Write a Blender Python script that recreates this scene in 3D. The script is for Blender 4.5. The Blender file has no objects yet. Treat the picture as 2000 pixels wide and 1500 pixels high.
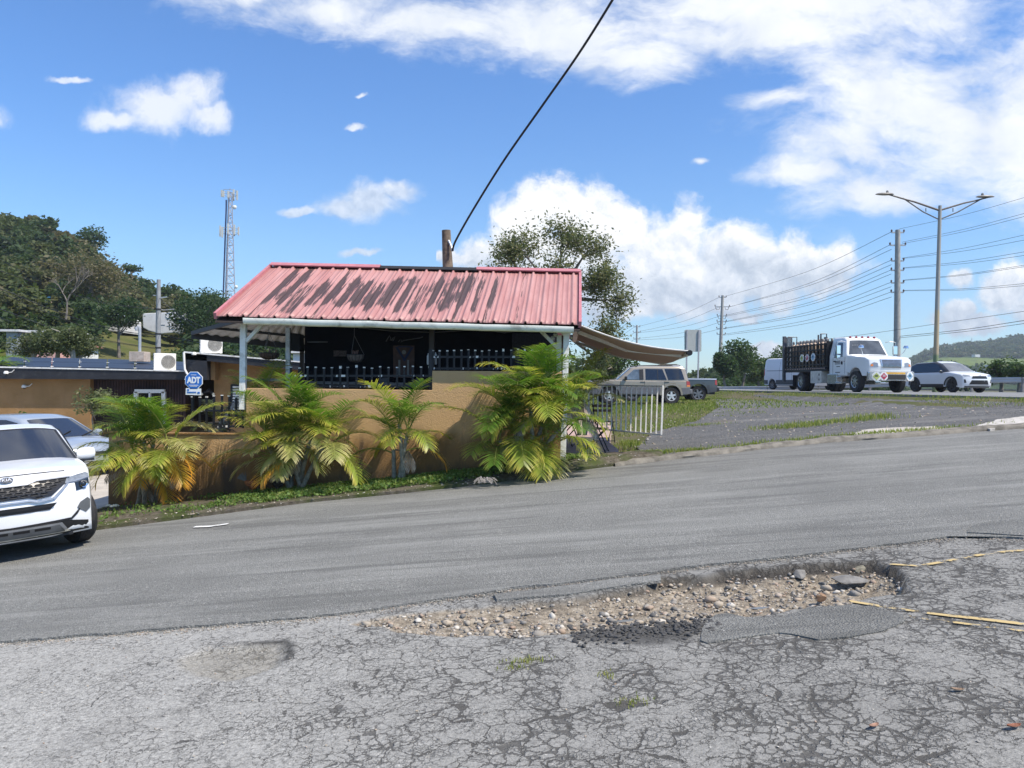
import bpy, bmesh, math, random
import numpy as np
from mathutils import Vector, Matrix, noise as mnoise
R = math.radians
random.seed(7); rng = np.random.default_rng(7)
sc = bpy.context.scene
col = sc.collection
# ---------------------------------------------------------------- camera geometry
F_PX = 1500.0; ROLL = R(0.5); EYE = Vector((0, 0, 1.6))
CR = Vector((math.cos(ROLL), 0, math.sin(ROLL))); CU = Vector((-math.sin(ROLL), 0, math.cos(ROLL)))
def P(px, py, d):
    a = (px - 1000) / F_PX; b = (750 - py) / F_PX
    return EYE + Vector((0, 1, 0)) * d + CR * (a * d) + CU * (b * d)
def ss(a, b, x):
    t = min(1, max(0, (x - a) / (b - a))); return t * t * (3 - 2 * t)
def lerp(a, b, t): return a + (b - a) * t
SL = 0.085
def G(px, py, off=0.0):
    """point of the sloping street plane seen in that direction"""
    v = P(px, py, 1) - EYE
    d = (off - EYE.z) / (v.z - SL * v.x)
    return EYE + v * d
HWY_L = [(19, -10), (17, 5), (15, 15), (14, 21), (13.4, 32), (12.6, 41), (9.5, 58), (2, 78), (-14, 100), (-60, 140)]
HWY_R = [(50, -10), (48, 5), (44, 15), (40, 24), (36, 36), (31, 47), (24.5, 60), (15, 80), (-2, 104), (-50, 150)]
def hwy_left(y):
    pts = HWY_L
    for (x0, y0), (x1, y1) in zip(pts, pts[1:]):
        if y0 <= y <= y1: return lerp(x0, x1, (y - y0) / (y1 - y0))
    return pts[0][0] if y < pts[0][1] else pts[-1][0]
HZ = 1.31
def gz(x, y):
    near = SL * max(-30, x)
    if x < -6.5 or y > 18:
        lim = max(near, -0.72 + .0 * x)
        near = lerp(near, lim, ss(11.5, 14.5, y))
    far = 0.55 + 0.034 * max(x, -34)
    far = lerp(far, -0.72, ss(-2, -8, x)) if x < -2 else far
    z = lerp(near, far, ss(18, 29, y))
    e = hwy_left(y) - x
    z = lerp(z, HZ, ss(1.7, 0.1, e))
    return z
# far edge of the street (kerb / verge line)
EDGE = [G(-900, 1190), G(-300, 1085), G(0, 1062), G(205, 1036), G(420, 1008), G(600, 985), G(800, 965), G(950, 948), G(1080, 928), G(1200, 912), G(1300, 900), G(1400, 889), G(1500, 877), G(1600, 867), G(1700, 860), G(1800, 853), G(1900, 845), G(2000, 838), G(2300, 815)]
def edge_y(x):
    pts = EDGE
    for a, b in zip(pts, pts[1:]):
        if a.x <= x <= b.x: return lerp(a.y, b.y, (x - a.x) / (b.x - a.x))
    return pts[0].y if x < pts[0].x else pts[-1].y
# ---------------------------------------------------------------- object helpers
ORG = {}
def tag(o, label=None, cat=None, group=None, kind=None):
    if label: o['label'] = label
    if cat: o['category'] = cat
    if group: o['group'] = group
    if kind: o['kind'] = kind
    return o
def thing(name, loc, label, cat, group=None):
    o = bpy.data.objects.new(name, None); col.objects.link(o)
    o.location = loc; o.empty_display_size = .2
    ORG[o.name] = Vector(loc)
    return tag(o, label, cat, group)
def link_mesh(name, me, parent=None, org=None):
    o = bpy.data.objects.new(name, me); col.objects.link(o)
    if parent is not None:
        o.parent = parent; ORG[o.name] = ORG[parent.name]
    else:
        ORG[o.name] = Vector(org or (0, 0, 0)); o.location = ORG[o.name]
    return o
def copy_tree(o, parent=None):
    c = o.copy(); col.objects.link(c)
    if parent is not None: c.parent = parent
    ORG[c.name] = ORG.get(o.name, Vector())
    for ch in [k for k in o.children]: copy_tree(ch, c)
    return c
class MB:
    def __init__(s): s.v = []; s.f = []; s.uv = None
    def add(s, vs, fs):
        n = len(s.v); s.v += [tuple(v) for v in vs]; s.f += [tuple(i + n for i in f) for f in fs]; return s
    def box(s, c, size, rot=None):
        hx, hy, hz = size[0] / 2, size[1] / 2, size[2] / 2
        vs = [Vector((x, y, z)) for x in (-hx, hx) for y in (-hy, hy) for z in (-hz, hz)]
        if rot: vs = [rot @ v for v in vs]
        c = Vector(c)
        return s.add([v + c for v in vs], [(0, 1, 3, 2), (4, 6, 7, 5), (0, 4, 5, 1), (2, 3, 7, 6), (0, 2, 6, 4), (1, 5, 7, 3)])
    def beam(s, a, b, w, h, up=(0, 0, 1)):
        a = Vector(a); b = Vector(b); d = (b - a); L = d.length; d.normalize()
        u = Vector(up); x = d.cross(u)
        if x.length < 1e-4: x = d.cross(Vector((0, 1, 0)))
        x.normalize(); u = x.cross(d)
        vs = []
        for p in (a, b):
            for i, j in ((-1, -1), (1, -1), (1, 1), (-1, 1)): vs.append(p + x * (i * w / 2) + u * (j * h / 2))
        return s.add(vs, [(3, 2, 1, 0), (4, 5, 6, 7), (0, 1, 5, 4), (1, 2, 6, 5), (2, 3, 7, 6), (3, 0, 4, 7)])
    def tube(s, pts, r, n=6, cap=True):
        pts = [Vector(p) for p in pts]; m = len(pts)
        rs = r if isinstance(r, (list, tuple)) else [r] * m
        vs = []; pu = None
        for i, p in enumerate(pts):
            t = (pts[min(i + 1, m - 1)] - pts[max(i - 1, 0)]).normalized()
            u = pu if pu is not None else (Vector((0, 0, 1)) if abs(t.z) < .9 else Vector((1, 0, 0)))
            x = t.cross(u).normalized(); u = x.cross(t).normalized(); pu = u
            for k in range(n):
                a = 2 * math.pi * k / n
                vs.append(p + (x * math.cos(a) + u * math.sin(a)) * rs[i])
        fs = [(i * n + k, i * n + (k + 1) % n, (i + 1) * n + (k + 1) % n, (i + 1) * n + k) for i in range(m - 1) for k in range(n)]
        if cap: fs += [tuple(range(n - 1, -1, -1)), tuple((m - 1) * n + k for k in range(n))]
        return s.add(vs, fs)
    def lathe(s, prof, c, axis='z', n=24, mat=None):
        """prof: list of (r, h)"""
        vs = []; c = Vector(c)
        for r_, h in prof:
            for k in range(n):
                a = 2 * math.pi * k / n; x, y = r_ * math.cos(a), r_ * math.sin(a)
                v = Vector((x, y, h)) if axis == 'z' else (Vector((x, h, y)) if axis == 'y' else Vector((h, x, y)))
                if mat: v = mat @ v
                vs.append(v + c)
        m = len(prof)
        fs = [(i * n + k, i * n + (k + 1) % n, (i + 1) * n + (k + 1) % n, (i + 1) * n + k) for i in range(m - 1) for k in range(n)]
        return s.add(vs, fs)
    def prism(s, poly, depth_vec):
        n = len(poly); d = Vector(depth_vec); poly = [Vector(p) for p in poly]
        vs = poly + [p + d for p in poly]
        fs = [tuple(range(n)), tuple(range(2 * n - 1, n - 1, -1))] + [(i, i + n, (i + 1) % n + n, (i + 1) % n) for i in range(n)]
        return s.add(vs, fs)
    def grid(s, fn, nu, nv, flip=False):
        vs = [fn(i / nu, j / nv) for j in range(nv + 1) for i in range(nu + 1)]
        w = nu + 1
        fs = [(j * w + i, j * w + i + 1, (j + 1) * w + i + 1, (j + 1) * w + i) for j in range(nv) for i in range(nu)]
        return s.add(vs, fs)
    def build(s, name, mat, parent=None, smooth=False, org=None, recalc=True, bevel=0, angle=40):
        if parent is not None: o0 = ORG[parent.name]
        else:
            if org is None:
                xs = [v[0] for v in s.v]; ys = [v[1] for v in s.v]; zs = [v[2] for v in s.v]
                org = ((min(xs) + max(xs)) / 2, (min(ys) + max(ys)) / 2, min(zs))
            o0 = Vector(org)
        me = bpy.data.meshes.new(name)
        me.from_pydata([(v[0] - o0[0], v[1] - o0[1], v[2] - o0[2]) for v in s.v], [], s.f)
        if recalc or bevel:
            bm = bmesh.new(); bm.from_mesh(me)
            if recalc: bmesh.ops.recalc_face_normals(bm, faces=bm.faces)
            if bevel:
                ed = [e for e in bm.edges if len(e.link_faces) == 2 and e.calc_face_angle(0) > R(40)]
                bmesh.ops.bevel(bm, geom=ed, offset=bevel, segments=2, affect='EDGES', profile=.6, clamp_overlap=True)
            bm.to_mesh(me); bm.free()
        if smooth:
            me.shade_smooth(); me.set_sharp_from_angle(angle=R(angle))
        if mat: me.materials.append(mat)
        o = link_mesh(name, me, parent, None if parent is not None else org)
        return o
def nbuild(name, V, Fc, mat, parent=None, attrs=None, org=(0, 0, 0), smooth=False):
    """numpy quads/tris mesh; V (n,3), Fc (m,k)"""
    if parent is not None: o0 = ORG[parent.name]
    else: o0 = Vector(org)
    V = np.asarray(V, dtype=np.float32) - np.array(o0, dtype=np.float32)
    Fc = np.asarray(Fc, dtype=np.int32)
    me = bpy.data.meshes.new(name)
    k = Fc.shape[1]; m = len(Fc)
    me.vertices.add(len(V)); me.vertices.foreach_set('co', V.ravel())
    me.loops.add(m * k); me.loops.foreach_set('vertex_index', Fc.ravel())
    me.polygons.add(m); me.polygons.foreach_set('loop_start', np.arange(0, m * k, k, dtype=np.int32))
    me.update(calc_edges=True)
    for nm, arr in (attrs or {}).items():
        a = me.attributes.new(nm, 'FLOAT', 'POINT'); a.data.foreach_set('value', np.asarray(arr, dtype=np.float32))
    if smooth: me.shade_smooth()
    me.materials.append(mat)
    return link_mesh(name, me, parent, None if parent is not None else org)
def bis(bm, axis, vals):
    no = [0, 0, 0]; no[axis] = 1
    for v in vals:
        co = [0, 0, 0]; co[axis] = v
        bmesh.ops.bisect_plane(bm, geom=bm.verts[:] + bm.edges[:] + bm.faces[:], plane_co=co, plane_no=no)
def sheet(name, poly, zf, step, mat, off=0., kind='structure', thick=0, step_y=None, rag=0):
    if rag:
        q = []
        for a, b in zip(poly, poly[1:] + poly[:1]):
            a = Vector(a[:2]); b = Vector(b[:2]); n = max(1, int((b - a).length / .12))
            for i in range(n):
                p = a.lerp(b, i / n); nz = Vector((mnoise.noise((p.x * 3, p.y * 3, 5)), mnoise.noise((p.x * 3, p.y * 3, 9)))) * rag + Vector((mnoise.noise((p.x * 13, p.y * 13, 5)), mnoise.noise((p.x * 13, p.y * 13, 9)))) * rag * .4
                q.append((p.x + nz.x, p.y + nz.y))
        poly = q
    bm = bmesh.new()
    vs = [bm.verts.new((p[0], p[1], 0)) for p in poly]
    f = bm.faces.new(vs); bmesh.ops.triangulate(bm, faces=[f])
    xs = [p[0] for p in poly]; ys = [p[1] for p in poly]
    bis(bm, 0, np.arange(min(xs) + step, max(xs), step)); bis(bm, 1, np.arange(min(ys) + (step_y or step), max(ys), step_y or step))
    bmesh.ops.remove_doubles(bm, verts=bm.verts, dist=1e-5)
    if thick:
        be = [e for e in bm.edges if len(e.link_faces) == 1]
        r = bmesh.ops.extrude_edge_only(bm, edges=be)
        nv = {v for v in r['geom'] if isinstance(v, bmesh.types.BMVert)}
        for v in nv: v.co.z = -thick
    for v in bm.verts: v.co.z += zf(v.co.x, v.co.y) + off
    bmesh.ops.recalc_face_normals(bm, faces=bm.faces)
    me = bpy.data.meshes.new(name); bm.to_mesh(me); bm.free()
    if len(me.polygons) and sum(p.normal.z for p in me.polygons) < 0: me.flip_normals()
    me.materials.append(mat)
    o = link_mesh(name, me)
    if kind: o['kind'] = kind
    return o
def text_into(parent, name, txt, size, mat, M, ext=.004, bold=0):
    cu = bpy.data.curves.new(name, 'FONT'); cu.body = txt; cu.size = size; cu.extrude = ext; cu.align_x = 'CENTER'; cu.align_y = 'CENTER'; cu.offset = bold
    to = bpy.data.objects.new(name, cu); col.objects.link(to)
    bpy.context.view_layer.update()
    me = bpy.data.meshes.new_from_object(to); bpy.data.objects.remove(to)
    me.transform(M)
    me.transform(Matrix.Translation(-ORG[parent.name]))
    me.materials.clear(); me.materials.append(mat)
    me.name = name
    return link_mesh(name, me, parent)
# ---------------------------------------------------------------- materials
class NT:
    def __init__(s, m):
        m.use_nodes = True; s.t = m.node_tree; s.t.nodes.clear(); s.m = m
    def n(s, typ, **kw):
        nd = s.t.nodes.new(typ)
        for k, v in kw.items():
            if k.startswith('_'): setattr(nd, k[1:], v)
            else:
                key = k.replace('__', ' ')
                inp = nd.inputs[int(key[1:])] if key[0] == 'i' and key[1:].isdigit() else nd.inputs[key]
                if isinstance(v, bpy.types.NodeSocket): s.t.links.new(v, inp)
                else: inp.default_value = v
        return nd
    def L(s, a, b): s.t.links.new(a, b)
    def math(s, op, a, b=0., c=0., clamp=False):
        nd = s.n('ShaderNodeMath', _operation=op, _use_clamp=clamp)
        for i, v in enumerate((a, b, c)):
            if isinstance(v, bpy.types.NodeSocket): s.L(v, nd.inputs[i])
            else: nd.inputs[i].default_value = v
        return nd.outputs[0]
    def mix(s, f, a, b, typ='MIX'):
        nd = s.n('ShaderNodeMix', _data_type='RGBA', _blend_type=typ)
        for i, v in ((0, f), (6, a), (7, b)):
            if isinstance(v, bpy.types.NodeSocket): s.L(v, nd.inputs[i])
            else: nd.inputs[i].default_value = v if i == 0 else (*v[:3], 1)
        return nd.outputs[2]
    def noise(s, vec, scale, detail=4, rough=.55, dist=0.):
        nd = s.n('ShaderNodeTexNoise', Scale=scale, Detail=detail, Roughness=rough, Distortion=dist)
        if vec is not None: s.L(vec, nd.inputs['Vector'])
        return nd.outputs[0]
    def ramp(s, f, stops):
        nd = s.n('ShaderNodeValToRGB'); s.L(f, nd.inputs[0]); cr = nd.color_ramp
        while len(cr.elements) < len(stops): cr.elements.new(.5)
        for e, (p, c) in zip(cr.elements, stops): e.position = p; e.color = (*c[:3], 1) if isinstance(c, (tuple, list)) else (c, c, c, 1)
        return nd.outputs[0]
    def smooth(s, x, a, b):
        nd = s.n('ShaderNodeMapRange', _interpolation_type='SMOOTHSTEP')
        s.L(x, nd.inputs[0]); nd.inputs[1].default_value = a; nd.inputs[2].default_value = b
        return nd.outputs[0]
    def out(s, col_, rough=.8, metal=0., spec=.4, bump=None, bstr=.3, bdist=.01, coat=0., trans=0., tcol=None):
        b = s.n('ShaderNodeBsdfPrincipled')
        for k, v in (('Base Color', col_), ('Roughness', rough), ('Metallic', metal), ('Specular IOR Level', spec), ('Coat Weight', coat)):
            if isinstance(v, bpy.types.NodeSocket): s.L(v, b.inputs[k])
            else: b.inputs[k].default_value = (*v[:3], 1) if k == 'Base Color' else v
        b.inputs['Coat Roughness'].default_value = .05
        if bump is not None:
            bp = s.n('ShaderNodeBump', Strength=bstr, Distance=bdist); s.L(bump, bp.inputs['Height']); s.L(bp.outputs[0], b.inputs['Normal'])
        sh = b.outputs[0]
        if trans:
            t = s.n('ShaderNodeBsdfTranslucent')
            c = tcol if tcol is not None else col_
            if isinstance(c, bpy.types.NodeSocket): s.L(c, t.inputs[0])
            else: t.inputs[0].default_value = (*c[:3], 1)
            mx = s.n('ShaderNodeMixShader', Fac=trans); s.L(sh, mx.inputs[1]); s.L(t.outputs[0], mx.inputs[2]); sh = mx.outputs[0]
        o = s.n('ShaderNodeOutputMaterial'); s.L(sh, o.inputs[0])
        return s.m
    def obj(s): return s.n('ShaderNodeTexCoord').outputs['Object']
    def pos(s): return s.n('ShaderNodeNewGeometry').outputs['Position']
    def scaled(s, vec, sx, sy, sz):
        nd = s.n('ShaderNodeMapping'); s.L(vec, nd.inputs[0]); nd.inputs['Scale'].default_value = (sx, sy, sz); return nd.outputs[0]
    def attr(s, nm): return s.n('ShaderNodeAttribute', _attribute_name=nm).outputs['Fac']
_mats = {}
def mat(name, c, rough=.7, metal=0., spec=.4, var=.12, vs=6., bump=0., bs=40., coat=0., dirt=None, dirt_s=3., dirt_a=.5, trans=0.):
    """generic surface: base colour with mottling, optional dirt stains and fine bump"""
    if name in _mats: return _mats[name]
    t = NT(bpy.data.materials.new(name)); p = t.obj()
    n1 = t.noise(p, vs, 5, .6)
    cc = t.mix(t.smooth(n1, .3, .7), [k * (1 - var) for k in c], [min(1, k * (1 + var)) for k in c])
    if dirt:
        d = t.noise(p, dirt_s, 6, .65, .4)
        cc = t.mix(t.math('MULTIPLY', t.smooth(d, .48, .72), dirt_a), cc, dirt)
    bp = t.noise(p, bs, 3, .6) if bump else None
    _mats[name] = t.out(cc, rough, metal, spec, bp, bump, .01, coat, trans)
    return _mats[name]
glass_dark = mat('tinted_glass', (.012, .014, .018), .04, 0, .9, .05, 3)
glass_mid = mat('windscreen_glass', (.02, .022, .028), .03, 0, 1., .05, 3, coat=.6)
tyre_m = mat('tyre_rubber', (.018, .018, .02), .75, var=.25, vs=20, dirt=(.09, .08, .07), dirt_s=9, dirt_a=.3)
blackp = mat('black_plastic', (.016, .016, .018), .45, var=.2, vs=15)
alloy = mat('wheel_alloy', (.45, .46, .48), .3, .8, vs=20)
chrome = mat('chrome', (.7, .7, .72), .12, 1, var=.03)
white_pt = mat('white_car_paint', (.74, .75, .76), .25, 0, .5, .015, 2, coat=.7)
lamp_cl = mat('lamp_glass_clear', (.24, .26, .28), .12, .2, .6, .2, 30, coat=.6)
lamp_rd = mat('lamp_glass_red', (.35, .01, .012), .12, 0, .6, .15, 30, coat=.6)
lamp_or = mat('lamp_glass_orange', (.75, .22, .02), .15, 0, .6, .15, 30, coat=.6)
# ================================================================= WORLD, SUN, CAMERA
SUN_DIR = Vector((.50, -.30, .82)).normalized()
EL = math.asin(SUN_DIR.z); AZ = math.atan2(SUN_DIR.x, SUN_DIR.y)
def make_world():
    w = bpy.data.worlds.new('World'); sc.world = w
    t = NT(w)
    tc = t.n('ShaderNodeTexCoord').outputs['Generated']
    sky = t.n('ShaderNodeTexSky', _sky_type='NISHITA', _sun_disc=False, _sun_elevation=EL, _sun_rotation=AZ, _altitude=50, _air_density=1.0, _dust_density=.3, _ozone_density=2.6)
    sx = t.n('ShaderNodeSeparateXYZ'); t.L(tc, sx.inputs[0])
    y = t.math('MAXIMUM', sx.outputs[1], .06)
    u = t.math('DIVIDE', sx.outputs[0], y); v = t.math('DIVIDE', sx.outputs[2], y)
    uv = t.n('ShaderNodeCombineXYZ', X=u, Y=v).outputs[0]
    def blobs(lst, warp_amt, wscale):
        wn = t.n('ShaderNodeTexNoise', Scale=wscale, Detail=5, Roughness=.6); t.L(uv, wn.inputs['Vector'])
        wv = t.n('ShaderNodeVectorMath', _operation='SUBTRACT'); t.L(wn.outputs['Color'], wv.inputs[0]); wv.inputs[1].default_value = (.5, .5, .5)
        wm = t.n('ShaderNodeVectorMath', _operation='SCALE'); t.L(wv.outputs[0], wm.inputs[0]); wm.inputs['Scale'].default_value = warp_amt
        wa = t.n('ShaderNodeVectorMath', _operation='ADD'); t.L(uv, wa.inputs[0]); t.L(wm.outputs[0], wa.inputs[1])
        p = wa.outputs[0]; acc = None
        for (px, py, rx, ry) in lst:
            q = P(px, py, 1) - EYE
            a = t.n('ShaderNodeVectorMath', _operation='SUBTRACT'); t.L(p, a.inputs[0]); a.inputs[1].default_value = (q.x, q.z, 0)
            b = t.n('ShaderNodeVectorMath', _operation='MULTIPLY'); t.L(a.outputs[0], b.inputs[0]); b.inputs[1].default_value = (1500 / rx, 1500 / ry, 0)
            c = t.n('ShaderNodeVectorMath', _operation='LENGTH'); t.L(b.outputs[0], c.inputs[0])
            acc = c.outputs['Value'] if acc is None else t.math('SMOOTH_MIN', acc, c.outputs['Value'], .25)
        return t.math('SUBTRACT', 1.0, acc), p
    cumL = [(300, 208, 90, 52), (370, 192, 66, 46), (225, 228, 60, 28), (405, 230, 52, 24), (720, 390, 66, 46), (775, 364, 46, 26), (678, 408, 52, 28), (600, 415, 35, 12), (700, 500, 40, 8), (700, 246, 26, 8), (140, 146, 45, 7), (710, 175, 16, 5), (-60, 220, 70, 30)]
    cumR = [(1075, 400, 80, 75), (1010, 450, 70, 70), (1150, 430, 95, 80), (1225, 440, 70, 75), (1090, 510, 170, 80), (1270, 500, 110, 90), (1345, 455, 55, 80), (1420, 500, 100, 75),
           (1330, 572, 200, 58), (1490, 545, 110, 68), (1548, 500, 48, 64), (1612, 535, 80, 62), (1170, 575, 190, 58), (960, 505, 75, 45), (1060, 545, 120, 50), (1340, 520, 120, 80), (1240, 600, 120, 30),
           (1870, 548, 30, 26), (1900, 640, 85, 26), (1880, 612, 34, 24), (1965, 560, 60, 60), (1500, 672, 55, 20), (880, 505, 45, 12), (2060, 600, 80, 50), (1450, 610, 60, 14)]
    sht = [(620, 20, 240, 50), (850, 45, 260, 52), (1080, 60, 290, 80), (1260, 110, 150, 58), (1500, 60, 300, 90), (1800, 200, 280, 190), (1565, 345, 125, 34), (1720, 385, 190, 42), (1650, 280, 150, 60),
           (2050, 250, 260, 230), (470, 0, 130, 36), (1600, 0, 700, 90), (1370, 323, 18, 6), (1500, 200, 90, 26), (1350, -250, 900, 240)]
    tv = t.smooth(v, .0, .45)
    tcol = t.ramp(tv, [(0., (.86, 1.06, 1.26)), (.35, (.88, 1.16, 1.40)), (1., (.74, 1.13, 1.54))])
    tint = t.mix(1.0, sky.outputs[0], tcol, 'MULTIPLY')
    K = 8.6
    def cumulus(lst, base, ed=(-.12, .40)):
        f1, p1 = blobs(lst, .075, 8)
        n1 = t.noise(p1, 15, 6, .64); n2 = t.noise(p1, 5, 2, .5)
        d1 = t.math('ADD', f1, t.math('MULTIPLY', t.math('SUBTRACT', n1, .52), 1.5))
        m1 = t.smooth(d1, *ed)
        off = t.n('ShaderNodeVectorMath', _operation='ADD'); t.L(p1, off.inputs[0]); off.inputs[1].default_value = (.007, .014, 0)
        rel = t.math('SUBTRACT', n1, t.noise(off.outputs[0], 15, 6, .64))
        low = t.smooth(t.math('ADD', v, t.math('MULTIPLY', t.math('SUBTRACT', n2, .5), .16)), *base)
        lit = t.math('ADD', t.math('ADD', t.math('MULTIPLY', rel, 1.7), t.math('MULTIPLY', low, .5)), .36, clamp=True)
        c1 = t.ramp(lit, [(.22, (.50, .57, .67)), (.55, (.76, .81, .88)), (.85, (1.0, 1.0, 1.0))])
        s_ = t.n('ShaderNodeVectorMath', _operation='SCALE'); t.L(c1, s_.inputs[0]); s_.inputs['Scale'].default_value = K
        return m1, s_.outputs[0]
    def bgd(c):
        b_ = t.n('ShaderNodeBackground', Strength=.1); t.L(c, b_.inputs[0]); return b_.outputs[0]
    def mixs(f, a, b):
        m_ = t.n('ShaderNodeMixShader'); t.L(f, m_.inputs[0]); t.L(a, m_.inputs[1]); t.L(b, m_.inputs[2]); return m_.outputs[0]
    mL, cL = cumulus(cumL, (.13, .40), (-.3, .55)); left = bgd(t.mix(t.math('MULTIPLY', mL, .74), tint, cL))
    mR, cR = cumulus(cumR, (.11, .21))
    f2, p2 = blobs(sht, .10, 3.2)
    rot = t.n('ShaderNodeMapping'); t.L(p2, rot.inputs[0]); rot.inputs['Rotation'].default_value = (0, 0, .32); rot.inputs['Scale'].default_value = (1, 2.2, 1)
    n3 = t.noise(rot.outputs[0], 6, 7, .66, .2)
    d2 = t.math('ADD', t.math('MULTIPLY', f2, .7), t.math('MULTIPLY', t.math('SUBTRACT', n3, .5), 2.0))
    m2 = t.math('MULTIPLY', t.smooth(d2, -.22, .62), .93)
    c2 = t.ramp(t.noise(p2, 9, 5, .6), [(.3, (.74, .79, .86)), (.62, (.97, .985, 1.0))])
    sc2 = t.n('ShaderNodeVectorMath', _operation='SCALE'); t.L(c2, sc2.inputs[0]); sc2.inputs['Scale'].default_value = K
    a = t.mix(m2, tint, sc2.outputs[0])
    right = bgd(t.mix(t.math('MULTIPLY', mR, .97), a, cR))
    isL = t.math('MULTIPLY', t.math('LESS_THAN', v, .41), t.math('LESS_THAN', u, -.1))
    cloudy = mixs(isL, right, left)
    hn = t.noise(t.scaled(tc, 1, 1.6, 1), 3.2, 5, .62, .3); hm = t.math('MULTIPLY', t.math('MULTIPLY', t.smooth(hn, .46, .66), t.smooth(sx.outputs[2], .12, .4)), .8)
    plain = bgd(t.mix(hm, tint, (K * .84, K * .88, K * .95)))
    inreg = t.math('MULTIPLY', t.math('MULTIPLY', t.math('GREATER_THAN', sx.outputs[1], .25), t.math('LESS_THAN', v, .75)), t.math('GREATER_THAN', v, .005))
    o = t.n('ShaderNodeOutputWorld'); t.L(mixs(inreg, plain, cloudy), o.inputs[0])
    w.cycles.sampling_method = 'MANUAL'; w.cycles.sample_map_resolution = 512
make_world()
sl = bpy.data.lights.new('sun', 'SUN'); sl.energy = 4.8; sl.angle = R(.55); sl.color = (1, .91, .78)
so = bpy.data.objects.new('sun', sl); col.objects.link(so); so.rotation_euler = SUN_DIR.to_track_quat('Z', 'Y').to_euler(); so.location = (20, 10, 60)
cam = bpy.data.cameras.new('camera'); co = bpy.data.objects.new('camera', cam); col.objects.link(co)
cam.sensor_width = 36; cam.lens = 27; cam.clip_end = 9000; cam.clip_start = .05
Mx = Matrix((CR, CU, Vector((0, -1, 0)))).transposed().to_4x4(); Mx.translation = EYE; co.matrix_world = Mx
sc.camera = co
sc.view_settings.view_transform = 'Standard'; sc.view_settings.look = 'None'; sc.view_settings.exposure = 0.42; sc.view_settings.gamma = 1
sc.cycles.max_bounces = 6; sc.cycles.transparent_max_bounces = 12; sc.cycles.use_denoising = True
# ================================================================= GROUND SHEETS
def ground_mat():
    t = NT(bpy.data.materials.new('earth_and_turf')); p = t.pos()
    a = t.noise(p, .35, 5, .6); b = t.noise(p, 9, 6, .65)
    c = t.mix(t.smooth(a, .38, .6), (.085, .10, .03), (.15, .125, .085))
    c = t.mix(t.math('MULTIPLY', b, .7), c, (.06, .065, .03))
    return t.out(c, .95, spec=.1, bump=b, bstr=.6, bdist=.03)
def asphalt_new(nm='street_asphalt', k=1.12):
    t = NT(bpy.data.materials.new(nm)); p = t.pos(); g_ = lambda a: (a * k, a * k * 1.0, a * k * .93)
    f = t.math('ADD', t.math('MULTIPLY', t.noise(p, 120, 3, .7), .5), t.math('MULTIPLY', t.noise(p, 38, 5, .75), .5)); g = t.noise(p, 1.1, 5, .6); st = t.noise(t.scaled(p, .35, 2.4, 1), 1.3, 5, .6)
    vor = t.n('ShaderNodeTexVoronoi', Scale=75.); t.L(p, vor.inputs['Vector'])
    c = t.ramp(f, [(.34, g_(.055)), (.46, g_(.145)), (.54, g_(.21)), (.66, g_(.42))])
    c = t.mix(t.math('MULTIPLY', t.smooth(g, .35, .75), .6), c, g_(.14))
    c = t.mix(t.math('MULTIPLY', t.smooth(st, .48, .66), .5), c, g_(.27)); st2 = t.noise(t.scaled(p, .25, 3.2, 1), 1.1, 5, .65); c = t.mix(t.math('MULTIPLY', t.smooth(st2, .50, .64), .5), c, g_(.085))
    sx = t.n('ShaderNodeSeparateXYZ'); t.L(p, sx.inputs[0]); yy = t.math('ADD', sx.outputs[1], t.math('ADD', t.math('MULTIPLY', sx.outputs[0], -.06), t.math('MULTIPLY', g, .5)))
    for y0_ in (8.0, 9.7, 11.6):
        tr_ = t.smooth(t.math('ABSOLUTE', t.math('SUBTRACT', yy, y0_)), .45, .1); c = t.mix(t.math('MULTIPLY', tr_, .22), c, g_(.27))
    pt = t.noise(p, .35, 4, .6); c = t.mix(t.math('MULTIPLY', t.smooth(pt, .5, .7), .3), c, g_(.09))
    vw = t.n('ShaderNodeTexVoronoi', Scale=9., _feature='F1'); t.L(p, vw.inputs['Vector'])
    c = t.mix(t.smooth(vw.outputs['Distance'], .085, .05), c, (.42, .41, .39))
    return t.out(c, .8, spec=.35, bump=t.math('ADD', f, vor.outputs['Distance']), bstr=.9, bdist=.012)
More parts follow.
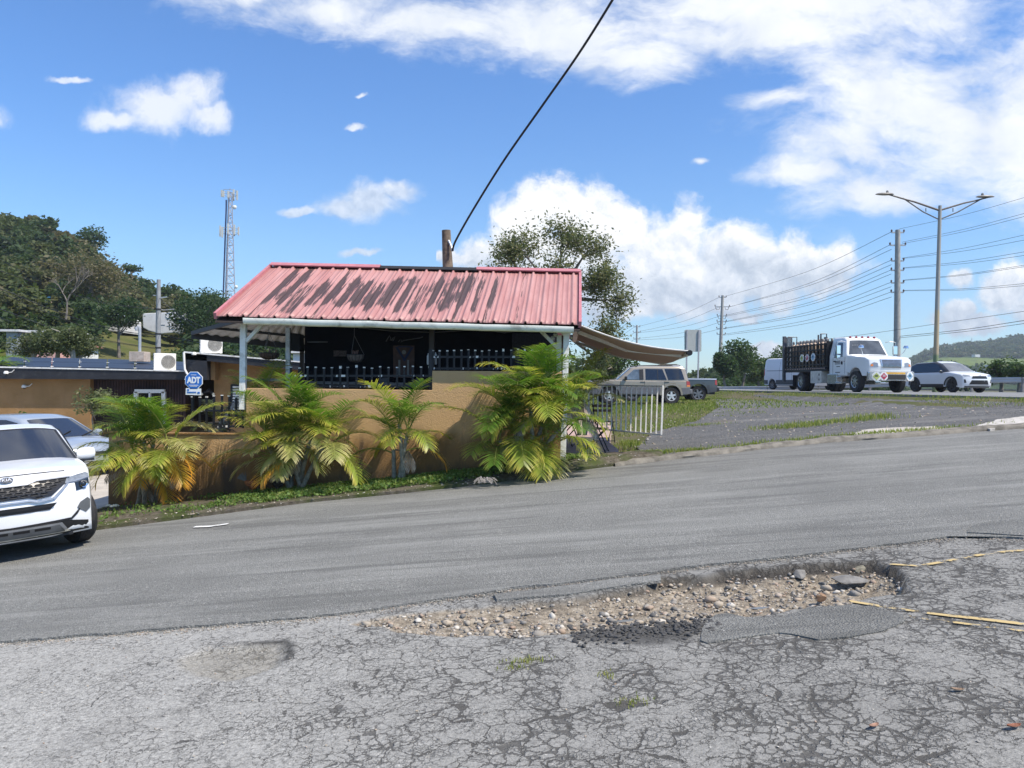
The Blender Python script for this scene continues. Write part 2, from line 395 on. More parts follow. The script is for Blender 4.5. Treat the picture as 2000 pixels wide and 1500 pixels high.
def old_asphalt():
    t = NT(bpy.data.materials.new('cracked_asphalt')); p = t.pos()
    big = t.noise(p, .5, 3, .5); med = t.noise(p, 2.2, 5, .6); f = t.noise(p, 95, 3, .7); f2 = t.noise(p, 30, 5, .7)
    wn = t.n('ShaderNodeTexNoise', Scale=6., Detail=5., Roughness=.65); t.L(p, wn.inputs['Vector'])
    wf_ = t.n('ShaderNodeTexNoise', Scale=34., Detail=3., Roughness=.7); t.L(p, wf_.inputs['Vector'])
    def cracks(scale, warp, wd):
        w = t.n('ShaderNodeVectorMath', _operation='SUBTRACT'); t.L(wn.outputs['Color'], w.inputs[0]); w.inputs[1].default_value = (.5, .5, .5)
        s2 = t.n('ShaderNodeVectorMath', _operation='SCALE'); t.L(w.outputs[0], s2.inputs[0]); s2.inputs['Scale'].default_value = warp
        ad0 = t.n('ShaderNodeVectorMath', _operation='ADD'); t.L(p, ad0.inputs[0]); t.L(s2.outputs[0], ad0.inputs[1])
        ad = t.n('ShaderNodeVectorMath', _operation='MULTIPLY_ADD'); t.L(wf_.outputs['Color'], ad.inputs[0]); ad.inputs[1].default_value = (.05, .05, 0); t.L(ad0.outputs[0], ad.inputs[2])
        fl = t.n('ShaderNodeVectorMath', _operation='MULTIPLY'); t.L(ad.outputs[0], fl.inputs[0]); fl.inputs[1].default_value = (1, 1, 0)
        v = t.n('ShaderNodeTexVoronoi', Scale=scale, _feature='DISTANCE_TO_EDGE'); t.L(fl.outputs[0], v.inputs['Vector'])
        return v.outputs['Distance']
    sx = t.n('ShaderNodeSeparateXYZ'); t.L(p, sx.inputs[0])
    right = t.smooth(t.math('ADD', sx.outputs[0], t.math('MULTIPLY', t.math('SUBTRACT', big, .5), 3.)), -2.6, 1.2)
    brk = t.smooth(t.noise(p, 3.6, 4, .6), .40, .62); brk2 = t.smooth(t.noise(p, 2.3, 4, .6), .42, .60)
    w1 = t.math('ADD', t.math('MULTIPLY', t.math('MULTIPLY', t.math('MULTIPLY', t.math('POWER', med, 2.2), .19), t.math('ADD', right, .18)), t.math('ADD', t.math('MULTIPLY', brk, .8), .2)), .0003)
    k1 = t.math('SUBTRACT', 1.0, t.math('DIVIDE', cracks(5.8, .15, 0), w1), clamp=True)
    w2 = t.math('ADD', t.math('MULTIPLY', t.math('MULTIPLY', .075, brk2), t.math('ADD', right, .25)), .0003)
    k2 = t.math('SUBTRACT', 1.0, t.math('DIVIDE', cracks(13.5, .09, 0), w2), clamp=True)
    w3 = t.math('MULTIPLY', t.math('MULTIPLY', brk, .09), t.math('ADD', right, .3)); k3 = t.math('SUBTRACT', 1.0, t.math('DIVIDE', cracks(27., .05, 0), t.math('ADD', w3, .0003)), clamp=True)
    k = t.math('MAXIMUM', t.math('MAXIMUM', t.smooth(k1, .0, .5), t.math('MULTIPLY', t.smooth(k2, .0, .6), .85)), t.math('MULTIPLY', t.smooth(k3, .2, .9), .5))
    g_ = lambda a: (a, a * .985, a * .92)
    f = t.math('ADD', t.math('MULTIPLY', f, .5), t.math('MULTIPLY', t.noise(p, 42, 5, .75), .5))
    c = t.ramp(f, [(.34, g_(.12)), (.45, g_(.29)), (.55, g_(.40)), (.68, g_(.62))])
    c = t.mix(t.math('MULTIPLY', t.smooth(med, .35, .75), .6), c, g_(.32))
    c = t.mix(t.math('MULTIPLY', t.smooth(f2, .5, .66), .6), c, g_(.10))
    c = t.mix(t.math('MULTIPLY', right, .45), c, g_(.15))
    oil = t.smooth(t.noise(p, .9, 4, .6), .56, .72); c = t.mix(t.math('MULTIPLY', oil, .35), c, g_(.11))
    v3 = t.n('ShaderNodeTexVoronoi', Scale=16.); t.L(p, v3.inputs['Vector'])
    c = t.mix(t.smooth(v3.outputs['Distance'], .11, .06), c, (.5, .48, .44))
    c = t.mix(t.math('MULTIPLY', k, .80), c, (.034, .031, .027))
    h = t.attr('hole'); hn = t.noise(p, 14, 5, .7)
    dirt = t.ramp(hn, [(.3, (.10, .085, .065)), (.5, (.29, .245, .185)), (.7, (.46, .41, .33))])
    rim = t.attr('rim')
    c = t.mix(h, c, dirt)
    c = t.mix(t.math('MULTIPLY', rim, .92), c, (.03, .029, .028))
    d = t.attr('shallow')
    c = t.mix(t.math('MULTIPLY', d, .4), c, t.ramp(t.noise(p, 60, 3, .7), [(.35, (.12, .11, .09)), (.6, (.30, .27, .2))]))
    hgt = t.math('SUBTRACT', t.math('ADD', t.math('MULTIPLY', f, .8), t.math('MULTIPLY', f2, .5)), t.math('MULTIPLY', k, 1.3))
    return t.out(c, .85, spec=.3, bump=hgt, bstr=.8, bdist=.016)
def gravel_mat():
    t = NT(bpy.data.materials.new('grey_gravel')); p = t.pos()
    f = t.noise(p, 45, 5, .75); a = t.noise(t.scaled(p, .4, 1.4, 1), .9, 5, .6); v = t.n('ShaderNodeTexVoronoi', Scale=24.); t.L(p, v.inputs['Vector'])
    f = t.math('ADD', t.math('MULTIPLY', f, .5), t.math('MULTIPLY', t.noise(p, 13, 5, .75), .5))
    c = t.ramp(f, [(.34, (.035, .036, .037)), (.46, (.085, .086, .086)), (.55, (.14, .14, .138)), (.67, (.32, .315, .30))])
    c = t.mix(t.math('MULTIPLY', t.smooth(a, .45, .7), .55), c, (.22, .215, .205))
    c = t.mix(t.math('MULTIPLY', t.smooth(t.noise(p, .6, 5, .6), .6, .72), .5), c, (.16, .13, .09))
    return t.out(c, .9, spec=.25, bump=t.math('ADD', f, v.outputs['Distance']), bstr=.9, bdist=.03)
def conc(name, c, dark, s=1.5):
    t = NT(bpy.data.materials.new(name)); p = t.pos()
    a = t.noise(p, s, 6, .65); f = t.noise(p, 60, 4, .7)
    cc = t.mix(t.smooth(a, .35, .7), c, dark); cc = t.mix(t.math('MULTIPLY', f, .35), cc, [k * .6 for k in c])
    return t.out(cc, .85, spec=.3, bump=f, bstr=.4, bdist=.008)
M_ground = ground_mat(); M_new = asphalt_new(); M_old = old_asphalt(); M_gravel = gravel_mat()
M_conc = conc('pale_concrete', (.52, .48, .42), (.36, .33, .29)); M_kerb = conc('weathered_kerb', (.24, .22, .185), (.09, .083, .07), 5)
M_patio = conc('pinkish_slab', (.50, .36, .32), (.38, .27, .24), 3); M_patch = asphalt_new('patch_asphalt', .95)
# base terrain, coarse far away
def terrain():
    xs = np.unique(np.concatenate([[-6000, -3000, -1500, -800, -400, -200, -120], np.arange(-80, -20, 5), np.arange(-20, 24, 1.0), np.arange(24, 80, 4), [120, 200, 400, 800, 1600, 3200, 6000]]))
    ys = np.unique(np.concatenate([[-60, -30, -12, -5, 0], np.arange(1, 30, 1.0), np.arange(30, 110, 3), [130, 170, 250, 400, 700, 1200, 2500, 6000]]))
    V = []
    for y in ys:
        for x in xs:
            z = gz(x, y)
            hx = hwy_left(y)
            if y < 9.5: z -= .5
            elif y < edge_y(x) + .2 or (x > hx + .6 and x < hx + 40): z -= .1
            elif x > -5.2 and y < 28 and x < hx - 2: z -= .05
            if y > 60 or x > 60: z = lerp(z, .2, ss(60, 160, max(y, x)))
            V.append((x, y, z))
    nx = len(xs); F = [(j * nx + i, j * nx + i + 1, (j + 1) * nx + i + 1, (j + 1) * nx + i) for j in range(len(ys) - 1) for i in range(nx - 1)]
    o = nbuild('ground', V, F, M_ground); o['kind'] = 'structure'
terrain()
plane = lambda x, y: SL * x
NEAR = [G(-1200, 1330), G(-400, 1290), G(0, 1258), G(200, 1243), G(350, 1230), G(500, 1217), G(600, 1210), G(685, 1201), G(750, 1191), G(850, 1175), G(950, 1161), G(1000, 1152), G(1100, 1143), G(1200, 1131), G(1280, 1120), G(1390, 1106), G(1550, 1090), G(1660, 1075), G(1750, 1065), G(1850, 1052), G(1882, 1046), G(1940, 1053), G(2000, 1055), G(2400, 1030), G(3200, 1010)]
def ragged(pts, step=.1, amp=.035):
    out = []
    for a, b in zip(pts, pts[1:]):
        n = max(1, int((b - a).length / step))
        for i in range(n):
            p = a.lerp(b, i / n); out.append((p.x, p.y + amp * (mnoise.noise((p.x * 4, 0, 3)) + .6 * mnoise.noise((p.x * 15, 0, 3)))))
    out.append((pts[-1].x, pts[-1].y)); return out
road_poly = ragged(NEAR) + [(22, 14.5)] + [(p.x, p.y) for p in reversed(EDGE)]
sheet('street', road_poly, lambda x, y: SL * x + .008 * mnoise.noise((x * .5, y * .5, 0)), .8, M_new, .022, thick=.035)
# --- old pavement with the potholes
HOLE = [(690, 1219), (760, 1203), (850, 1194), (965, 1181), (1130, 1166), (1250, 1143), (1290, 1129), (1400, 1119), (1500, 1108), (1570, 1100), (1640, 1098), (1700, 1097), (1730, 1103), (1765, 1125), (1774, 1150), (1765, 1160), (1720, 1165), (1650, 1180), (1560, 1190), (1480, 1204), (1375, 1207), (1350, 1217), (1250, 1224), (1140, 1236), (1000, 1242), (900, 1242), (780, 1234)]
HOLE2 = [(330, 1290), (400, 1262), (480, 1254), (562, 1251), (568, 1270), (562, 1298), (520, 1318), (440, 1330), (360, 1322)]
def sdist(X, Y, poly):
    d = np.full(X.shape, 1e9); ins = np.zeros(X.shape, bool)
    n = len(poly)
    for i in range(n):
        ax, ay = poly[i]; bx, by = poly[(i + 1) % n]
        t_ = np.clip(((X - ax) * (bx - ax) + (Y - ay) * (by - ay)) / ((bx - ax) ** 2 + (by - ay) ** 2 + 1e-12), 0, 1)
        d = np.minimum(d, np.hypot(X - ax - t_ * (bx - ax), Y - ay - t_ * (by - ay)))
        c = ((ay > Y) != (by > Y)) & (X < (bx - ax) * (Y - ay) / ((by - ay) + 1e-12) + ax)
        ins ^= c
    return np.where(ins, d, -d)
holeW = [tuple(G(*p)[:2]) for p in HOLE]; hole2W = [tuple(G(*p)[:2]) for p in HOLE2]
def vnoise(X, Y, s, seed):
    r = np.random.default_rng(seed); T = r.random((256, 256))
    x = X * s; y = Y * s; i = np.floor(x).astype(int); j = np.floor(y).astype(int); fx = x - i; fy = y - j
    fx = fx * fx * (3 - 2 * fx); fy = fy * fy * (3 - 2 * fy)
    g = lambda a, b: T[a % 256, b % 256]
    return (g(i, j) * (1 - fx) + g(i + 1, j) * fx) * (1 - fy) + (g(i, j + 1) * (1 - fx) + g(i + 1, j + 1) * fx) * fy - .5
def fb(X, Y, s, seed): return vnoise(X, Y, s, seed) + .5 * vnoise(X, Y, s * 2.1, seed + 1) + .25 * vnoise(X, Y, s * 4.3, seed + 2)
def hole_fields(X, Y):
    s1 = sdist(X, Y, holeW) + .07 * fb(X, Y, 6, 3)
    s2 = sdist(X, Y, hole2W) + .09 * fb(X, Y, 5, 8)
    sm = lambda a, b, x: (lambda t: t * t * (3 - 2 * t))(np.clip((x - a) / (b - a), 0, 1))
    xr = sm(-1.6, 2.5, X)
    h1 = sm(-.01, .035, s1)
    depth = h1 * (.02 + .11 * xr) * (.55 + .45 * sm(0, .25, s1))
    h2 = sm(0, .12, s2); xr2 = sm(-2.6, -1.55, X)
    depth2 = h2 * (.006 + .03 * xr2)
    return h1, s1, h2, depth + depth2, xr, xr2, s2, sm
def old_pav():
    xs = np.arange(-8, 10, .03); ys = np.concatenate([np.arange(.6, 4.0, .1), np.arange(4.0, 7.9, .018)])
    X, Y = np.meshgrid(xs, ys)
    h1, s1, h2, dep, xr, xr2, s2, sm = hole_fields(X, Y)
    Z = SL * X - dep + .012 * fb(X, Y, .8, 20) + .004 * fb(X, Y, 9, 30) + h1 * .018 * fb(X, Y, 9, 40)
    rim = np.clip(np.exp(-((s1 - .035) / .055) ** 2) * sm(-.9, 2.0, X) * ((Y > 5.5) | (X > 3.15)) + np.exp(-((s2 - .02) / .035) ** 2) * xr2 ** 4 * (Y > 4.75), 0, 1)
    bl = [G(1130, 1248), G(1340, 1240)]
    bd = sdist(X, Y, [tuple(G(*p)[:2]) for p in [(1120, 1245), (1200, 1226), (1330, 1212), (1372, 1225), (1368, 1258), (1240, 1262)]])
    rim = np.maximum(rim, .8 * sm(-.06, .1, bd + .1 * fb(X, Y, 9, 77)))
    nx = len(xs); ny = len(ys); idx = np.arange(nx * ny).reshape(ny, nx)
    F = np.stack([idx[:-1, :-1], idx[:-1, 1:], idx[1:, 1:], idx[1:, :-1]], -1).reshape(-1, 4)
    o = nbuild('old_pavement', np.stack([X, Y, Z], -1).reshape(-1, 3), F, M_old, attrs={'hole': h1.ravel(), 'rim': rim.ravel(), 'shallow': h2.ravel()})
    o['kind'] = 'structure'
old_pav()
sheet('asphalt_patch', [tuple(G(1000 + x / 2, 1000 + y / 2)[:2]) for x, y in [(735, 510), (745, 470), (760, 440), (800, 410), (850, 405), (930, 425), (1050, 415), (1150, 380), (1300, 372), (1420, 378), (1530, 410), (1545, 430), (1440, 470), (1320, 495), (1200, 508), (1080, 490), (1030, 485), (900, 492), (760, 520)]], plane, .12, M_patch, .014, thick=.03, rag=.045)
sheet('asphalt_ledge', [tuple(G(*p)[:2]) for p in [(965, 1163), (1100, 1147), (1290, 1124), (1288, 1136), (1200, 1150), (1120, 1163), (970, 1174)]], plane, .25, asphalt_new('pale_patch_asphalt', 1.15), .014, thick=.02, rag=.035)
sheet('asphalt_seam', [tuple(G(*p)[:2]) for p in [(1885, 1046), (1900, 1033), (1950, 1020), (2100, 1008), (2300, 1030), (2000, 1053)]], plane, .4, M_patch, .03, thick=.012, rag=.03)
# yellow worn markings
def paint_mat(name, c, wear=.5):
    t = NT(bpy.data.materials.new(name)); p = t.pos()
    a = t.noise(p, 9, 6, .7)
    b = t.n('ShaderNodeBsdfPrincipled', Roughness=.7); b.inputs['Base Color'].default_value = (*c, 1)
    tr = t.n('ShaderNodeBsdfTransparent'); mx = t.n('ShaderNodeMixShader'); t.L(t.smooth(a, wear - .03, wear + .03), mx.inputs[0]); t.L(tr.outputs[0], mx.inputs[1]); t.L(b.outputs[0], mx.inputs[2])
    o = t.n('ShaderNodeOutputMaterial'); t.L(mx.outputs[0], o.inputs[0]); return t.m
M_yel = paint_mat('worn_yellow_paint', (.50, .38, .17), .49)
M_wht = paint_mat('worn_white_paint', (.6, .6, .58), .5)
old_z = lambda x, y: SL * x + float(.012 * fb(np.array([x]), np.array([y]), .8, 20)[0]) + .006
def stripe(name, pts, w, m, off=.004, zf=None):
    poly = [(p.x, p.y - w / 2) for p in pts] + [(p.x, p.y + w / 2) for p in reversed(pts)]
    return sheet(name, poly, zf or old_z, .2, m, off, rag=.01)
stripe('road_marking', [G(1660, 1178), G(1750, 1192), (G(1850, 1206)), G(2000, 1222), G(2300, 1262)], .055, M_yel)
stripe('road_marking', [G(1780, 1208), G(1900, 1225), G(2000, 1236), G(2300, 1278)], .045, M_yel)
stripe('road_marking', [G(1735, 1103), G(1795, 1107), G(1860, 1096), G(1930, 1084), G(2060, 1073)], .05, M_yel)
stripe('road_marking', [G(380, 1034), G(410, 1033), G(445, 1028)], .1, paint_mat('white_road_paint', (.7, .7, .68), .42), .036, plane)
# gravel lot, patio, drive, highway
lot = [(1.9, edge_y(1.9) + .05)] + [(p.x, p.y) for p in EDGE if p.x > 1.95] + [(13.6, 16), (13.1, 21), (12.7, 30), (12, 38), (10.3, 40), (9.2, 35), (7.6, 28), (5.5, 22.5), (3.6, 20), (2.6, 16)]
sheet('gravel_lot', lot, gz, .6, M_gravel, .02, rag=.12)
sheet('concrete_apron', [tuple(G(*p)[:2]) for p in [(1660, 850), (1700, 842), (1760, 838), (1830, 837), (1850, 842), (1780, 852), (1700, 858)]], gz, .5, M_conc, .045, rag=.15)
sheet('broken_kerb_slab', [tuple(G(*p)[:2]) for p in [(1905, 838), (1950, 826), (2000, 819), (2100, 812), (2100, 826), (2000, 832), (1930, 845)]], gz, .4, conc('broken_white_concrete', (.6, .57, .52), (.3, .28, .25), 8), .07, rag=.1, thick=.05)
sheet('patio_slab', [(.9, 14.05), (1.98, 14.2), (2.12, 15.2), (2.15, 17), (2.6, 20), (3.2, 25), (.9, 25)], lambda x, y: .3 + .014 * (y - 14), 2, M_patio, 0, thick=.25)
sheet('concrete_drive', [(-22, 10.6), (-6.95, 10.9), (-6.98, 24.6), (-30, 24.6)], gz, .8, M_conc, .03, thick=.05)
M_hwy = conc('highway_asphalt', (.22, .225, .23), (.17, .175, .18), .6)
sheet('highway', HWY_L + HWY_R[::-1], lambda x, y: HZ, 8, M_hwy, .05, thick=.08)
for off_, w_ in ((.55, .12), (4.2, .12), (7.9, .12)):
    sheet('highway_line', [(x + off_, y) for x, y in HWY_L] + [(x + off_ + w_, y) for x, y in HWY_L[::-1]], lambda x, y: HZ, 8, mat('line_paint', (.6, .58, .5), .7, vs=3), .056)
def kerb():
    m = MB(); pts = [p for p in EDGE if p.x > 1.0]
    prev = None; L = []
    for a, b in zip(pts, pts[1:]):
        n = max(1, int((b - a).length / .12)); L += [a.lerp(b, i / n) for i in range(n)]
    prof = [(-.10, -.05), (-.09, .05), (-.04, .10), (.04, .115), (.12, .10), (.16, -.05)]
    for p in L:
        k = ss(1.0, 2.6, p.x)
        vs = []
        for j, (dy, dz) in enumerate(prof):
            nz = mnoise.noise((p.x * 1.7, j * 1.0, 1)) * .045 + mnoise.noise((p.x * 7, j * 3.0, 4)) * .03
            vs.append((p.x, p.y + dy * (1.3) + nz, SL * p.x + .03 + dz * k * .72 + nz * .7))
        m.v += vs
    n = len(prof)
    m.f = [(i * n + j, (i + 1) * n + j, (i + 1) * n + j + 1, i * n + j + 1) for i in range(len(L) - 1) for j in range(n - 1)]
    o = m.build('kerb', M_kerb, smooth=True, angle=60); o['kind'] = 'structure'
kerb()
# verge bank between street and wall
WALL_Y = 13.4
def wall_base_z(x):
    return 1.6 + (lambda px: -np.interp(px, [100, 212, 400, 600, 800, 1000, 1100, 1250, 1400], [257, 252, 232, 212, 192, 164, 150, 142, 132]))(1000 + 1500 * x / WALL_Y) / 1500 * WALL_Y
def verge_z(x, y):
    e = edge_y(x); t_ = min(1, max(0, (y - e) / max(.3, WALL_Y + .1 - e)))
    b = lerp(SL * x + .05, wall_base_z(x), t_)
    return b + .035 * mnoise.noise((x * 2.3, y * 3, 0)) * ss(0, .2, t_) + .05 * math.sin(math.pi * t_)
t_ = NT(bpy.data.materials.new('verge_soil')); p_ = t_.pos(); n_ = t_.noise(p_, 12, 6, .7); n2_ = t_.noise(p_, 2.0, 4, .6)
M_soil = t_.out(t_.mix(t_.smooth(n2_, .4, .65), t_.ramp(n_, [(.3, (.05, .042, .03)), (.7, (.17, .15, .12))]), (.06, .075, .025)), .95, spec=.1, bump=n_, bstr=.9, bdist=.03)
vp = [(p.x, p.y) for p in EDGE if -6.8 < p.x < 2.7]
vp = [(-6.9, edge_y(-6.9))] + vp + [(2.75, edge_y(2.75)), (2.75, 14.4), (1.0, 14.4), (1.0, 13.6), (-6.9, 13.6)]
sheet('verge', vp, verge_z, .15, M_soil, .02, thick=.2)
# ================================================================= MATERIALS FOR BUILDINGS
white_p = mat('white_painted_wood', (.76, .755, .72), .6, var=.08, dirt=(.25, .23, .19), dirt_s=6, dirt_a=.5)
dirty_w = mat('mildewed_gutter', (.76, .77, .70), .5, var=.1, vs=3, dirt=(.22, .21, .16), dirt_s=4, dirt_a=.6)
iron = mat('black_iron', (.012, .013, .018), .42, .1, var=.3, vs=12)
t_ = NT(bpy.data.materials.new('black_iron_peeling')); p_ = t_.obj(); n_ = t_.noise(t_.scaled(p_, 1, 1, .3), 9, 4, .6)
iron_peel = t_.out(t_.mix(t_.smooth(n_, .585, .60), (.012, .013, .018), (.7, .7, .68)), .5)
chip = mat('chipped_white_tip', (.75, .75, .73), .6, dirt=(.08, .08, .08), dirt_s=25, dirt_a=.9)
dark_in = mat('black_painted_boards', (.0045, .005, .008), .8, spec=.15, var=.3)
dark_wd = mat('dark_stained_wood', (.035, .026, .022), .7, var=.3, vs=4)
black_p = mat('black_fascia_paint', (.018, .019, .024), .6, var=.2, vs=2, dirt=(.08, .08, .08), dirt_s=5, dirt_a=.3)
grey_corr = mat('galvanised_sheet', (.45, .46, .47), .5, .2, var=.15, vs=1.5, dirt=(.2, .17, .14), dirt_s=3, dirt_a=.5)
brown_w = mat('brown_slats', (.13, .065, .035), .6, var=.2, vs=10)
ac_w = mat('ac_casing', (.78, .77, .72), .5, var=.05, dirt=(.4, .37, .3), dirt_s=5, dirt_a=.4)
slot_m = mat('dark_slot', (.03, .03, .032), .8)
conc_p = mat('cast_concrete_pole', (.34, .335, .32), .85, var=.12, vs=3, bump=.2, bs=30)
galv = mat('galvanised_steel', (.42, .43, .44), .45, .5, var=.1, vs=6)
wire_m = mat('cable_rubber', (.015, .015, .017), .6)
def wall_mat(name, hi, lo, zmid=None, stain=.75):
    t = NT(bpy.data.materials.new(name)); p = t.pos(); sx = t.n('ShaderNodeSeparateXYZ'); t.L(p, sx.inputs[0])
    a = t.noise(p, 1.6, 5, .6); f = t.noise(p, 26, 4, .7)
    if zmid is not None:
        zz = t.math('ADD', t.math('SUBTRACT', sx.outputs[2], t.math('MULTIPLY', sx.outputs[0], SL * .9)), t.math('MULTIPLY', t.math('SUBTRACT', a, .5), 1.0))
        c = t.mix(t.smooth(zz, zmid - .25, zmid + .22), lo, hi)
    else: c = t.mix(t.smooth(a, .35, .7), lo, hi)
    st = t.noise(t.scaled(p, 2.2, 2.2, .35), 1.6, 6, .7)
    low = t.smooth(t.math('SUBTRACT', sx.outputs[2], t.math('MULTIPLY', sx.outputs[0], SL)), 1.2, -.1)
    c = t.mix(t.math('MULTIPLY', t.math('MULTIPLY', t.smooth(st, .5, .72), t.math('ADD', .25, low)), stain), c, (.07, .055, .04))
    if zmid is not None:
        wv_ = t.noise(t.scaled(p, 3, 3, .6), 2.5, 6, .7)
        for x0_, w_, z1_, am in ((-4.93, .16, .25, .85), (-2.62, .07, .7, .6), (-4.2, .35, .15, .5), (.1, .3, .35, .45), (-6.1, .3, -.2, .5)):
            dx = t.math('ABSOLUTE', t.math('SUBTRACT', sx.outputs[0], x0_)); mk = t.math('MULTIPLY', t.smooth(t.math('ADD', dx, t.math('MULTIPLY', t.math('SUBTRACT', wv_, .5), w_ * 2.2)), w_, w_ * .35), t.smooth(t.math('ADD', sx.outputs[2], t.math('MULTIPLY', wv_, .3)), z1_ + .25, z1_ - .1))
            c = t.mix(t.math('MULTIPLY', mk, am), c, (.075, .062, .055))
        sp = t.smooth(t.math('SUBTRACT', t.math('SUBTRACT', sx.outputs[2], t.math('MULTIPLY', sx.outputs[0], SL)), t.math('MULTIPLY', wv_, .5)), .12, -.12); c = t.mix(t.math('MULTIPLY', sp, .6), c, (.10, .075, .05))
    v = t.noise(p, 45, 4, .65)
    return t.out(c, .85, spec=.2, bump=t.math('ADD', v, f), bstr=.55, bdist=.02)
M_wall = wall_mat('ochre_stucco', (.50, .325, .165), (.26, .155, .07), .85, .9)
M_wall2 = wall_mat('ochre_render', (.34, .20, .09), (.28, .165, .07), None, .45)
# ================================================================= RETAINING WALL (three steps)
def zpx(px, py, d): return P(px, py, d).z
def wall_run():
    segs = [(212, 480, 848, 850), (480, 843, 758, 762), (843, 1096, 724, 726)]
    root = thing('retaining_wall', (P(640, 950, WALL_Y).x, WALL_Y + .1, -.4), 'ochre stucco retaining wall stepping up in three heights behind the palms', 'wall')
    m = MB(); x0 = P(212, 900, WALL_Y).x
    tops = []
    for a, b, ya, yb in segs:
        xa, xb = P(a, 850, WALL_Y).x, P(b, 850, WALL_Y).x
        n = max(2, int((xb - xa) / .25)); za, zb = zpx(a, ya, WALL_Y), zpx(b, yb, WALL_Y)
        tops += [(lerp(xa, xb, i / n), lerp(za, zb, i / n) + .008 * mnoise.noise((i * .9, a, 0))) for i in range(n + 1)]
    poly = [(x0, WALL_Y, -1.3)] + [(x, WALL_Y, z) for x, z in tops] + [(tops[-1][0], WALL_Y, -.3)]
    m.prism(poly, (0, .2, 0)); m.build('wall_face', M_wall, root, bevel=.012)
    cm = MB(); cm.box(((P(212, 0, WALL_Y).x + P(480, 0, WALL_Y).x) / 2, WALL_Y + .1, zpx(346, 849, WALL_Y) + .018), ((P(480, 0, WALL_Y).x - P(212, 0, WALL_Y).x) + .04, .26, .03))
    cm.build('coping', M_wall2, root, bevel=.006)
    # side return along the drive
    s = MB(); s.box((x0 + .1, WALL_Y + 2.6, -.3), (.2, 4.8, 1.9)); s.build('return_wall', M_wall2, root, bevel=.01)
wall_run()
def picket_fence(label, px0, px1, ytop, ybot, yrail, n, d, lean=0):
    xa, xb = P(px0, 750, d).x, P(px1, 750, d).x
    za, zb, zt, zr = zpx(px0, ybot, d), zpx(px1, ybot, d), zpx(px0, ytop, d), zpx(px0, yrail, d)
    root = thing('picket_fence', ((xa + xb) / 2, d, za), label, 'fence', 'black iron picket fences on the ochre wall')
    dz = zb - za
    for nm, z in (('rail', zr), ('rail', za + .03)):
        m = MB(); m.beam((xa, d, z), (xb, d, z + dz), .035, .035); m.build(nm, iron_peel, root)
    H = zt - za
    for i in range(n):
        x = lerp(xa, xb, i / (n - 1)) + random.uniform(-.008, .008); h = H * random.uniform(.93, 1.03); z0 = lerp(za, zb, i / (n - 1))
        m = MB(); m.beam((x, d - .002, z0), (x + random.uniform(-.008, .008), d - .002, z0 + h), .032, .032, (0, 1, 0)); pk = m.build('picket', iron, root)
        c = MB(); hh = random.choice([.015, .02, .045, .02, .012]); c.box((x, d - .002, z0 + h + hh / 2 - .004), (.036, .036, hh)); c.build('picket_tip', chip, pk)
    return root
picket_fence('low black iron picket fence on the bottom wall step, beside the blue octagon sign', 376, 476, 772, 836, 802, 8, WALL_Y + .1)
picket_fence('long black iron picket fence on the middle wall step, before the dark bar interior', 569, 838, 717, 758, 734, 18, WALL_Y + .1)
picket_fence('short black iron picket fence on the top step of the wall, behind the tallest palm', 845, 1080, 684, 723, 697, 18, WALL_Y + .1)
m = MB(); m.beam(P(841, 682, WALL_Y + .08), P(841, 762, WALL_Y + .08), .06, .06, (0, 1, 0)); tag(m.build('fence_post', iron), 'thick black iron post where the middle and top fences meet', 'post')
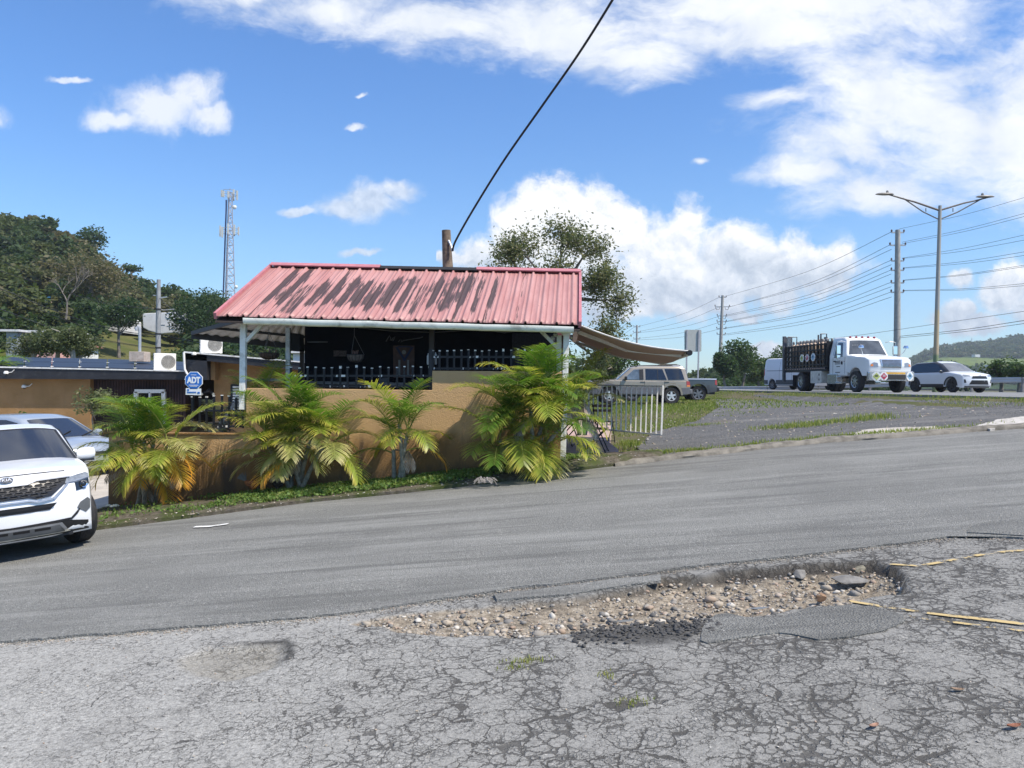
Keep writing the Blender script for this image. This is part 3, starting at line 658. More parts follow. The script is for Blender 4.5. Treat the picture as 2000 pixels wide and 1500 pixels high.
# ================================================================= THE BAR SHACK
def shack():
    RD, ED = 16.0, 13.1
    eL, eR = P(420, 617, ED), P(1133, 634, ED); rL, rR = P(530, 520, RD), P(1133, 533, RD)
    root = thing('bar_shack', (-1.8, 15.5, .25), 'open fronted bar shack under a pink corrugated roof streaked with black mildew', 'building')
    # corrugated front slope
    N = 23; V = []; UV = []
    prof = [(0, 0), (.14, 0), (.16, .16), (.20, .16), (.22, 0), (.38, 0), (.45, 1), (.55, 1), (.62, 0), (.78, 0), (.80, .16), (.84, .16), (.86, 0)]
    us = []
    for i in range(N):
        for a, h in prof:
            us.append(((i + a + .3) / (N + .3), h))
    us = [(0, 0)] + us + [(1, 0)]
    minor = .006
    rows = 14; nrm = (eR - eL).cross(rL - eL).normalized()
    if nrm.z < 0: nrm = -nrm
    for j in range(rows + 1):
        t = j / rows
        for u, h in us:
            a = eL.lerp(eR, u); b = rL.lerp(rR, u); p = a.lerp(b, t)
            V.append(p + nrm * (h * .042 + .01 * mnoise.noise((u * 9, t * 3, 0)))); UV.append((u, t))
    w = len(us); F = [(j * w + i, j * w + i + 1, (j + 1) * w + i + 1, (j + 1) * w + i) for j in range(rows) for i in range(w - 1)]
    t = NT(bpy.data.materials.new('pink_roof_sheet')); au = t.attr('ru'); av = t.attr('rv')
    uv = t.n('ShaderNodeCombineXYZ', X=t.math('MULTIPLY', au, 60.), Y=t.math('MULTIPLY', av, 3.2)).outputs[0]
    pan = t.math('FLOOR', t.math('ADD', t.math('MULTIPLY', au, 23.3), .2)); wn = t.n('ShaderNodeTexWhiteNoise', _noise_dimensions='1D'); t.L(pan, wn.inputs['W']); wn2 = t.n('ShaderNodeTexWhiteNoise', _noise_dimensions='1D'); t.L(t.math('ADD', pan, 50.5), wn2.inputs['W'])
    uvs = t.n('ShaderNodeCombineXYZ', X=t.math('MULTIPLY', au, 95.), Y=t.math('MULTIPLY', av, 1.5)).outputs[0]
    s1 = t.noise(uvs, 1.0, 6, .7, .15); s3 = t.noise(t.scaled(uv, 3., 1.2, 1), 1.2, 4, .7)
    lowb = t.math('ADD', .0, t.math('MULTIPLY', wn.outputs['Value'], .26)); upb = t.math('ADD', .68, t.math('MULTIPLY', wn2.outputs['Value'], .30))
    inv = t.math('MULTIPLY', t.smooth(t.math('SUBTRACT', av, lowb), -.06, .12), t.smooth(t.math('SUBTRACT', upb, av), -.06, .16))
    reg = t.math('MULTIPLY', t.math('MULTIPLY', t.smooth(au, .05, .10), t.smooth(au, .84, .62)), inv)
    fr_ = t.math('FRACT', t.math('ADD', t.math('MULTIPLY', au, 23.3), .2)); side = t.math('MULTIPLY', t.smooth(fr_, .12, .25), t.smooth(fr_, .72, .5))
    k = t.math('ADD', t.math('ADD', s1, t.math('MULTIPLY', t.math('SUBTRACT', s3, .5), .45)), t.math('MULTIPLY', t.math('SUBTRACT', t.math('MULTIPLY', wn.outputs['Value'], side), .22), .30))
    k = t.math('MULTIPLY', t.smooth(t.math('ADD', k, t.math('MULTIPLY', t.math('SUBTRACT', reg, 1.), .30)), .395, .47), .97)
    fad = t.noise(uv, .6, 5, .6)
    c = t.mix(t.smooth(fad, .3, .7), (.36, .165, .155), (.45, .245, .23))
    dots = t.n('ShaderNodeTexVoronoi', Scale=1.); t.L(t.n('ShaderNodeCombineXYZ', X=t.math('MULTIPLY', au, 48.), Y=t.math('MULTIPLY', av, 7.)).outputs[0], dots.inputs['Vector']); dots.inputs['Randomness'].default_value = .35
    c = t.mix(t.math('MULTIPLY', t.smooth(dots.outputs['Distance'], .07, .04), .7), c, (.12, .04, .04))
    c = t.mix(k, c, t.mix(s3, (.012, .010, .010), (.10, .06, .056)))
    pinkroof = t.out(c, .5, spec=.4, bump=fad, bstr=.1, bdist=.01)
    r = nbuild('roof', [tuple(v) for v in V], F, pinkroof, root, attrs={'ru': [a for a, b in UV], 'rv': [b for a, b in UV]})
    sm = r.modifiers.new('thickness', 'SOLIDIFY'); sm.thickness = .012; sm.offset = -1
    # rear slope, ridge cap, gable trim
    bl, br = rL + Vector((0, 3.2, -1.35)), rR + Vector((0, 3.2, -1.35))
    m = MB(); m.add([rL, rR, br, bl, rL - nrm * 0 + Vector((0, 0, -.03)), rR + Vector((0, 0, -.03)), br + Vector((0, 0, -.03)), bl + Vector((0, 0, -.03))], [(0, 1, 2, 3), (7, 6, 5, 4), (0, 4, 5, 1), (1, 5, 6, 2), (2, 6, 7, 3), (3, 7, 4, 0)])
    m.build('rear_roof', pinkroof and mat('plain_pink_sheet', (.45, .17, .19), .5), root)
    pk = mat('plain_pink_sheet', (.5, .2, .22), .5); blk = mat('tar_black', (.015, .014, .015), .7)
    a, b = rL.lerp(rR, .355), rL.lerp(rR, .665)
    def cap(p, q, mt, nm):
        d = Vector((0, .16, -.07)); e = Vector((0, -.16, -.075)); up = Vector((0, 0, .085))
        m = MB(); m.add([p + e + up, q + e + up, q + up, p + up, q + d + up, p + d + up, p + e + up - nrm * .02, q + e + up - nrm * .02], [(0, 1, 2, 3), (3, 2, 4, 5), (0, 6, 7, 1)]); o = m.build(nm, mt, root)
        return o
    cap(rL, a, pk, 'ridge_cap'); cap(b, rR, pk, 'ridge_cap'); o = cap(a - Vector((.02, 0, .02)), b - Vector((-.02, 0, .02)), blk, 'ridge_cap'); o['label'] = 'black bare stretch of ridge without its pink cap'
    for p, q in ((eL, rL), (eR, rR)):
        m = MB(); m.beam(p + Vector((0, 0, .0)), q + Vector((0, 0, .0)), .05, .11, nrm); m.build('gable_trim', pk, root)
    # underside boards + rafters
    up = Vector((0, 0, -.09)); m = MB(); m.add([eL + up, eR + up, rR + up, rL + up, eL + up * 1.3, eR + up * 1.3, rR + up * 1.3, rL + up * 1.3], [(0, 3, 2, 1), (4, 5, 6, 7), (0, 1, 5, 4), (2, 3, 7, 6), (1, 2, 6, 5), (3, 0, 4, 7)]); m.build('roof_boards', dark_wd, root)
    gl, gr = P(477, 627, 13.12), P(1120, 644, 13.12)
    m = MB()
    n = 26; prev = None
    pts = [gl.lerp(gr, i / n) + Vector((0, .012 * mnoise.noise((i * .7, 0, 0)), .014 * mnoise.noise((i * .45, 2, 0)))) for i in range(n + 1)]
    sec = [(-.07, .05), (-.075, .035), (-.06, -.03), (-.03, -.055), (.05, -.055), (.05, .05), (.04, .05), (.04, -.04), (-.03, -.04), (-.055, .05)]
    vs = [p + Vector((0, a, b)) for p in pts for a, b in sec]; k = len(sec)
    m.add(vs, [(i * k + j, i * k + (j + 1) % k, (i + 1) * k + (j + 1) % k, (i + 1) * k + j) for i in range(n) for j in range(k)]); m.add(vs[:k], [tuple(range(k))]); m.add(vs[-k:], [tuple(range(k))])
    m.build('gutter', dirty_w, root, smooth=True)
    m = MB(); m.beam(P(477, 622, 13.36), P(1122, 639, 13.36), .05, .16); m.build('fascia_board', mat('weathered_board', (.30, .28, .24), .8, var=.25, dirt=(.05, .045, .035), dirt_s=5, dirt_a=.9), root)
    def post(a, b, d, w, m_=white_p, nm='post'):
        m = MB(); m.beam(P(*a, d), P(*b, d), w, w, (0, 1, 0)); return m.build(nm, m_, root, bevel=.006)
    post((476, 629), (474, 800), 13.48, .1); post((563, 640), (563, 775), 14.9, .085)
    post((1092, 655), (1090, 880), 13.62, .085); post((1106, 655), (1099, 897), 13.45, .1)
    m = MB(); pc = P(1106, 650, 13.45); m.add([pc + Vector((sx * w, sy * w2, z)) for z, w, w2 in ((-.05, .052, .052), (.05, .13, .07)) for sx, sy in ((-1, -1), (1, -1), (1, 1), (-1, 1))], [(3, 2, 1, 0), (4, 5, 6, 7), (0, 1, 5, 4), (1, 2, 6, 5), (2, 3, 7, 6), (3, 0, 4, 7)]); m.build('post_cap', white_p, root)
    for a, b, d in (((481, 667), (514, 632), 13.5), ((1089, 680), (1055, 645), 13.62)):
        m = MB(); m.beam(P(*a, d), P(*b, d), .06, .07, (0, 1, 0)); m.build('brace', white_p, root)
    post((843.5, 640), (843.5, 740), 13.75, .09, dark_wd)
    post((1098, 655), (1097, 760), 13.7, .05, mat('dark_red_board', (.07, .02, .02), .7))
    # dark room
    xl, xr = P(596, 700, 15.2).x, P(1088, 700, 15.2).x
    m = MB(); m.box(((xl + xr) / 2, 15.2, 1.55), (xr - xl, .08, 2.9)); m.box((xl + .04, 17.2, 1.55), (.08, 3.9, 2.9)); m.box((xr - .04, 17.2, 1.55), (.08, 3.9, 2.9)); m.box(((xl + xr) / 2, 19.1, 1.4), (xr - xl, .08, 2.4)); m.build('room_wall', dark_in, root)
    for kx in range(12):
        pass
    m = MB(); m.box(((P(480, 0, 13.7).x + xr) / 2, 14.6, .22), (xr - P(480, 0, 13.7).x + .2, 2.2, .14)); m.build('floor_slab', mat('dark_floor', (.04, .04, .04), .7), root)
    # ledge, chalk board wall, wires
    m = MB(); m.beam(P(600, 747, 13.85), P(838, 751, 13.85), .28, .05); m.build('counter_top', mat('grey_plank', (.16, .155, .15), .7, var=.3, vs=5), root)
    m = MB(); m.beam(P(480, 742, 14.3), P(560, 742, 14.3), .35, .05); m.build('side_counter', mat('grey_plank', (.16, .155, .15), .7), root)
    m = MB(); m.add([], [])
    q = [P(1000, 650, 15.1), P(1086, 652, 15.1), P(1086, 715, 15.1), P(1000, 715, 15.1)]; m.prism(q, (0, .03, 0)); m.build('chalk_board', mat('dark_slate', (.012, .013, .022), .6, var=.6, vs=40, dirt=(.05, .05, .07), dirt_s=30, dirt_a=.6), root)
    for pts in ([(700, 640), (760, 646), (840, 649)], [(850, 649), (900, 646), (935, 642)], [(935, 642), (985, 650), (1040, 643)], [(600, 668), (640, 668)]):
        m = MB(); m.tube([P(a, b, 14.2) for a, b in pts], .008, 5); m.build('light_wire', mat('grey_flex', (.12, .12, .12), .6), root)
    for (a, b) in ((1085, 655), (1079, 662)):
        m = MB(); m.lathe([(0, -.03), (.035, -.025), (.045, .02), (.02, .05), (0, .055)], P(a, b, 13.7), n=10); m.build('porch_lamp', white_p, root, smooth=True)
    # lean-to at the rear left
    A, B, C_, D_ = P(375, 651, 19), P(604, 674, 19), P(604, 634, 15.2), P(478, 622, 15.2)
    n = 46; V = []; 
    for t_ in (0, 1):
        for i in range(n + 1):
            u = i / n; p = A.lerp(B, u).lerp(D_.lerp(C_, u), t_); V.append(p + Vector((0, 0, .035 * (1 if i % 4 in (1, 2) else 0))))
    m = MB(); m.add(V, [(i, i + 1, n + 2 + i, n + 1 + i) for i in range(n)]); o = m.build('lean_to_roof', grey_corr, root); s_ = o.modifiers.new('thickness', 'SOLIDIFY'); s_.thickness = .01
    m = MB(); m.beam(A + Vector((0, 0, -.06)), B + Vector((0, 0, -.06)), .07, .15); m.beam(A + Vector((0, 0, .0)), D_, .05, .09); m.beam(A.lerp(D_, .5) + Vector((0, 0, -.03)), B.lerp(C_, .5) + Vector((0, 0, -.03)), .05, .06); m.build('lean_to_beam', black_p, root)
    m = MB(); m.beam(P(590, 672, 18.8), P(590, 800, 18.8), .09, .09, (0, 1, 0)); m.build('post', dark_wd, root)
    return root
shack()
# things in the bar
def flag_board():
    root = thing('flag_board', P(789, 735, 15.08), 'upright wooden plank board painted with a striped flag, hanging in the dark bar', 'wall art')
    d = 15.12
    m = MB(); m.prism([P(768, 675, d), P(810, 675, d), P(809, 738, d), P(769, 738, d)], (0, -.03, 0)); m.build('board', mat('dim_redbrown_board', (.09, .045, .035), .7, var=.3, vs=8), root)
    def strip(poly, mt, nm):
        m = MB(); m.prism([P(a, b, d - .031) for a, b in poly], (0, -.008, 0)); m.build(nm, mt, root)
    bl = mat('dim_blue', (.015, .022, .07), .7); wh = mat('dim_white', (.22, .21, .2), .7)
    strip([(772, 678), (777, 678), (790, 699), (803, 678), (808, 678), (791, 705), (789, 705)], bl, 'triangle'); strip([(777, 676), (803, 676), (803, 678.5), (777, 678.5)], bl, 'triangle_band')
    c = MB(); c.lathe([(0, -.04), (.042, -.04), (.042, -.0)], P(789.5, 688, d), 'y', 18); c.build('disc', wh, root)
    for x in (780, 797): strip([(x - 2, 703), (x + 2, 703), (x + 2, 736), (x - 2, 736)], wh, 'stripe')
flag_board()
m = MB(); m.prism([P(652, 684.5, 15.12), P(677, 685, 15.12), P(677, 696, 15.12), P(652, 696, 15.12)], (0, -.03, 0)); tag(m.build('wall_sign', mat('dim_plank', (.075, .05, .045), .7, var=.5, vs=30)), 'small dark reddish plank sign left of the hanging basket inside the bar', 'sign')
def squiggle():
    m = MB(); pts = [(754, 667), (757, 662), (761, 655.5), (763, 660), (762, 665)], [(764, 665), (768, 660), (772, 657.5), (770, 662), (767, 666)], [(778, 668), (781, 664), (785, 664), (783, 668), (788, 665), (794, 664), (800, 663), (806, 662), (812, 661), (820, 660), (826, 658)]
    for q in pts: m.tube([P(a, b, 15.13) for a, b in q], .009, 5)
    tag(m.build('script_lettering', mat('faint_white_paint', (.16, .16, .17), .7)), 'faint pale scribbled lettering on the dark wall above the flag board', 'sign')
squiggle()
def basket(px, py, d, w, h, apex, label, mt):
    c = P(px, py, d); root = thing('hanging_basket', c, label, 'hanging basket', 'hanging flower baskets')
    r_ = w / 2 / 1500 * d; hh = h / 1500 * d
    m = MB(); prof = [(r_ * math.cos(a) ** .7, -hh * math.sin(a)) for a in [i * math.pi / 2 / 7 for i in range(7)]] + [(.01, -hh)]
    m.lathe(prof, c, n=22); m.lathe([(r_ * .93, 0), (0, -.01)], c, n=22); m.build('liner', mt, root, smooth=True)
    f = MB()
    for k in range(14):
        a = k / 14 * 2 * math.pi; f.tube([c + Vector((x * math.cos(a) * 1.02, x * math.sin(a) * 1.02, z * 1.02)) for x, z in prof], .004, 4)
    f.tube([c + Vector((r_ * 1.02 * math.cos(a), r_ * 1.02 * math.sin(a), .003)) for a in [i / 20 * 2 * math.pi for i in range(21)]], .007, 4); f.build('wire_frame', iron, root)
    ap = P(*apex, d); ch = MB()
    for a in (.2, 2.3, 4.4): ch.tube([c + Vector((r_ * math.cos(a), r_ * math.sin(a), 0)), ap], .0035, 4)
    ch.tube([ap, ap + Vector((0, 0, .25))], .004, 4); ch.build('chain', mat('grey_flex', (.12, .12, .12), .6), root)
    for k in range(6):
        pl = MB(); a = random.random() * 6.28; s = random.uniform(.02, r_ * .7); q = c + Vector((s * math.cos(a), s * math.sin(a), 0)); pl.tube([q, q + Vector((random.uniform(-.03, .03), 0, random.uniform(.03, .09)))], [.006, .012], 5)
        pl.build('plant_stem', mat('dry_pinkish_stems', (.16, .09, .07), .8), root)
basket(694.5, 693, 13.9, 33, 15, (692, 655), 'coir hanging basket in the dark middle of the bar, right of the small plank sign', mat('pale_coir', (.11, .09, .08), .9, var=.3, vs=20))
basket(526, 690, 13.9, 38, 12, (525, 650), 'brown hanging basket in the open left bay of the bar', mat('brown_coir', (.07, .045, .035), .9, var=.4, vs=20))
m = MB(); m.prism([P(567, 650, 14.6), P(585, 652, 14.6), P(586, 686, 14.6), P(567.5, 685, 14.6)], (0, .3, 0)); o = m.build('loudspeaker', mat('matt_black_box', (.01, .01, .011), .8)); tag(o, 'tall black loudspeaker box mounted on the rear left post of the bar', 'loudspeaker')
for i, (a, b, w) in enumerate([(752, 745, 12), (820, 746, 18)]):
    m = MB(); c = P(a, b, 13.9); m.box(c + Vector((0, 0, .0)), (w / 108, .16, .1)); m.box(c + Vector((0, 0, .06)), (w / 108 * .8, .12, .02)); m.box(c + Vector((0, -.082, 0)), (w / 108 * .7, .004, .03))
    tag(m.build('counter_box', mat('dim_grey_box%d' % i, (.10, .095, .1) if i else (.06, .065, .07), .6), bevel=.006), ['small dark grey box on the bar counter, left of the flag board stripes', 'wider grey box on the bar counter near its right end'][i], 'box')
for i, (a, b, h) in enumerate([(836.5, 701, 22), (850.5, 700, 24)]):
    m = MB(); c = P(a, b, 13.8); m.lathe([(0, -h / 218), (.022, -h / 218), (.026, -h / 218 + .02), (.026, h / 218 - .05), (.01, h / 218 - .02), (.01, h / 218), (0, h / 218)], c, n=12)
    tag(m.build('white_bottle', mat('white_plastic', (.6, .6, .6), .4), smooth=True), ['white cylinder left of the dark middle post of the bar', 'white cylinder right of the dark middle post of the bar'][i], 'canister')
# awning
def awning():
    A, B, C_, D_ = P(1126, 633, 13.3), P(1122, 663, 17.5), P(1344, 686, 13.7), P(1290, 707, 17.5)
    root = thing('awning', (A + B) / 2, 'beige fabric awning sagging out from the right gable of the bar', 'awning')
    t = NT(bpy.data.materials.new('awning_fabric')); p = t.pos(); n = t.noise(p, 5, 4, .6); st = t.noise(t.scaled(p, 14, .6, .6), 1, 2)
    c = t.mix(n, (.42, .31, .24), (.34, .25, .195)); c = t.mix(t.math('MULTIPLY', st, .3), c, (.5, .39, .32)); fab = t.out(c, .8, spec=.2, trans=.16)
    def f(u, v):
        p = A.lerp(B, v).lerp(C_.lerp(D_, v), u)
        return p + Vector((0, 0, -.16 * math.sin(math.pi * u) * (.6 + .5 * math.sin(math.pi * v)) + .10 * math.sin(math.pi * v) * -u))
    m = MB(); m.grid(f, 24, 16); o = m.build('fabric', fab, root, smooth=True)
    s_ = o.modifiers.new('thickness', 'SOLIDIFY'); s_.thickness = .008
    al = mat('cream_alu', (.62, .60, .55), .45, .1)
    m = MB(); m.beam(C_ + Vector((.02, 0, -.03)), D_ + Vector((.02, 0, -.03)), .07, .09); m.build('front_bar', al, root, bevel=.01)
    m = MB(); m.beam(A, B, .1, .12); m.build('roller_box', al, root, bevel=.01)
    m = MB(); m.tube([f(i / 12, 0) + Vector((0, -.01, .004)) for i in range(13)], .014, 6); m.build('sunlit_hem', mat('sunlit_hem_white', (.75, .73, .7), .7, trans=.2), root)  # curled fabric edge; the sunlight on it is painted in as white
    for v in (.12, .86):
        a = A.lerp(B, v) + Vector((.03, 0, -.1)); b = C_.lerp(D_, v) + Vector((-.05, 0, -.06)); mid = (a + b) / 2 + Vector((0, (.35 if v < .5 else -.35), -.1))
        m = MB(); m.beam(a, mid, .045, .06); m.beam(mid, b, .04, .05); m.build('folding_arm', al, root)
    m = MB(); m.lathe([(0, -.05), (.05, -.05), (.05, .05), (0, .05)], C_ + Vector((.02, 0, -.03)), 'y', 14); m.build('end_cap', blackp, root)
awning()
# white gate
def gate():
    R_, L_ = (1294, 15.6), (1166, 17.0)
    tr, br = P(1295, 754.5, R_[1]), P(1291.5, 849, R_[1]); tl, bl = P(1150, 752, 17.2), P(1150, 836, 17.2)
    root = thing('barred_gate', (bl + br) / 2, 'open white gate of thin vertical bars swung out over the gravel', 'gate')
    wm = mat('white_gate_paint', (.80, .78, .74), .5, dirt=(.35, .22, .14), dirt_s=12, dirt_a=.5)
    for nm, a, b, w in (('top_rail', tl, tr, .03), ('bottom_rail', bl, br, .03), ('end_stile', tr, br, .035), ('end_stile', tl, bl, .035)):
        m = MB(); m.beam(a, b, w, w, (0, 1, 0) if 'stile' in nm else (0, 0, 1)); m.build(nm, wm, root)
    n = 15
    for i in range(1, n):
        m = MB(); m.beam(tl.lerp(tr, i / n), bl.lerp(br, i / n), .026, .026, (0, 1, 0)); m.build('bar', wm, root)
gate()
def bistro_chair(loc, yaw, label):
    root = thing('folding_chair', loc, label, 'chair', 'folding bistro chairs on the pink slab')
    root.rotation_euler = (0, 0, yaw); ORG[root.name] = Vector()
    for s in (-1, 1):
        m = MB(); m.beam((s * .2, -.22, 0), (s * .2, .16, .82), .022, .014, (1, 0, 0)); m.build('back_leg', iron, root)
        m = MB(); m.beam((s * .17, .24, 0), (s * .17, -.2, .46), .022, .014, (1, 0, 0)); m.build('front_leg', iron, root)
    m = MB(); m.beam((-.2, -.2, .04), (.2, -.2, .04), .014, .014); m.beam((-.17, .2, .08), (.17, .2, .08), .014, .014); m.build('stretcher', iron, root)
    m = MB()
    for k in range(6): m.box((0, -.2 + k * .075, .455), (.4, .055, .016))
    m.build('seat', brown_w, root)
    m = MB()
    for z in (.69, .79): m.box((0, .16 + (z - .8) * .46, z), (.44, .016, .055))
    m.build('backrest', brown_w, root)
sl_z = lambda y: .3 + .014 * (y - 14)
bistro_chair((1.62, 14.75, sl_z(14.75)), R(75), 'folding chair seen side on at the front of the pink slab, nearest the street')
bistro_chair((2.02, 16.9, sl_z(16.9)), R(8), 'brown slatted folding chair behind the gate bars, its back to the bar')
bistro_chair((1.15, 15.9, sl_z(15.9)), R(60), 'folding chair half hidden behind the right post and palm')
# ================================================================= ORANGE BUILDING behind
def orange_building():
    d = 25.
    root = thing('low_orange_building', P(200, 900, d + 2), 'long low orange building with black fascia and a dark boarded entrance', 'building')
    def face(poly, dd, depth, mt, nm, bev=0):
        m = MB(); m.prism([P(a, b, dd) for a, b in poly], (0, depth, 0)); return m.build(nm, mt, root, bevel=bev)
    face([(-160, 738), (176, 740), (176, 890), (-160, 890)], d, 6, M_wall2, 'wall')
    face([(176, 741), (362, 742), (362, 890), (176, 890)], d + .25, 5.5, mat('dark_maroon_boards', (.045, .022, .022), .7, var=.35, vs=3), 'entrance_wall')
    b_ = MB()
    for k in range(34):
        x = 178 + k * 5.4; b_.beam(P(x, 742, d + .23), P(x, 880, d + .23), .012, .02, (0, 1, 0))
    b_.build('board_joint', mat('board_gap', (.015, .008, .008), .8), root)
    face([(-160, 714), (362, 725), (362, 741.5), (-160, 739)], d - .35, 7, black_p, 'fascia')
    face([(-160, 712), (374, 724), (374, 726.2), (-160, 715)], d - .38, 7.1, mat('white_parapet_edge', (.7, .7, .68), .6, dirt=(.25, .23, .2), dirt_s=4, dirt_a=.6), 'roof_edge')
    # right, taller block
    face([(360, 688), (404, 690), (404, 742), (360, 740)], d - .9, .3, black_p, 'block_end')
    face([(360, 688), (640, 712), (640, 728), (404, 705), (360, 702)], d - .9, 7, black_p, 'block_fascia')
    face([(404, 704), (420, 706), (420, 742), (404, 742)], d - .6, .3, M_wall2, 'pilaster')
    face([(418, 705), (700, 712), (700, 880), (418, 880)], d - .1, 6, M_wall2, 'block_wall')
    face([(359, 686), (640, 710), (640, 712.5), (359, 689)], d - .94, 7.1, mat('white_parapet_edge', (.7, .7, .68), .6), 'block_roof_edge')
    m = MB(); m.tube([P(*q, d - .97) for q in [(359, 688), (360, 710), (361, 722), (368, 734), (362, 742)]], .035, 6); m.build('overflow_stain', mat('white_parapet_edge', (.7, .7, .68), .6), root)
    # door
    fr = MB()
    for a, b in (((266, 765), (266, 830)), ((320, 765), (320, 830)), ((264, 764), (322, 764)), ((293, 766), (293, 830))): fr.beam(P(*a, d + .12), P(*b, d + .12), .12 if a != (293, 766) else .05, .1, (0, 1, 0))
    df = fr.build('door_frame', white_p, root)
    m = MB(); m.prism([P(268, 767, d + .2), P(318, 767, d + .2), P(318, 900, d + .2), P(268, 900, d + .2)], (0, .03, 0)); m.build('door_glass', glass_dark, df)
    # louvre window on the right block
    w = MB(); w.beam(P(452, 752, d - .16), P(478, 752, d - .16), .05, .06); w.beam(P(452.5, 752, d - .16), P(452.5, 800, d - .16), .06, .05, (0, 1, 0)); wf = w.build('window_frame', iron, root)
    w = MB()
    for k in range(9): w.box(P(466, 756 + k * 5.4, d - .15), (.42, .03, .055))
    w.build('louvre', white_p, wf)
    m = MB(); m.box(P(466, 778, d - .11), (.46, .02, .8)); m.build('window_recess', slot_m, wf)
    m = MB(); m.lathe([(.02, 0), (.12, .03), (.14, .12), (.04, .18), (0, .18)], P(406, 765, d - 1.1), n=12)
    return root
orange_building()
def ac_unit(px, py, d, label):
    c = P(px, py, d); root = thing('air_conditioner', c + Vector((0, .2, -.01)), label, 'air conditioner', 'outdoor air conditioning units on the roofs')
    W, H, D = .66, .56, .32
    ORG[root.name] = Vector(); root.rotation_euler = (0, 0, R(28))
    m = MB(); m.box((0, 0, H / 2), (W, D, H)); m.build('casing', ac_w, root, bevel=.02)
    g = MB(); n = 24; cx, cz = .1, H / 2
    for r_ in (.05, .09, .13, .17, .21): g.tube([(cx + r_ * math.cos(k / n * 6.2832), -D / 2 - .012, cz + r_ * 1.05 * math.sin(k / n * 6.2832)) for k in range(n + 1)], .006, 4)
    for k in range(8): a = k / 8 * 3.1416; g.tube([(cx - .21 * math.cos(a), -D / 2 - .012, cz - .21 * math.sin(a)), (cx + .21 * math.cos(a), -D / 2 - .012, cz + .21 * math.sin(a))], .004, 4)
    g.build('fan_grille', mat('grille_grey', (.38, .37, .34), .6), root)
    m = MB(); m.lathe([(0, 0), (.205, 0)], (cx, -D / 2 - .004, cz), 'y', 24); m.build('fan_recess', mat('fan_shadow', (.22, .21, .19), .7), root)
    s = MB()
    for k in range(9):
        for j in range(2): s.box((-W / 2 - .002, -.06 + j * .13, .07 + k * .052), (.006, .10, .028))
    s.build('side_vent', slot_m, root)
    f = MB(); f.box((-.22, 0, -.02), (.06, D + .04, .05)); f.box((.22, 0, -.02), (.06, D + .04, .05)); f.build('foot', slot_m, root)
    return root
ac_unit(316, 723, 24.9, 'white air conditioning unit on the low roof left of the blue octagon sign')
ac_unit(407, 689, 24.4, 'white air conditioning unit on the raised black roof end under the lean-to')
def camera_dome(px, py, d, label):
    c = P(px, py, d); root = thing('security_camera', c, label, 'security camera', 'white security cameras')
    m = MB(); m.lathe([(0, .09), (.05, .085), (.075, .04), (.07, 0), (0, -.01)], c, 'z', 14); m.build('housing', white_p, root, smooth=True)
    m = MB(); m.lathe([(.04, -.005), (.035, -.035), (0, -.045)], c, 'z', 12); m.build('lens', glass_dark, root, smooth=True)
    m = MB(); m.tube([c + Vector((.06, 0, .04)), c + Vector((.16, .02, .05)), c + Vector((.24, .03, .13))], .012, 6); m.build('cable', white_p, root)
camera_dome(379, 693, 24., 'small white security camera on the black block end above the blue octagon sign')
camera_dome(12, 730, 24.55, 'small white security camera under the fascia at the far left edge')
camera_dome(47, 757, 24.95, 'tiny dark round camera on the orange wall above the silver car')
def wall_lamp():
    c = P(408, 765, 24.75); root = thing('twin_flood_lamp', c, 'small black twin flood lamp on the orange wall right of the octagon sign', 'lamp')
    m = MB(); m.lathe([(0, -.02), (.07, 0), (.09, .03), (.04, .09), (0, .1)], c, n=12); m.build('housing', blackp, root, smooth=True)
    for s in (-1, 1):
        m = MB(); m.tube([c, c + Vector((s * .12, -.05, -.02)), c + Vector((s * .17, -.08, -.06))], [.02, .03, .05], 8); lm = m.build('lamp_head', blackp, root)
        m = MB(); m.lathe([(0, -.01), (.045, -.01), (.03, .01), (0, .012)], c + Vector((s * .185, -.1, -.075)), 'y', 10); m.build('bulb', mat('cream_bulb', (.7, .62, .45), .3), lm)
wall_lamp()
# roof deck of blue dark panels
def panels():
    root = thing('solar_array', P(180, 715, 29), 'rows of dark blue solar panels lying across the low orange building roof', 'solar panels')
    t = NT(bpy.data.materials.new('blue_panel')); p = t.obj(); g = t.noise(t.scaled(p, .3, 3, 1), 1, 3)
    c = t.mix(g, (.012, .015, .022), (.03, .05, .09)); pm = t.out(c, .5, spec=.35)
    q0, q1, q2, q3 = P(-60, 717, 26.5), P(372, 723, 26.2), P(372, 707, 31), P(-60, 697, 31)
    n = 8
    for j in range(2):
        for i in range(n):
            u0, u1, v0, v1 = i / n + .002, (i + 1) / n - .002, j / 2 + .01, (j + 1) / 2 - .01
            f = lambda u, v: q0.lerp(q1, u).lerp(q3.lerp(q2, u), v)
            bow = lambda u: Vector((0, 0, .05 * math.sin(math.pi * u)))
            m = MB(); m.prism([f(u0, v0) + bow(u0), f(u1, v0) + bow(u1), f(u1, v1) + bow(u1), f(u0, v1) + bow(u0)], (0, 0, -.04)); m.build('panel', pm, root)
            m = MB(); m.box(f(u0, v0) + bow(u0) + Vector((0, 0, .012)), (.07, .07, .02)); m.build('clamp', white_p, root)
    r = MB()
    for v in (0, .5): r.beam(q0.lerp(q3, v) + Vector((0, 0, -.06)), q1.lerp(q2, v) + Vector((0, 0, -.06)), .04, .04)
    for k in range(9): a = q0.lerp(q1, k / 8); r.beam(a + Vector((0, 0, -.05)), a + Vector((0, 0, -.45)), .04, .04, (0, 1, 0))
    r.build('rack', blackp, root)
panels()
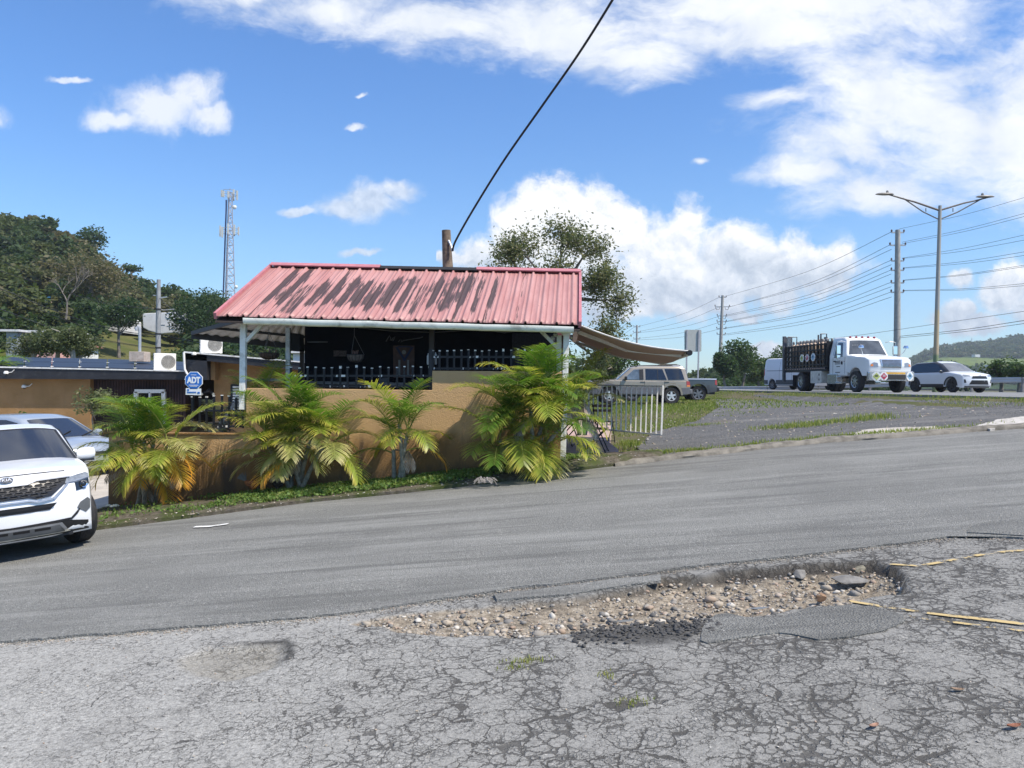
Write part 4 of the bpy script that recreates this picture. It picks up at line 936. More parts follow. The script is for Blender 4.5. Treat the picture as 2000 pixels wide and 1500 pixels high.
m = MB(); m.box(P(273, 697, 29), (.58, .5, .38)); o = m.build('roof_block', mat('old_plaster_block', (.45, .38, .32), .85, var=.25, vs=3, dirt=(.15, .07, .05), dirt_s=3, dirt_a=.6), bevel=.02); tag(o, 'pale plastered concrete block on the low roof at the foot of the bent pipe', 'concrete block')
m = MB(); m.tube([P(273, 706, 28.9), P(273, 645, 28.9), P(272, 640, 28.9), P(269, 638, 28.9), P(267.5, 641, 28.9)], [.055] * 5, 8); m.lathe([(.07, -.09), (.075, 0), (.05, .05)], P(267.5, 641, 28.9), n=8); tag(m.build('vent_pipe', galv, smooth=True), 'grey bent top service pipe rising from the plastered roof block', 'pipe')
def adt_sign():
    d = 13.3; c = P(378.5, 743, d); rr = 17 / 1500 * d / math.cos(R(22.5))
    root = thing('security_sign', P(378, 772, d), 'blue octagonal home security sign over a small white plate', 'sign')
    blue = mat('sign_blue', (.02, .13, .46), .4, var=.05); wh = mat('sign_white', (.72, .74, .76), .45, var=.04)
    def octa(r_, y, th, mt, nm):
        m = MB(); m.prism([c + Vector((r_ * math.cos(R(22.5 + 45 * k)), y, r_ * math.sin(R(22.5 + 45 * k)))) for k in range(8)], (0, th, 0)); return m.build(nm, mt, root)
    octa(rr, 0, .015, wh, 'border'); octa(rr * .93, -.003, .01, blue, 'face')
    Mt = Matrix.Translation(c + Vector((0, -.004, .0))) @ Matrix.Rotation(R(90), 4, 'X') @ Matrix.Diagonal((.95, 1.25, 1, 1))
    text_into(root, 'lettering', 'ADT', .115, wh, Mt, .002, .006)
    m = MB()
    for z, w in ((.095, .10), (-.082, .17), (-.1, .13)):
        for k in range(int(w / .014)): m.box(c + Vector((-w / 2 + k * .014 + .005, -.005, z)), (.009, .004, .011))
    m.build('small_print', wh, root)
    m = MB(); m.prism([P(363, 758, d), P(392.5, 759, d), P(392.5, 772, d), P(362.5, 771, d)], (0, .012, 0)); pl = m.build('plate', wh, root)
    m = MB()
    for k in range(12): m.box(P(366 + k * 1.5, 766 + (k % 2) * .3, d - .004), (.011, .004, .02))
    m.box(P(367.5, 761.5, d - .004), (.035, .004, .025)); m.box(P(388, 767, d - .004), (.04, .004, .03)); m.build('plate_print', blue, pl)
    m = MB(); m.beam(P(378, 770, d + .03), P(378, 806, d + .1), .02, .02, (0, 1, 0)); m.build('post', iron, root)
adt_sign()
# timber stub behind the ridge
m = MB(); m.tube([P(876, 600, 20), P(875, 527, 20), P(873, 490, 20), P(871.5, 450, 20)], [.15, .14, .125, .115], 14)
tag(m.build('timber_pole', mat('old_timber', (.16, .125, .09), .85, var=.4, vs=5, dirt=(.03, .02, .015), dirt_s=4, dirt_a=.8), smooth=True, angle=50), 'cut off brown timber pole standing up behind the pink roof ridge', 'utility pole')
# ================================================================= POLES
def big_pole(px_top, px_bot, py_top, py_bot, d, r0, r1, arms, label):
    a, b = P(px_bot, py_bot, d), P(px_top, py_top, d); a.z = min(a.z, 1.0)
    root = thing('power_pole', a, label, 'utility pole', 'tall concrete power line poles beyond the highway')
    m = MB(); m.tube([a, a.lerp(b, .5), b], [r0, (r0 + r1) / 2, r1], 10); m.build('pole', conc_p, root, smooth=True, angle=60)
    for py, w, kind in arms:
        u = (py - py_top) / (py_bot - py_top); px = lerp(px_top, px_bot, u)
        arm = MB(); arm.beam(P(px - w, py + 1, d), P(px + w, py + 1, d), .12, .16); ao = arm.build('cross_arm', galv, root)
        ins = MB()
        for s in (-1, 1):
            q = P(px + s * w, py, d); ins.lathe([(0, 0), (.12, 0), (.07, .1), (.12, .16), (.06, .26), (0, .3)], q, n=8)
            if kind: ins.tube([q, q + Vector((-s * .3, 0, -.7)), q + Vector((-s * .8, 0, -.6)), q + Vector((-s * .9, 0, 0))], .05, 5)
        ins.build('insulator', mat('brown_insulator', (.10, .07, .06), .4), ao)
    if d < 120:
        bb = MB(); 
        for k in range(7): q = P(lerp(px_top, px_bot, .78 + k * .02), lerp(py_top, py_bot, .78 + k * .02), d); bb.lathe([(r0 * .98, 0), (r0 * 1.05, .02), (r0 * 1.05, .1), (r0 * .98, .12)], q, n=10)
        bb.build('band', galv, root)
    return root
big_pole(1753.5, 1751.5, 449, 770, 88, .42, .27, [(453, 12, 0), (478, 15, 0), (508.5, 12, 0), (527, 12, 0), (551.5, 12, 0), (570, 12, 0)], 'tall concrete power pole with six cross arms behind the stake truck cab')
big_pole(1411.5, 1404, 577, 765, 150, .40, .26, [(580, 7, 0), (598, 14, 1), (616, 9, 1), (627, 9, 1), (641, 9, 0), (652, 8, 0)], 'concrete power pole with curled insulator arms left of the bushy trees')
big_pole(1244, 1243, 635, 770, 190, .34, .22, [(637.5, 6, 0), (648, 7, 0), (661, 6, 0)], 'distant thin power pole seen under the beige awning')
def street_lamp():
    d = 44; top, bot = P(1836, 405, d), P(1828, 690, d); bot = top + (bot - top) * 1.28; bot.z = min(bot.z, 1.3)
    root = thing('street_lamp', bot, 'tall two armed highway street lamp with flat lamp heads', 'street lamp')
    m = MB(); m.tube([bot, bot.lerp(top, .5), top + Vector((0, 0, .1))], [.15, .12, .09], 12)
    t = NT(bpy.data.materials.new('lamp_pole_paint')); sx = t.n('ShaderNodeSeparateXYZ'); t.L(t.pos(), sx.inputs[0]); n = t.noise(t.pos(), 2, 4)
    c = t.mix(t.smooth(sx.outputs[2], 6.0, 6.08), (.42, .33, .20), (.33, .32, .29)); c = t.mix(t.smooth(sx.outputs[2], 3.6, 3.4), c, (.16, .22, .10)); c = t.mix(t.math('MULTIPLY', n, .3), c, (.2, .19, .17))
    m.build('pole', t.out(c, .6), root, smooth=True, angle=60)
    for s, tip, mid, st in ((-1, (1736, 380), (1770, 390), (1764, 387)), (1, (1932, 385), (1905, 392), (1918, 388))):
        arm = MB(); arm.tube([P(1835, 411, d), P(lerp(1835, tip[0], .5), lerp(411, tip[1], .5) - 1.5, d), P(*mid, d), P(*tip, d)], [.06, .05, .045, .04], 6); arm.tube([P(1834.5, 429, d), P(lerp(1835, mid[0], .5), lerp(429, mid[1], .5) + 4, d), P(*st, d)], [.035] * 3, 5)
        a = lerp(1835, tip[0], .27); arm.tube([P(a, 406.5, d), P(a, 413.5, d)], .025, 5); ao = arm.build('arm', mat('weathered_arm', (.10, .085, .08), .6), root)
        h = MB(); q = P(tip[0] - (-s) * -8 if s > 0 else tip[0] - 8, tip[1] - 1, d)
        h.lathe([(0, -.045), (.24, -.05), (.36, -.02), (.3, .04), (.1, .07), (0, .075)], (0, 0, 0), n=14)
        h.v = [(v[0] * 1.5, v[1] * .6, v[2]) for v in h.v]; h.v = [(q.x + v[0], q.y + v[1], q.z + v[2] + .03 * v[0] * -s * 0) for v in h.v]; hd = h.build('lamp_head', mat('lamp_head_grey', (.22, .21, .20), .5), ao, smooth=True)
        k = MB(); k.lathe([(.07, 0), (.08, .05), (.05, .13), (0, .14)], q + Vector((s * -.15, 0, .07)), n=8); k.build('photocell', mat('lamp_head_grey', (.22, .21, .20), .5), hd)
street_lamp()
def road_sign():
    d = 52; root = thing('road_sign', P(1355, 765, d), 'blank grey back of a tall rectangular road sign on two posts', 'sign')
    sg = mat('sign_back', (.40, .41, .38), .5, .2, var=.06)
    m = MB(); m.prism([P(a, b, d) for a, b in [(1339, 644), (1368, 644), (1370, 646), (1370, 685), (1368, 687), (1338.5, 687), (1337, 685), (1337, 646)]], (0, .05, 0)); m.build('panel', sg, root)
    for a in (1342, 1365.5):
        m = MB(); m.beam(P(a, 645, d - .05), P(a - (2 if a < 1350 else 3), 765, d - .05), .09, .09, (0, 1, 0)); m.build('post', mat('lilac_grey_steel', (.36, .36, .38), .5, .3), root)
road_sign()
def left_pole():
    d = 62; root = thing('power_pole', P(309, 720, d), 'stout grey concrete pole carrying wires in front of the hillside', 'utility pole')
    m = MB(); m.tube([P(309, 725, d), P(309, 640, d), P(310, 546, d)], [.21, .19, .15], 12); m.build('pole', mat('grey_concrete_pole', (.27, .28, .29), .8, var=.15, vs=2), root, smooth=True, angle=60)
    m = MB(); m.beam(P(299, 577, d), P(309, 577, d), .06, .08); m.beam(P(311, 582, d), P(326, 580, d), .06, .09); m.build('bracket', galv, root)
    m = MB(); m.tube([P(315, 605, d), P(320, 606, d), P(340, 604, d)], .04, 5); m.build('cable_arm', galv, root)
    for y in (604, 652, 679): 
        m = MB(); m.lathe([(.21, -.06), (.23, -.05), (.23, .05), (.21, .06)], P(309, y, d), n=12); m.build('band', slot_m, root)
left_pole()
def tower():
    d = 150; bs = P(447, 600, d); bs.z = 6; tp = P(449, 376, d); root = thing('radio_mast', bs, 'tall lattice phone mast with two rings of antenna panels beyond the hill', 'tower')
    st = mat('mast_steel', (.36, .37, .42), .5, .3, var=.1)
    H = tp.z - bs.z
    def cor(t): 
        w = lerp(1.55, .45, min(1, t * 1.1)); c = bs.lerp(tp, t); a0 = .5
        return [c + Vector((w * math.cos(a0 + k * 2.0944), w * math.sin(a0 + k * 2.0944), 0)) for k in range(3)]
    m = MB(); n = 22
    for k in range(3): m.tube([cor(i / n)[k] for i in range(n + 1)], .1, 5)
    m.build('leg', st, root)
    m = MB()
    for i in range(n):
        a, b = cor(i / n), cor((i + 1) / n)
        for k in range(3): m.tube([a[k], b[(k + 1) % 3]], .05, 4); m.tube([a[(k + 1) % 3], b[k]], .05, 4); m.tube([b[k], b[(k + 1) % 3]], .05, 4)
    m.build('bracing', st, root)
    m = MB(); c = cor(0)[0]; m.tube([cor(i / n)[1] + Vector((-.3, -.3, 0)) for i in range(0, n)], .16, 5); m.build('feed_cable', mat('blue_grey_cable', (.08, .10, .2), .6), root)
    for py, w, hh in ((381, 1.35, .9), (455, 1.6, 1.5)):
        u = (600 - py) / (600 - 376); cc = P(448.5, py, d); r = MB()
        ring = [cc + Vector((w * math.cos(k / 6 * 6.2832), w * math.sin(k / 6 * 6.2832), 0)) for k in range(7)]
        r.tube(ring, .05, 4); r.tube([q + Vector((0, 0, .8)) for q in ring], .05, 4); r.build('platform', st, root)
        for k in range(9):
            a = k / 9 * 6.2832; q = cc + Vector((w * 1.08 * math.cos(a), w * 1.08 * math.sin(a), 0)); m = MB(); m.box(q + Vector((0, 0, random.uniform(-.2, .6))), (.28, .2, random.uniform(hh, hh * 1.5))); m.build('antenna_panel', mat('antenna_cream', (.55, .55, .50), .6), root)
    m = MB(); m.lathe([(0, 0), (.35, .1), (.42, .3), (0, .3)], P(457, 404, d - 1), 'y', 10); m.lathe([(0, 0), (.3, .1), (.35, .3), (0, .3)], P(460, 560, d - 1), 'y', 10); m.build('dish', white_p, root)
    m = MB(); m.tube([tp, tp + Vector((0, 0, .9))], .05, 4); m.build('rod', st, root)
tower()
# ================================================================= WIRES
def wire(label, pts, r, grp, cat='cable', nm='power_cable'):
    """pts: (px, py, d); smooth curve through them"""
    q = [P(*p) for p in pts]; out = []
    n = len(q)
    for i in range(n - 1):
        p0, p1, p2, p3 = q[max(i - 1, 0)], q[i], q[i + 1], q[min(i + 2, n - 1)]
        for k in range(8):
            t = k / 8; out.append(.5 * ((2 * p1) + (p2 - p0) * t + (2 * p0 - 5 * p1 + 4 * p2 - p3) * t * t + (3 * p1 - p0 - 3 * p2 + p3) * t ** 3))
    out.append(q[-1]); m = MB(); m.tube(out, r, 5); return tag(m.build(nm, wire_m, smooth=True), label, cat, grp)
g1 = 'power lines strung between the poles beyond the highway'
AB = [(1741, 453, 1412, 580), (1739, 478, 1423, 600), (1741, 487, 1421, 600), (1741, 508, 1417, 616), (1741, 517, 1417, 618), (1741, 527, 1416, 628), (1741, 535, 1416, 629), (1741, 551, 1415, 641), (1741, 560, 1413, 642), (1741, 570, 1412, 653), (1741, 580, 1412, 655)]
nth = ['topmost', 'second', 'third', 'fourth', 'fifth', 'sixth', 'seventh', 'eighth', 'ninth', 'tenth', 'lowest']
for i, (a, b, c, e) in enumerate(AB):
    wire(f'{nth[i]} cable running left from the tall six armed pole', [(a, b, 88), (lerp(a, c, .5), lerp(b, e, .5) + 14, 115), (c, e, 150)], .026, g1)
for i, (b, e, x) in enumerate([(447, 386, 1757), (473, 417, 1762), (476, 423, 1762), (504, 459, 1762), (505, 469, 1762), (523, 492, 1764), (524, 499, 1764), (547, 518, 1764), (548, 521, 1764), (567, 554, 1764), (568, 558, 1764)]):
    sl_ = (e - b) / (2000 - x); wire(f'{nth[i]} cable running right from the tall six armed pole', [(x, b, 88), (1880, lerp(b, e, .5) + 3.5, 78), (2000, e, 68), (2200, e + sl_ * 200 - 8, 55)], .018, g1)
wire('upper low cable sagging behind the truck cab and lamp post', [(1560, 668, 100), (1675, 655, 92), (1840, 631, 80), (2000, 608, 68), (2200, 578, 55)], .02, g1)
wire('middle low cable sagging behind the lamp post to the right edge', [(1755, 657, 88), (1880, 644, 78), (2000, 626, 68), (2200, 596, 55)], .026, g1)
wire('lowest thin cable behind the lamp post above the white car', [(1755, 660, 88), (1880, 648, 78), (2000, 632, 68), (2200, 604, 55)], .022, g1)
for i, (b, e) in enumerate([(581, 638), (600, 648), (618, 650), (630, 661), (643, 664)]):
    wire(f'{nth[i]} thin cable between the curled arm pole and the distant thin pole', [(1404, b, 150), (1330, lerp(b, e, .5) + 5, 168), (1246, e, 190)], .026, g1)
for i, (b, e) in enumerate([(637, 690), (648, 700), (661, 712)]):
    wire(f'{nth[i]} thin cable leaving the distant thin pole to the left', [(1242, b, 190), (1190, lerp(b, e, .6) , 210), (1130, e, 240)], .026, g1)
g2 = 'cables crossing in front of the hillside'
for i, pts in enumerate([[(-40, 425, 40), (0, 418, 42)], [(-60, 430, 36), (0, 464, 40), (100, 517, 50), (200, 556, 56), (300, 577, 62)], [(-60, 470, 36), (0, 507, 40), (100, 558, 50), (200, 592, 56), (307, 605, 62)], [(-60, 505, 36), (0, 529, 40), (100, 560, 50), (200, 590, 56), (305, 604, 62)],
                         [(-60, 545, 34), (0, 564, 38), (100, 604, 48), (180, 632, 54), (260, 650, 58), (305, 653, 62)], [(-60, 556, 34), (0, 571, 38), (80, 606, 46), (180, 640, 54), (306, 655, 62)], [(-60, 590, 34), (0, 604, 38), (80, 633, 46), (160, 656, 54), (250, 672, 58), (306, 680, 62)],
                         [(-60, 610, 34), (0, 622, 38), (80, 645, 46), (160, 660, 54), (306, 682, 62)], [(311, 582, 62), (350, 615, 55), (400, 640, 48), (440, 652, 40)], [(311, 605, 62), (340, 612, 58), (395, 650, 50), (420, 660, 45)], [(311, 653, 62), (400, 672, 50), (480, 690, 40), (560, 712, 34)]]):
    if len(pts) < 3: continue
    wire(f'{nth[i - 1] if i else ""} cable across the hillside' + (' left of the stout grey pole' if i < 8 else ' right of the stout grey pole'), pts, .014 if i not in (4, 6) else .024, g2)
w_ = wire('thick black service cable climbing diagonally across the sky from the timber pole', [(884, 490, 19.8), (890, 470, 19.6), (925, 408, 19), (985, 312, 18), (1060, 205, 17), (1130, 105, 16), (1196, 0, 15.2), (1290, -160, 14)], .027, None)
m = MB(); m.tube([P(884, 490, 19.8), P(880, 478, 19.85), P(876, 470, 19.9)], .03, 6); tag(m.build('cable_clamp', galv), 'small steel clamp holding the thick cable to the timber pole', 'clamp')
# ================================================================= GUARDRAIL
def guardrail(label, pts, H=.72):
    """pts: (px, py of rail top, d)"""
    root = thing('guardrail', P(pts[0][0], pts[0][1] + 12, pts[0][2]), label, 'guardrail', 'steel guardrails along the highway')
    q = [P(*p) for p in pts]; L = []
    for a, b in zip(q, q[1:]):
        n = max(2, int((b - a).length / 2)); L += [a.lerp(b, i / n) for i in range(n)]
    L.append(q[-1]); sec = [(0, 0), (-.06, -.05), (-.06, -.09), (0, -.15), (-.06, -.21), (-.06, -.26), (0, -.31)]
    m = MB()
    for p in L: m.v += [p + Vector((0, dy, dz)) for dy, dz in sec]
    k = len(sec); m.f = [(i * k + j, (i + 1) * k + j, (i + 1) * k + j + 1, i * k + j + 1) for i in range(len(L) - 1) for j in range(k - 1)]
    m.v = [tuple(v) for v in m.v]; m.build('beam_rail', mat('guardrail_zinc', (.40, .41, .42), .5, .3, var=.12, vs=.5), root)
    for p in L[::2]:
        m = MB(); m.beam(p + Vector((0, .08, 0)), p + Vector((0, .08, -H - .15)), .14, .14, (0, 1, 0)); m.build('post', mat('dull_rail_post', (.2, .19, .18), .8), root)
guardrail('steel guardrail running left to right behind the white van and the truck', [(1283, 753, 66), (1340, 754.5, 63), (1410, 755, 61), (1500, 754, 57), (1600, 751, 54), (1700, 748, 52), (1790, 745, 50)])
guardrail('steel guardrail behind the white car at the right edge', [(1790, 740, 50), (1900, 738, 47), (2000, 736.5, 44), (2120, 734, 40)])
# ================================================================= VEHICLES
def rot_basis(fwd, up):
    f = Vector(fwd).normalized(); u = Vector(up); l = u.cross(f).normalized(); u = f.cross(l)
    return Matrix((f, l, u)).transposed().to_4x4()
class Car:
    """local space: x forward, y left, z up; origin on the ground under the middle"""
    def __init__(s, name, label, cat, W, belt, taper=.12, zmax=2., plan=.16, xf=2., xr=-2., crown=.05, group=None):
        s.root = thing(name, (0, 0, 0), label, cat, group); ORG[s.root.name] = Vector()
        s.W, s.belt, s.tp, s.plan, s.xf, s.xr, s.crown, s.zmax = W / 2, belt, taper, plan, xf, xr, crown, zmax
    def M(s, x, y, z):
        t = y / s.W; a = abs(t)
        k = 1.0
        if z > s.belt: k -= s.tp * ((z - s.belt) / .45)
        else: k -= .035 * ((z - s.belt * .62) / (s.belt * .62)) ** 2 * (1 if z < s.belt * .62 else .6)
        e = max(0, (x - s.xf + .9) / .9) if x > 0 else max(0, (s.xr + .9 - x) / .9)
        k -= .07 * min(1.2, e) ** 2
        x2 = x - (1 if x > 0 else -1) * s.plan * a ** 2.6 * min(1.3, e) ** 1.5
        z2 = z - s.crown * a ** 4 * ss(s.belt * .75, s.belt * 1.02, z)
        return Vector((x2, t * k * s.W, z2))
    def solid(s, name, mt, prof, y=1.0, bev=.04, xs=.25, zs=.12, parent=None, smooth=True, arch_z=None, angle=38):
        bm = bmesh.new(); w = s.W * y
        vs = [bm.verts.new((p[0], -w, p[1])) for p in prof]; f = bm.faces.new(vs)
        r = bmesh.ops.extrude_face_region(bm, geom=[f]); nv = [g for g in r['geom'] if isinstance(g, bmesh.types.BMVert)]
        for v in nv: v.co.y = w
        bmesh.ops.recalc_face_normals(bm, faces=bm.faces)
        if bev:
            es = [e for e in bm.edges if abs(abs(e.verts[0].co.y) - w) < 1e-4 and abs(e.verts[0].co.y - e.verts[1].co.y) < 1e-4 and (arch_z is None or max(v.co.z for v in e.verts) > arch_z)]
            bmesh.ops.bevel(bm, geom=es, offset=bev, segments=3, affect='EDGES', profile=.5, clamp_overlap=True)
        X = [v.co.x for v in bm.verts]; Z = [v.co.z for v in bm.verts]
        bis(bm, 1, [w * k for k in (-.9, -.75, -.55, -.3, 0, .3, .55, .75, .9)])
        bis(bm, 0, np.arange(min(X) + xs * .7, max(X), xs)); bis(bm, 2, np.arange(min(Z) + zs * .7, max(Z), zs))
        for v in bm.verts: v.co = s.M(*v.co)
        me = bpy.data.meshes.new(name); bm.to_mesh(me); bm.free(); me.materials.append(mt)
        if smooth: me.shade_smooth(); me.set_sharp_from_angle(angle=R(angle))
        return link_mesh(name, me, parent or s.root)
    def patch(s, name, mt, poly, fn, off=.006, parent=None, step=.12, inset=.012):
        """poly in (u,v); fn(u,v)->(undeformed point, outward normal)"""
        bm = bmesh.new(); f = bm.faces.new([bm.verts.new((p[0], p[1], 0)) for p in poly]); bmesh.ops.triangulate(bm, faces=[f])
        U = [p[0] for p in poly]; V = [p[1] for p in poly]
        bis(bm, 0, np.arange(min(U) + step, max(U), step)); bis(bm, 1, np.arange(min(V) + step, max(V), step))
        be = [e for e in bm.edges if len(e.link_faces) == 1]; r = bmesh.ops.extrude_edge_only(bm, edges=be)
        low = {g for g in r['geom'] if isinstance(g, bmesh.types.BMVert)}
        for v in bm.verts:
            p, n = fn(v.co.x, v.co.y); q = s.M(*p); v.co = q + Vector(n).normalized() * (-inset if v in low else off)
        bmesh.ops.recalc_face_normals(bm, faces=bm.faces)
        me = bpy.data.meshes.new(name); bm.to_mesh(me); bm.free(); me.materials.append(mt)
        me.shade_smooth(); me.set_sharp_from_angle(angle=R(35))
        return link_mesh(name, me, parent or s.root)
    def side(s, sg): return lambda u, v: ((u, sg * s.W, v), (0, sg, .15 if v > s.belt else 0))
    def seg(s, A, B, ):
        d = (B[0] - A[0], B[1] - A[1]); n = (-d[1], 0, d[0]); L = math.hypot(*d)
        if n[2] < 0: n = (-n[0], 0, -n[2])
        return lambda u, v: ((A[0] + d[0] * v, u, A[1] + d[1] * v), n)
    def front(s, prof, sg=1):
        zs = [p[1] for p in prof]; xs = [p[0] for p in prof]
        return lambda u, v: ((float(np.interp(v, zs, xs)), u, v), (sg, u * .35, .1))
    def wheel(s, x, sg, r, w=.22, steer=0, spokes=5, rim=.68, rim_m=alloy, track=None, label=None):
        yy = (track or s.W - .02) - w / 2; c = Vector((x, sg * yy, r)); rm = Matrix.Rotation(R(steer), 3, 'Z')
        m = MB(); pr = [(r * rim, -w / 2 + .01), (r * .9, -w / 2), (r * .975, -w / 2 + .03)]
        for k in range(5):
            a = -w / 2 + .045 + k * (w - .09) / 4; pr += [(r, a - .012), (r, a + .008), (r * .985, a + .011)] if k < 4 else [(r, a)]
        pr += [(r * .975, w / 2 - .03), (r * .9, w / 2), (r * rim, w / 2 - .01), (r * rim, -w / 2 + .01)]
        m.lathe(pr, (0, 0, 0), 'y', 36)
        def tr(mb): mb.v = [tuple(rm @ Vector((v[0], v[1], v[2])) + c) for v in mb.v]; return mb
        t = tr(m).build('wheel', tyre_m, s.root, smooth=True, angle=40)
        o = sg * (w / 2 - .015); R0 = r * rim
        m = MB(); m.lathe([(R0 * 1.01, o), (R0 * .93, o), (R0 * .90, o - sg * .05), (R0 * .3, o - sg * .07), (0, o - sg * .07)], (0, 0, 0), 'y', 30); b = tr(m).build('rim_barrel', blackp, t, smooth=True)
        m = MB(); m.lathe([(R0 * .88, o - sg * .02), (R0 * .95, o), (R0 * 1.0, o + sg * .004), (R0 * 1.02, o - sg * .01)], (0, 0, 0), 'y', 30)
        m.lathe([(0, o), (R0 * .2, o), (R0 * .26, o - sg * .03)], (0, 0, 0), 'y', 14)
        for k in range(spokes):
            a = k / spokes * 6.2832 + .3; d = Vector((math.cos(a), 0, math.sin(a))); q = Vector((-math.sin(a), 0, math.cos(a)))
            wi, wo = R0 * .9 / spokes * 1.25, R0 * .9 / spokes * .95
            pts = [d * R0 * .14 + q * wi, d * R0 * .94 + q * wo, d * R0 * .94 - q * wo, d * R0 * .14 - q * wi]
            m.prism([p + Vector((0, o - sg * .01, 0)) for p in pts], (0, -sg * .03, 0))
        tr(m).build('rim', rim_m, t, smooth=True, angle=30)
        return t
    def box(s, name, mt, c, size, parent=None, bev=.01): m = MB(); m.box(c, size); return m.build(name, mt, parent or s.root, bevel=bev)
    def place(s, pt, heading, up=(0, 0, 1), ref_x=0, ref_y=0):
        fwd = Vector((heading[0], heading[1], 0)).normalized(); u = Vector(up).normalized(); fwd = (fwd - u * fwd.dot(u)).normalized()
        Mt = rot_basis(fwd, u); o = Vector(pt) - (Mt.to_3x3() @ Vector((ref_x, ref_y, 0))); Mt.translation = o; s.root.matrix_world = Mt
def bottom(xf, xr, axles, ra, zb, zc=None):
    """lower outline from front to rear with wheel arches"""
    out = []
    for ax in axles:
        zc_ = zc or ra * .88
        a0 = math.asin(max(-1, min(1, (zb - zc_) / ra)))
        for k in range(11):
            a = a0 + (math.pi - 2 * a0) * k / 10; out.append((ax + ra * math.cos(a), zc_ + ra * math.sin(a)))
    return out
# ---------------------------------------------------------------- white crossover, left foreground
def kia():
    c = Car('parked_crossover', 'white compact crossover facing the street at the left edge, black honeycomb grille', 'car', 1.80, 1.06, .13, plan=.26, xf=2.16, xr=-2.15, crown=.07)
    FP = [(1.98, .2), (2.08, .26), (2.13, .36), (2.155, .5), (2.16, .62), (2.14, .74), (2.10, .84), (2.04, .91), (1.95, .955)]
    top = [(1.75, 1.0), (1.3, 1.06), (.98, 1.09), (-1.9, 1.09), (-2.08, 1.0), (-2.15, .7), (-2.1, .25)]
    body = FP + top + bottom(0, 0, (-1.32, 1.33), .385, .24)[::1][::-1][::-1]
    lower = bottom(0, 0, (1.33, -1.32), .385, .24)
    c.solid('body', white_pt, FP + top + lower[::-1], arch_z=.45, bev=.05)
    A, B = (1.0, 1.07), (.28, 1.52)
    c.solid('cabin', white_pt, [(1.08, 1.04), (.25, 1.47), (-.1, 1.53), (-1.2, 1.53), (-1.75, 1.45), (-2.0, 1.05)], y=.985, bev=.05)
    # windscreen and black pillars
    wf = c.seg((1.08, 1.04), (.25, 1.47)); k = c.W
    c.patch('pillar_trim', blackp, [(-k * .97, .02), (k * .97, .02), (k * .93, .99), (-k * .93, .99)], wf, .004)
    ws = c.patch('windscreen', glass_mid, [(-k * .92, .05), (k * .92, .05), (k * .88, .93), (-k * .88, .93)], wf, .012)
    for sg in (-1, 1):
        sd = c.side(sg)
        c.patch('side_window', glass_dark, [(.78, 1.13), (.22, 1.47), (-.2, 1.5), (-1.3, 1.48), (-1.6, 1.3), (-1.6, 1.12)], sd, .006)
        c.patch('door_handle', white_pt, [(-.1, .98), (-.1, 1.0), (-.3, 1.0), (-.3, .98)], sd, .02)
        c.patch('sill_trim', blackp, [(.9, .24), (.9, .36), (-.9, .36), (-.9, .24)], sd, .012)
        # wheel arch flares
        arc = [(1.33 + .46 * math.cos(a), .34 + .46 * math.sin(a)) for a in [i / 14 * math.pi for i in range(15)]]; inn = [(1.33 + .385 * math.cos(a), .34 + .385 * math.sin(a)) for a in [math.pi - i / 14 * math.pi for i in range(15)]]
        c.patch('arch_flare', blackp, arc + inn, sd, .012)
        m = MB(); q = c.M(.72, sg * c.W, 1.14) + Vector((0, sg * .13, .0))
        m.lathe([(0, -.115), (.055, -.11), (.085, -.06), (.09, .03), (.07, .09), (0, .11)], (0, 0, 0), 'y', 18); m.v = [(q.x + v[0] * .75, q.y + v[1] * (1.05), q.z + v[2] * .95) for v in m.v]; mo = m.build('mirror', white_pt, c.root, smooth=True)
        m = MB(); m.beam(q + Vector((0, 0, -.07)), q + Vector((.02, -sg * .16, -.12)), .06, .04); m.box(q + Vector((-.005, 0, -.085)), (.11, .17, .025)); m.build('mirror_foot', blackp, mo)
    fr = c.front(FP); both = (-1, 1)
    dg = mat('grille_gloss_black', (.01, .01, .012), .35, 0, .5, .1); gg = mat('grille_cell_grey', (.028, .029, .032), .6, .0, .15, .2)
    sil = mat('satin_silver', (.40, .41, .43), .3, .6); gun = mat('gunmetal_skid', (.17, .18, .19), .35, .5)
    # upper grille, narrowing to the lamps
    gp = [(-.60, .80), (-.63, .87), (-.30, .865), (-.2, .835), (.2, .835), (.3, .865), (.63, .87), (.60, .80), (.44, .68), (.28, .665), (.2, .69), (-.2, .69), (-.28, .665), (-.44, .68)]
    g = c.patch('grille', dg, gp, fr, .014, step=.06)
    def inside(u, v):
        n = len(gp); r = False
        for i in range(n):
            (x1, y1), (x2, y2) = gp[i], gp[(i + 1) % n]
            if (y1 > v) != (y2 > v) and u < (x2 - x1) * (v - y1) / (y2 - y1) + x1: r = not r
        return r
    m = MB()
    for row in range(6):
        for i in range(-7, 8):
            u = (i + (.5 if row % 2 else 0)) * .105; v = .685 + row * .034
            if not (inside(u - .03, v) and inside(u + .03, v)): continue
            w_, h_ = .047, .014
            pts = [(u - w_, v), (u - w_ * .62, v + h_), (u + w_ * .62, v + h_), (u + w_, v), (u + w_ * .62, v - h_), (u - w_ * .62, v - h_)]
            P3 = [c.M(*fr(a, b)[0]) for a, b in pts]; ctr = sum(P3, Vector()) / 6 + Vector((.015, 0, 0))
            P3 = [p + Vector((.020 + (.012 if j in (1, 2) else 0), 0, 0)) for j, p in enumerate(P3)]
            m.add(P3 + [ctr], [(j, (j + 1) % 6, 6) for j in range(6)])
    mo = m.build('honeycomb', gg, g)
    mo['kind'] = 'stuff'
    c.patch('grille_surround', sil, [(-.66, .885), (-.30, .885), (-.2, .855), (.2, .855), (.3, .885), (.66, .885), (.66, .872), (.3, .868), (.2, .838), (-.2, .838), (-.3, .868), (-.66, .872)], fr, .028)
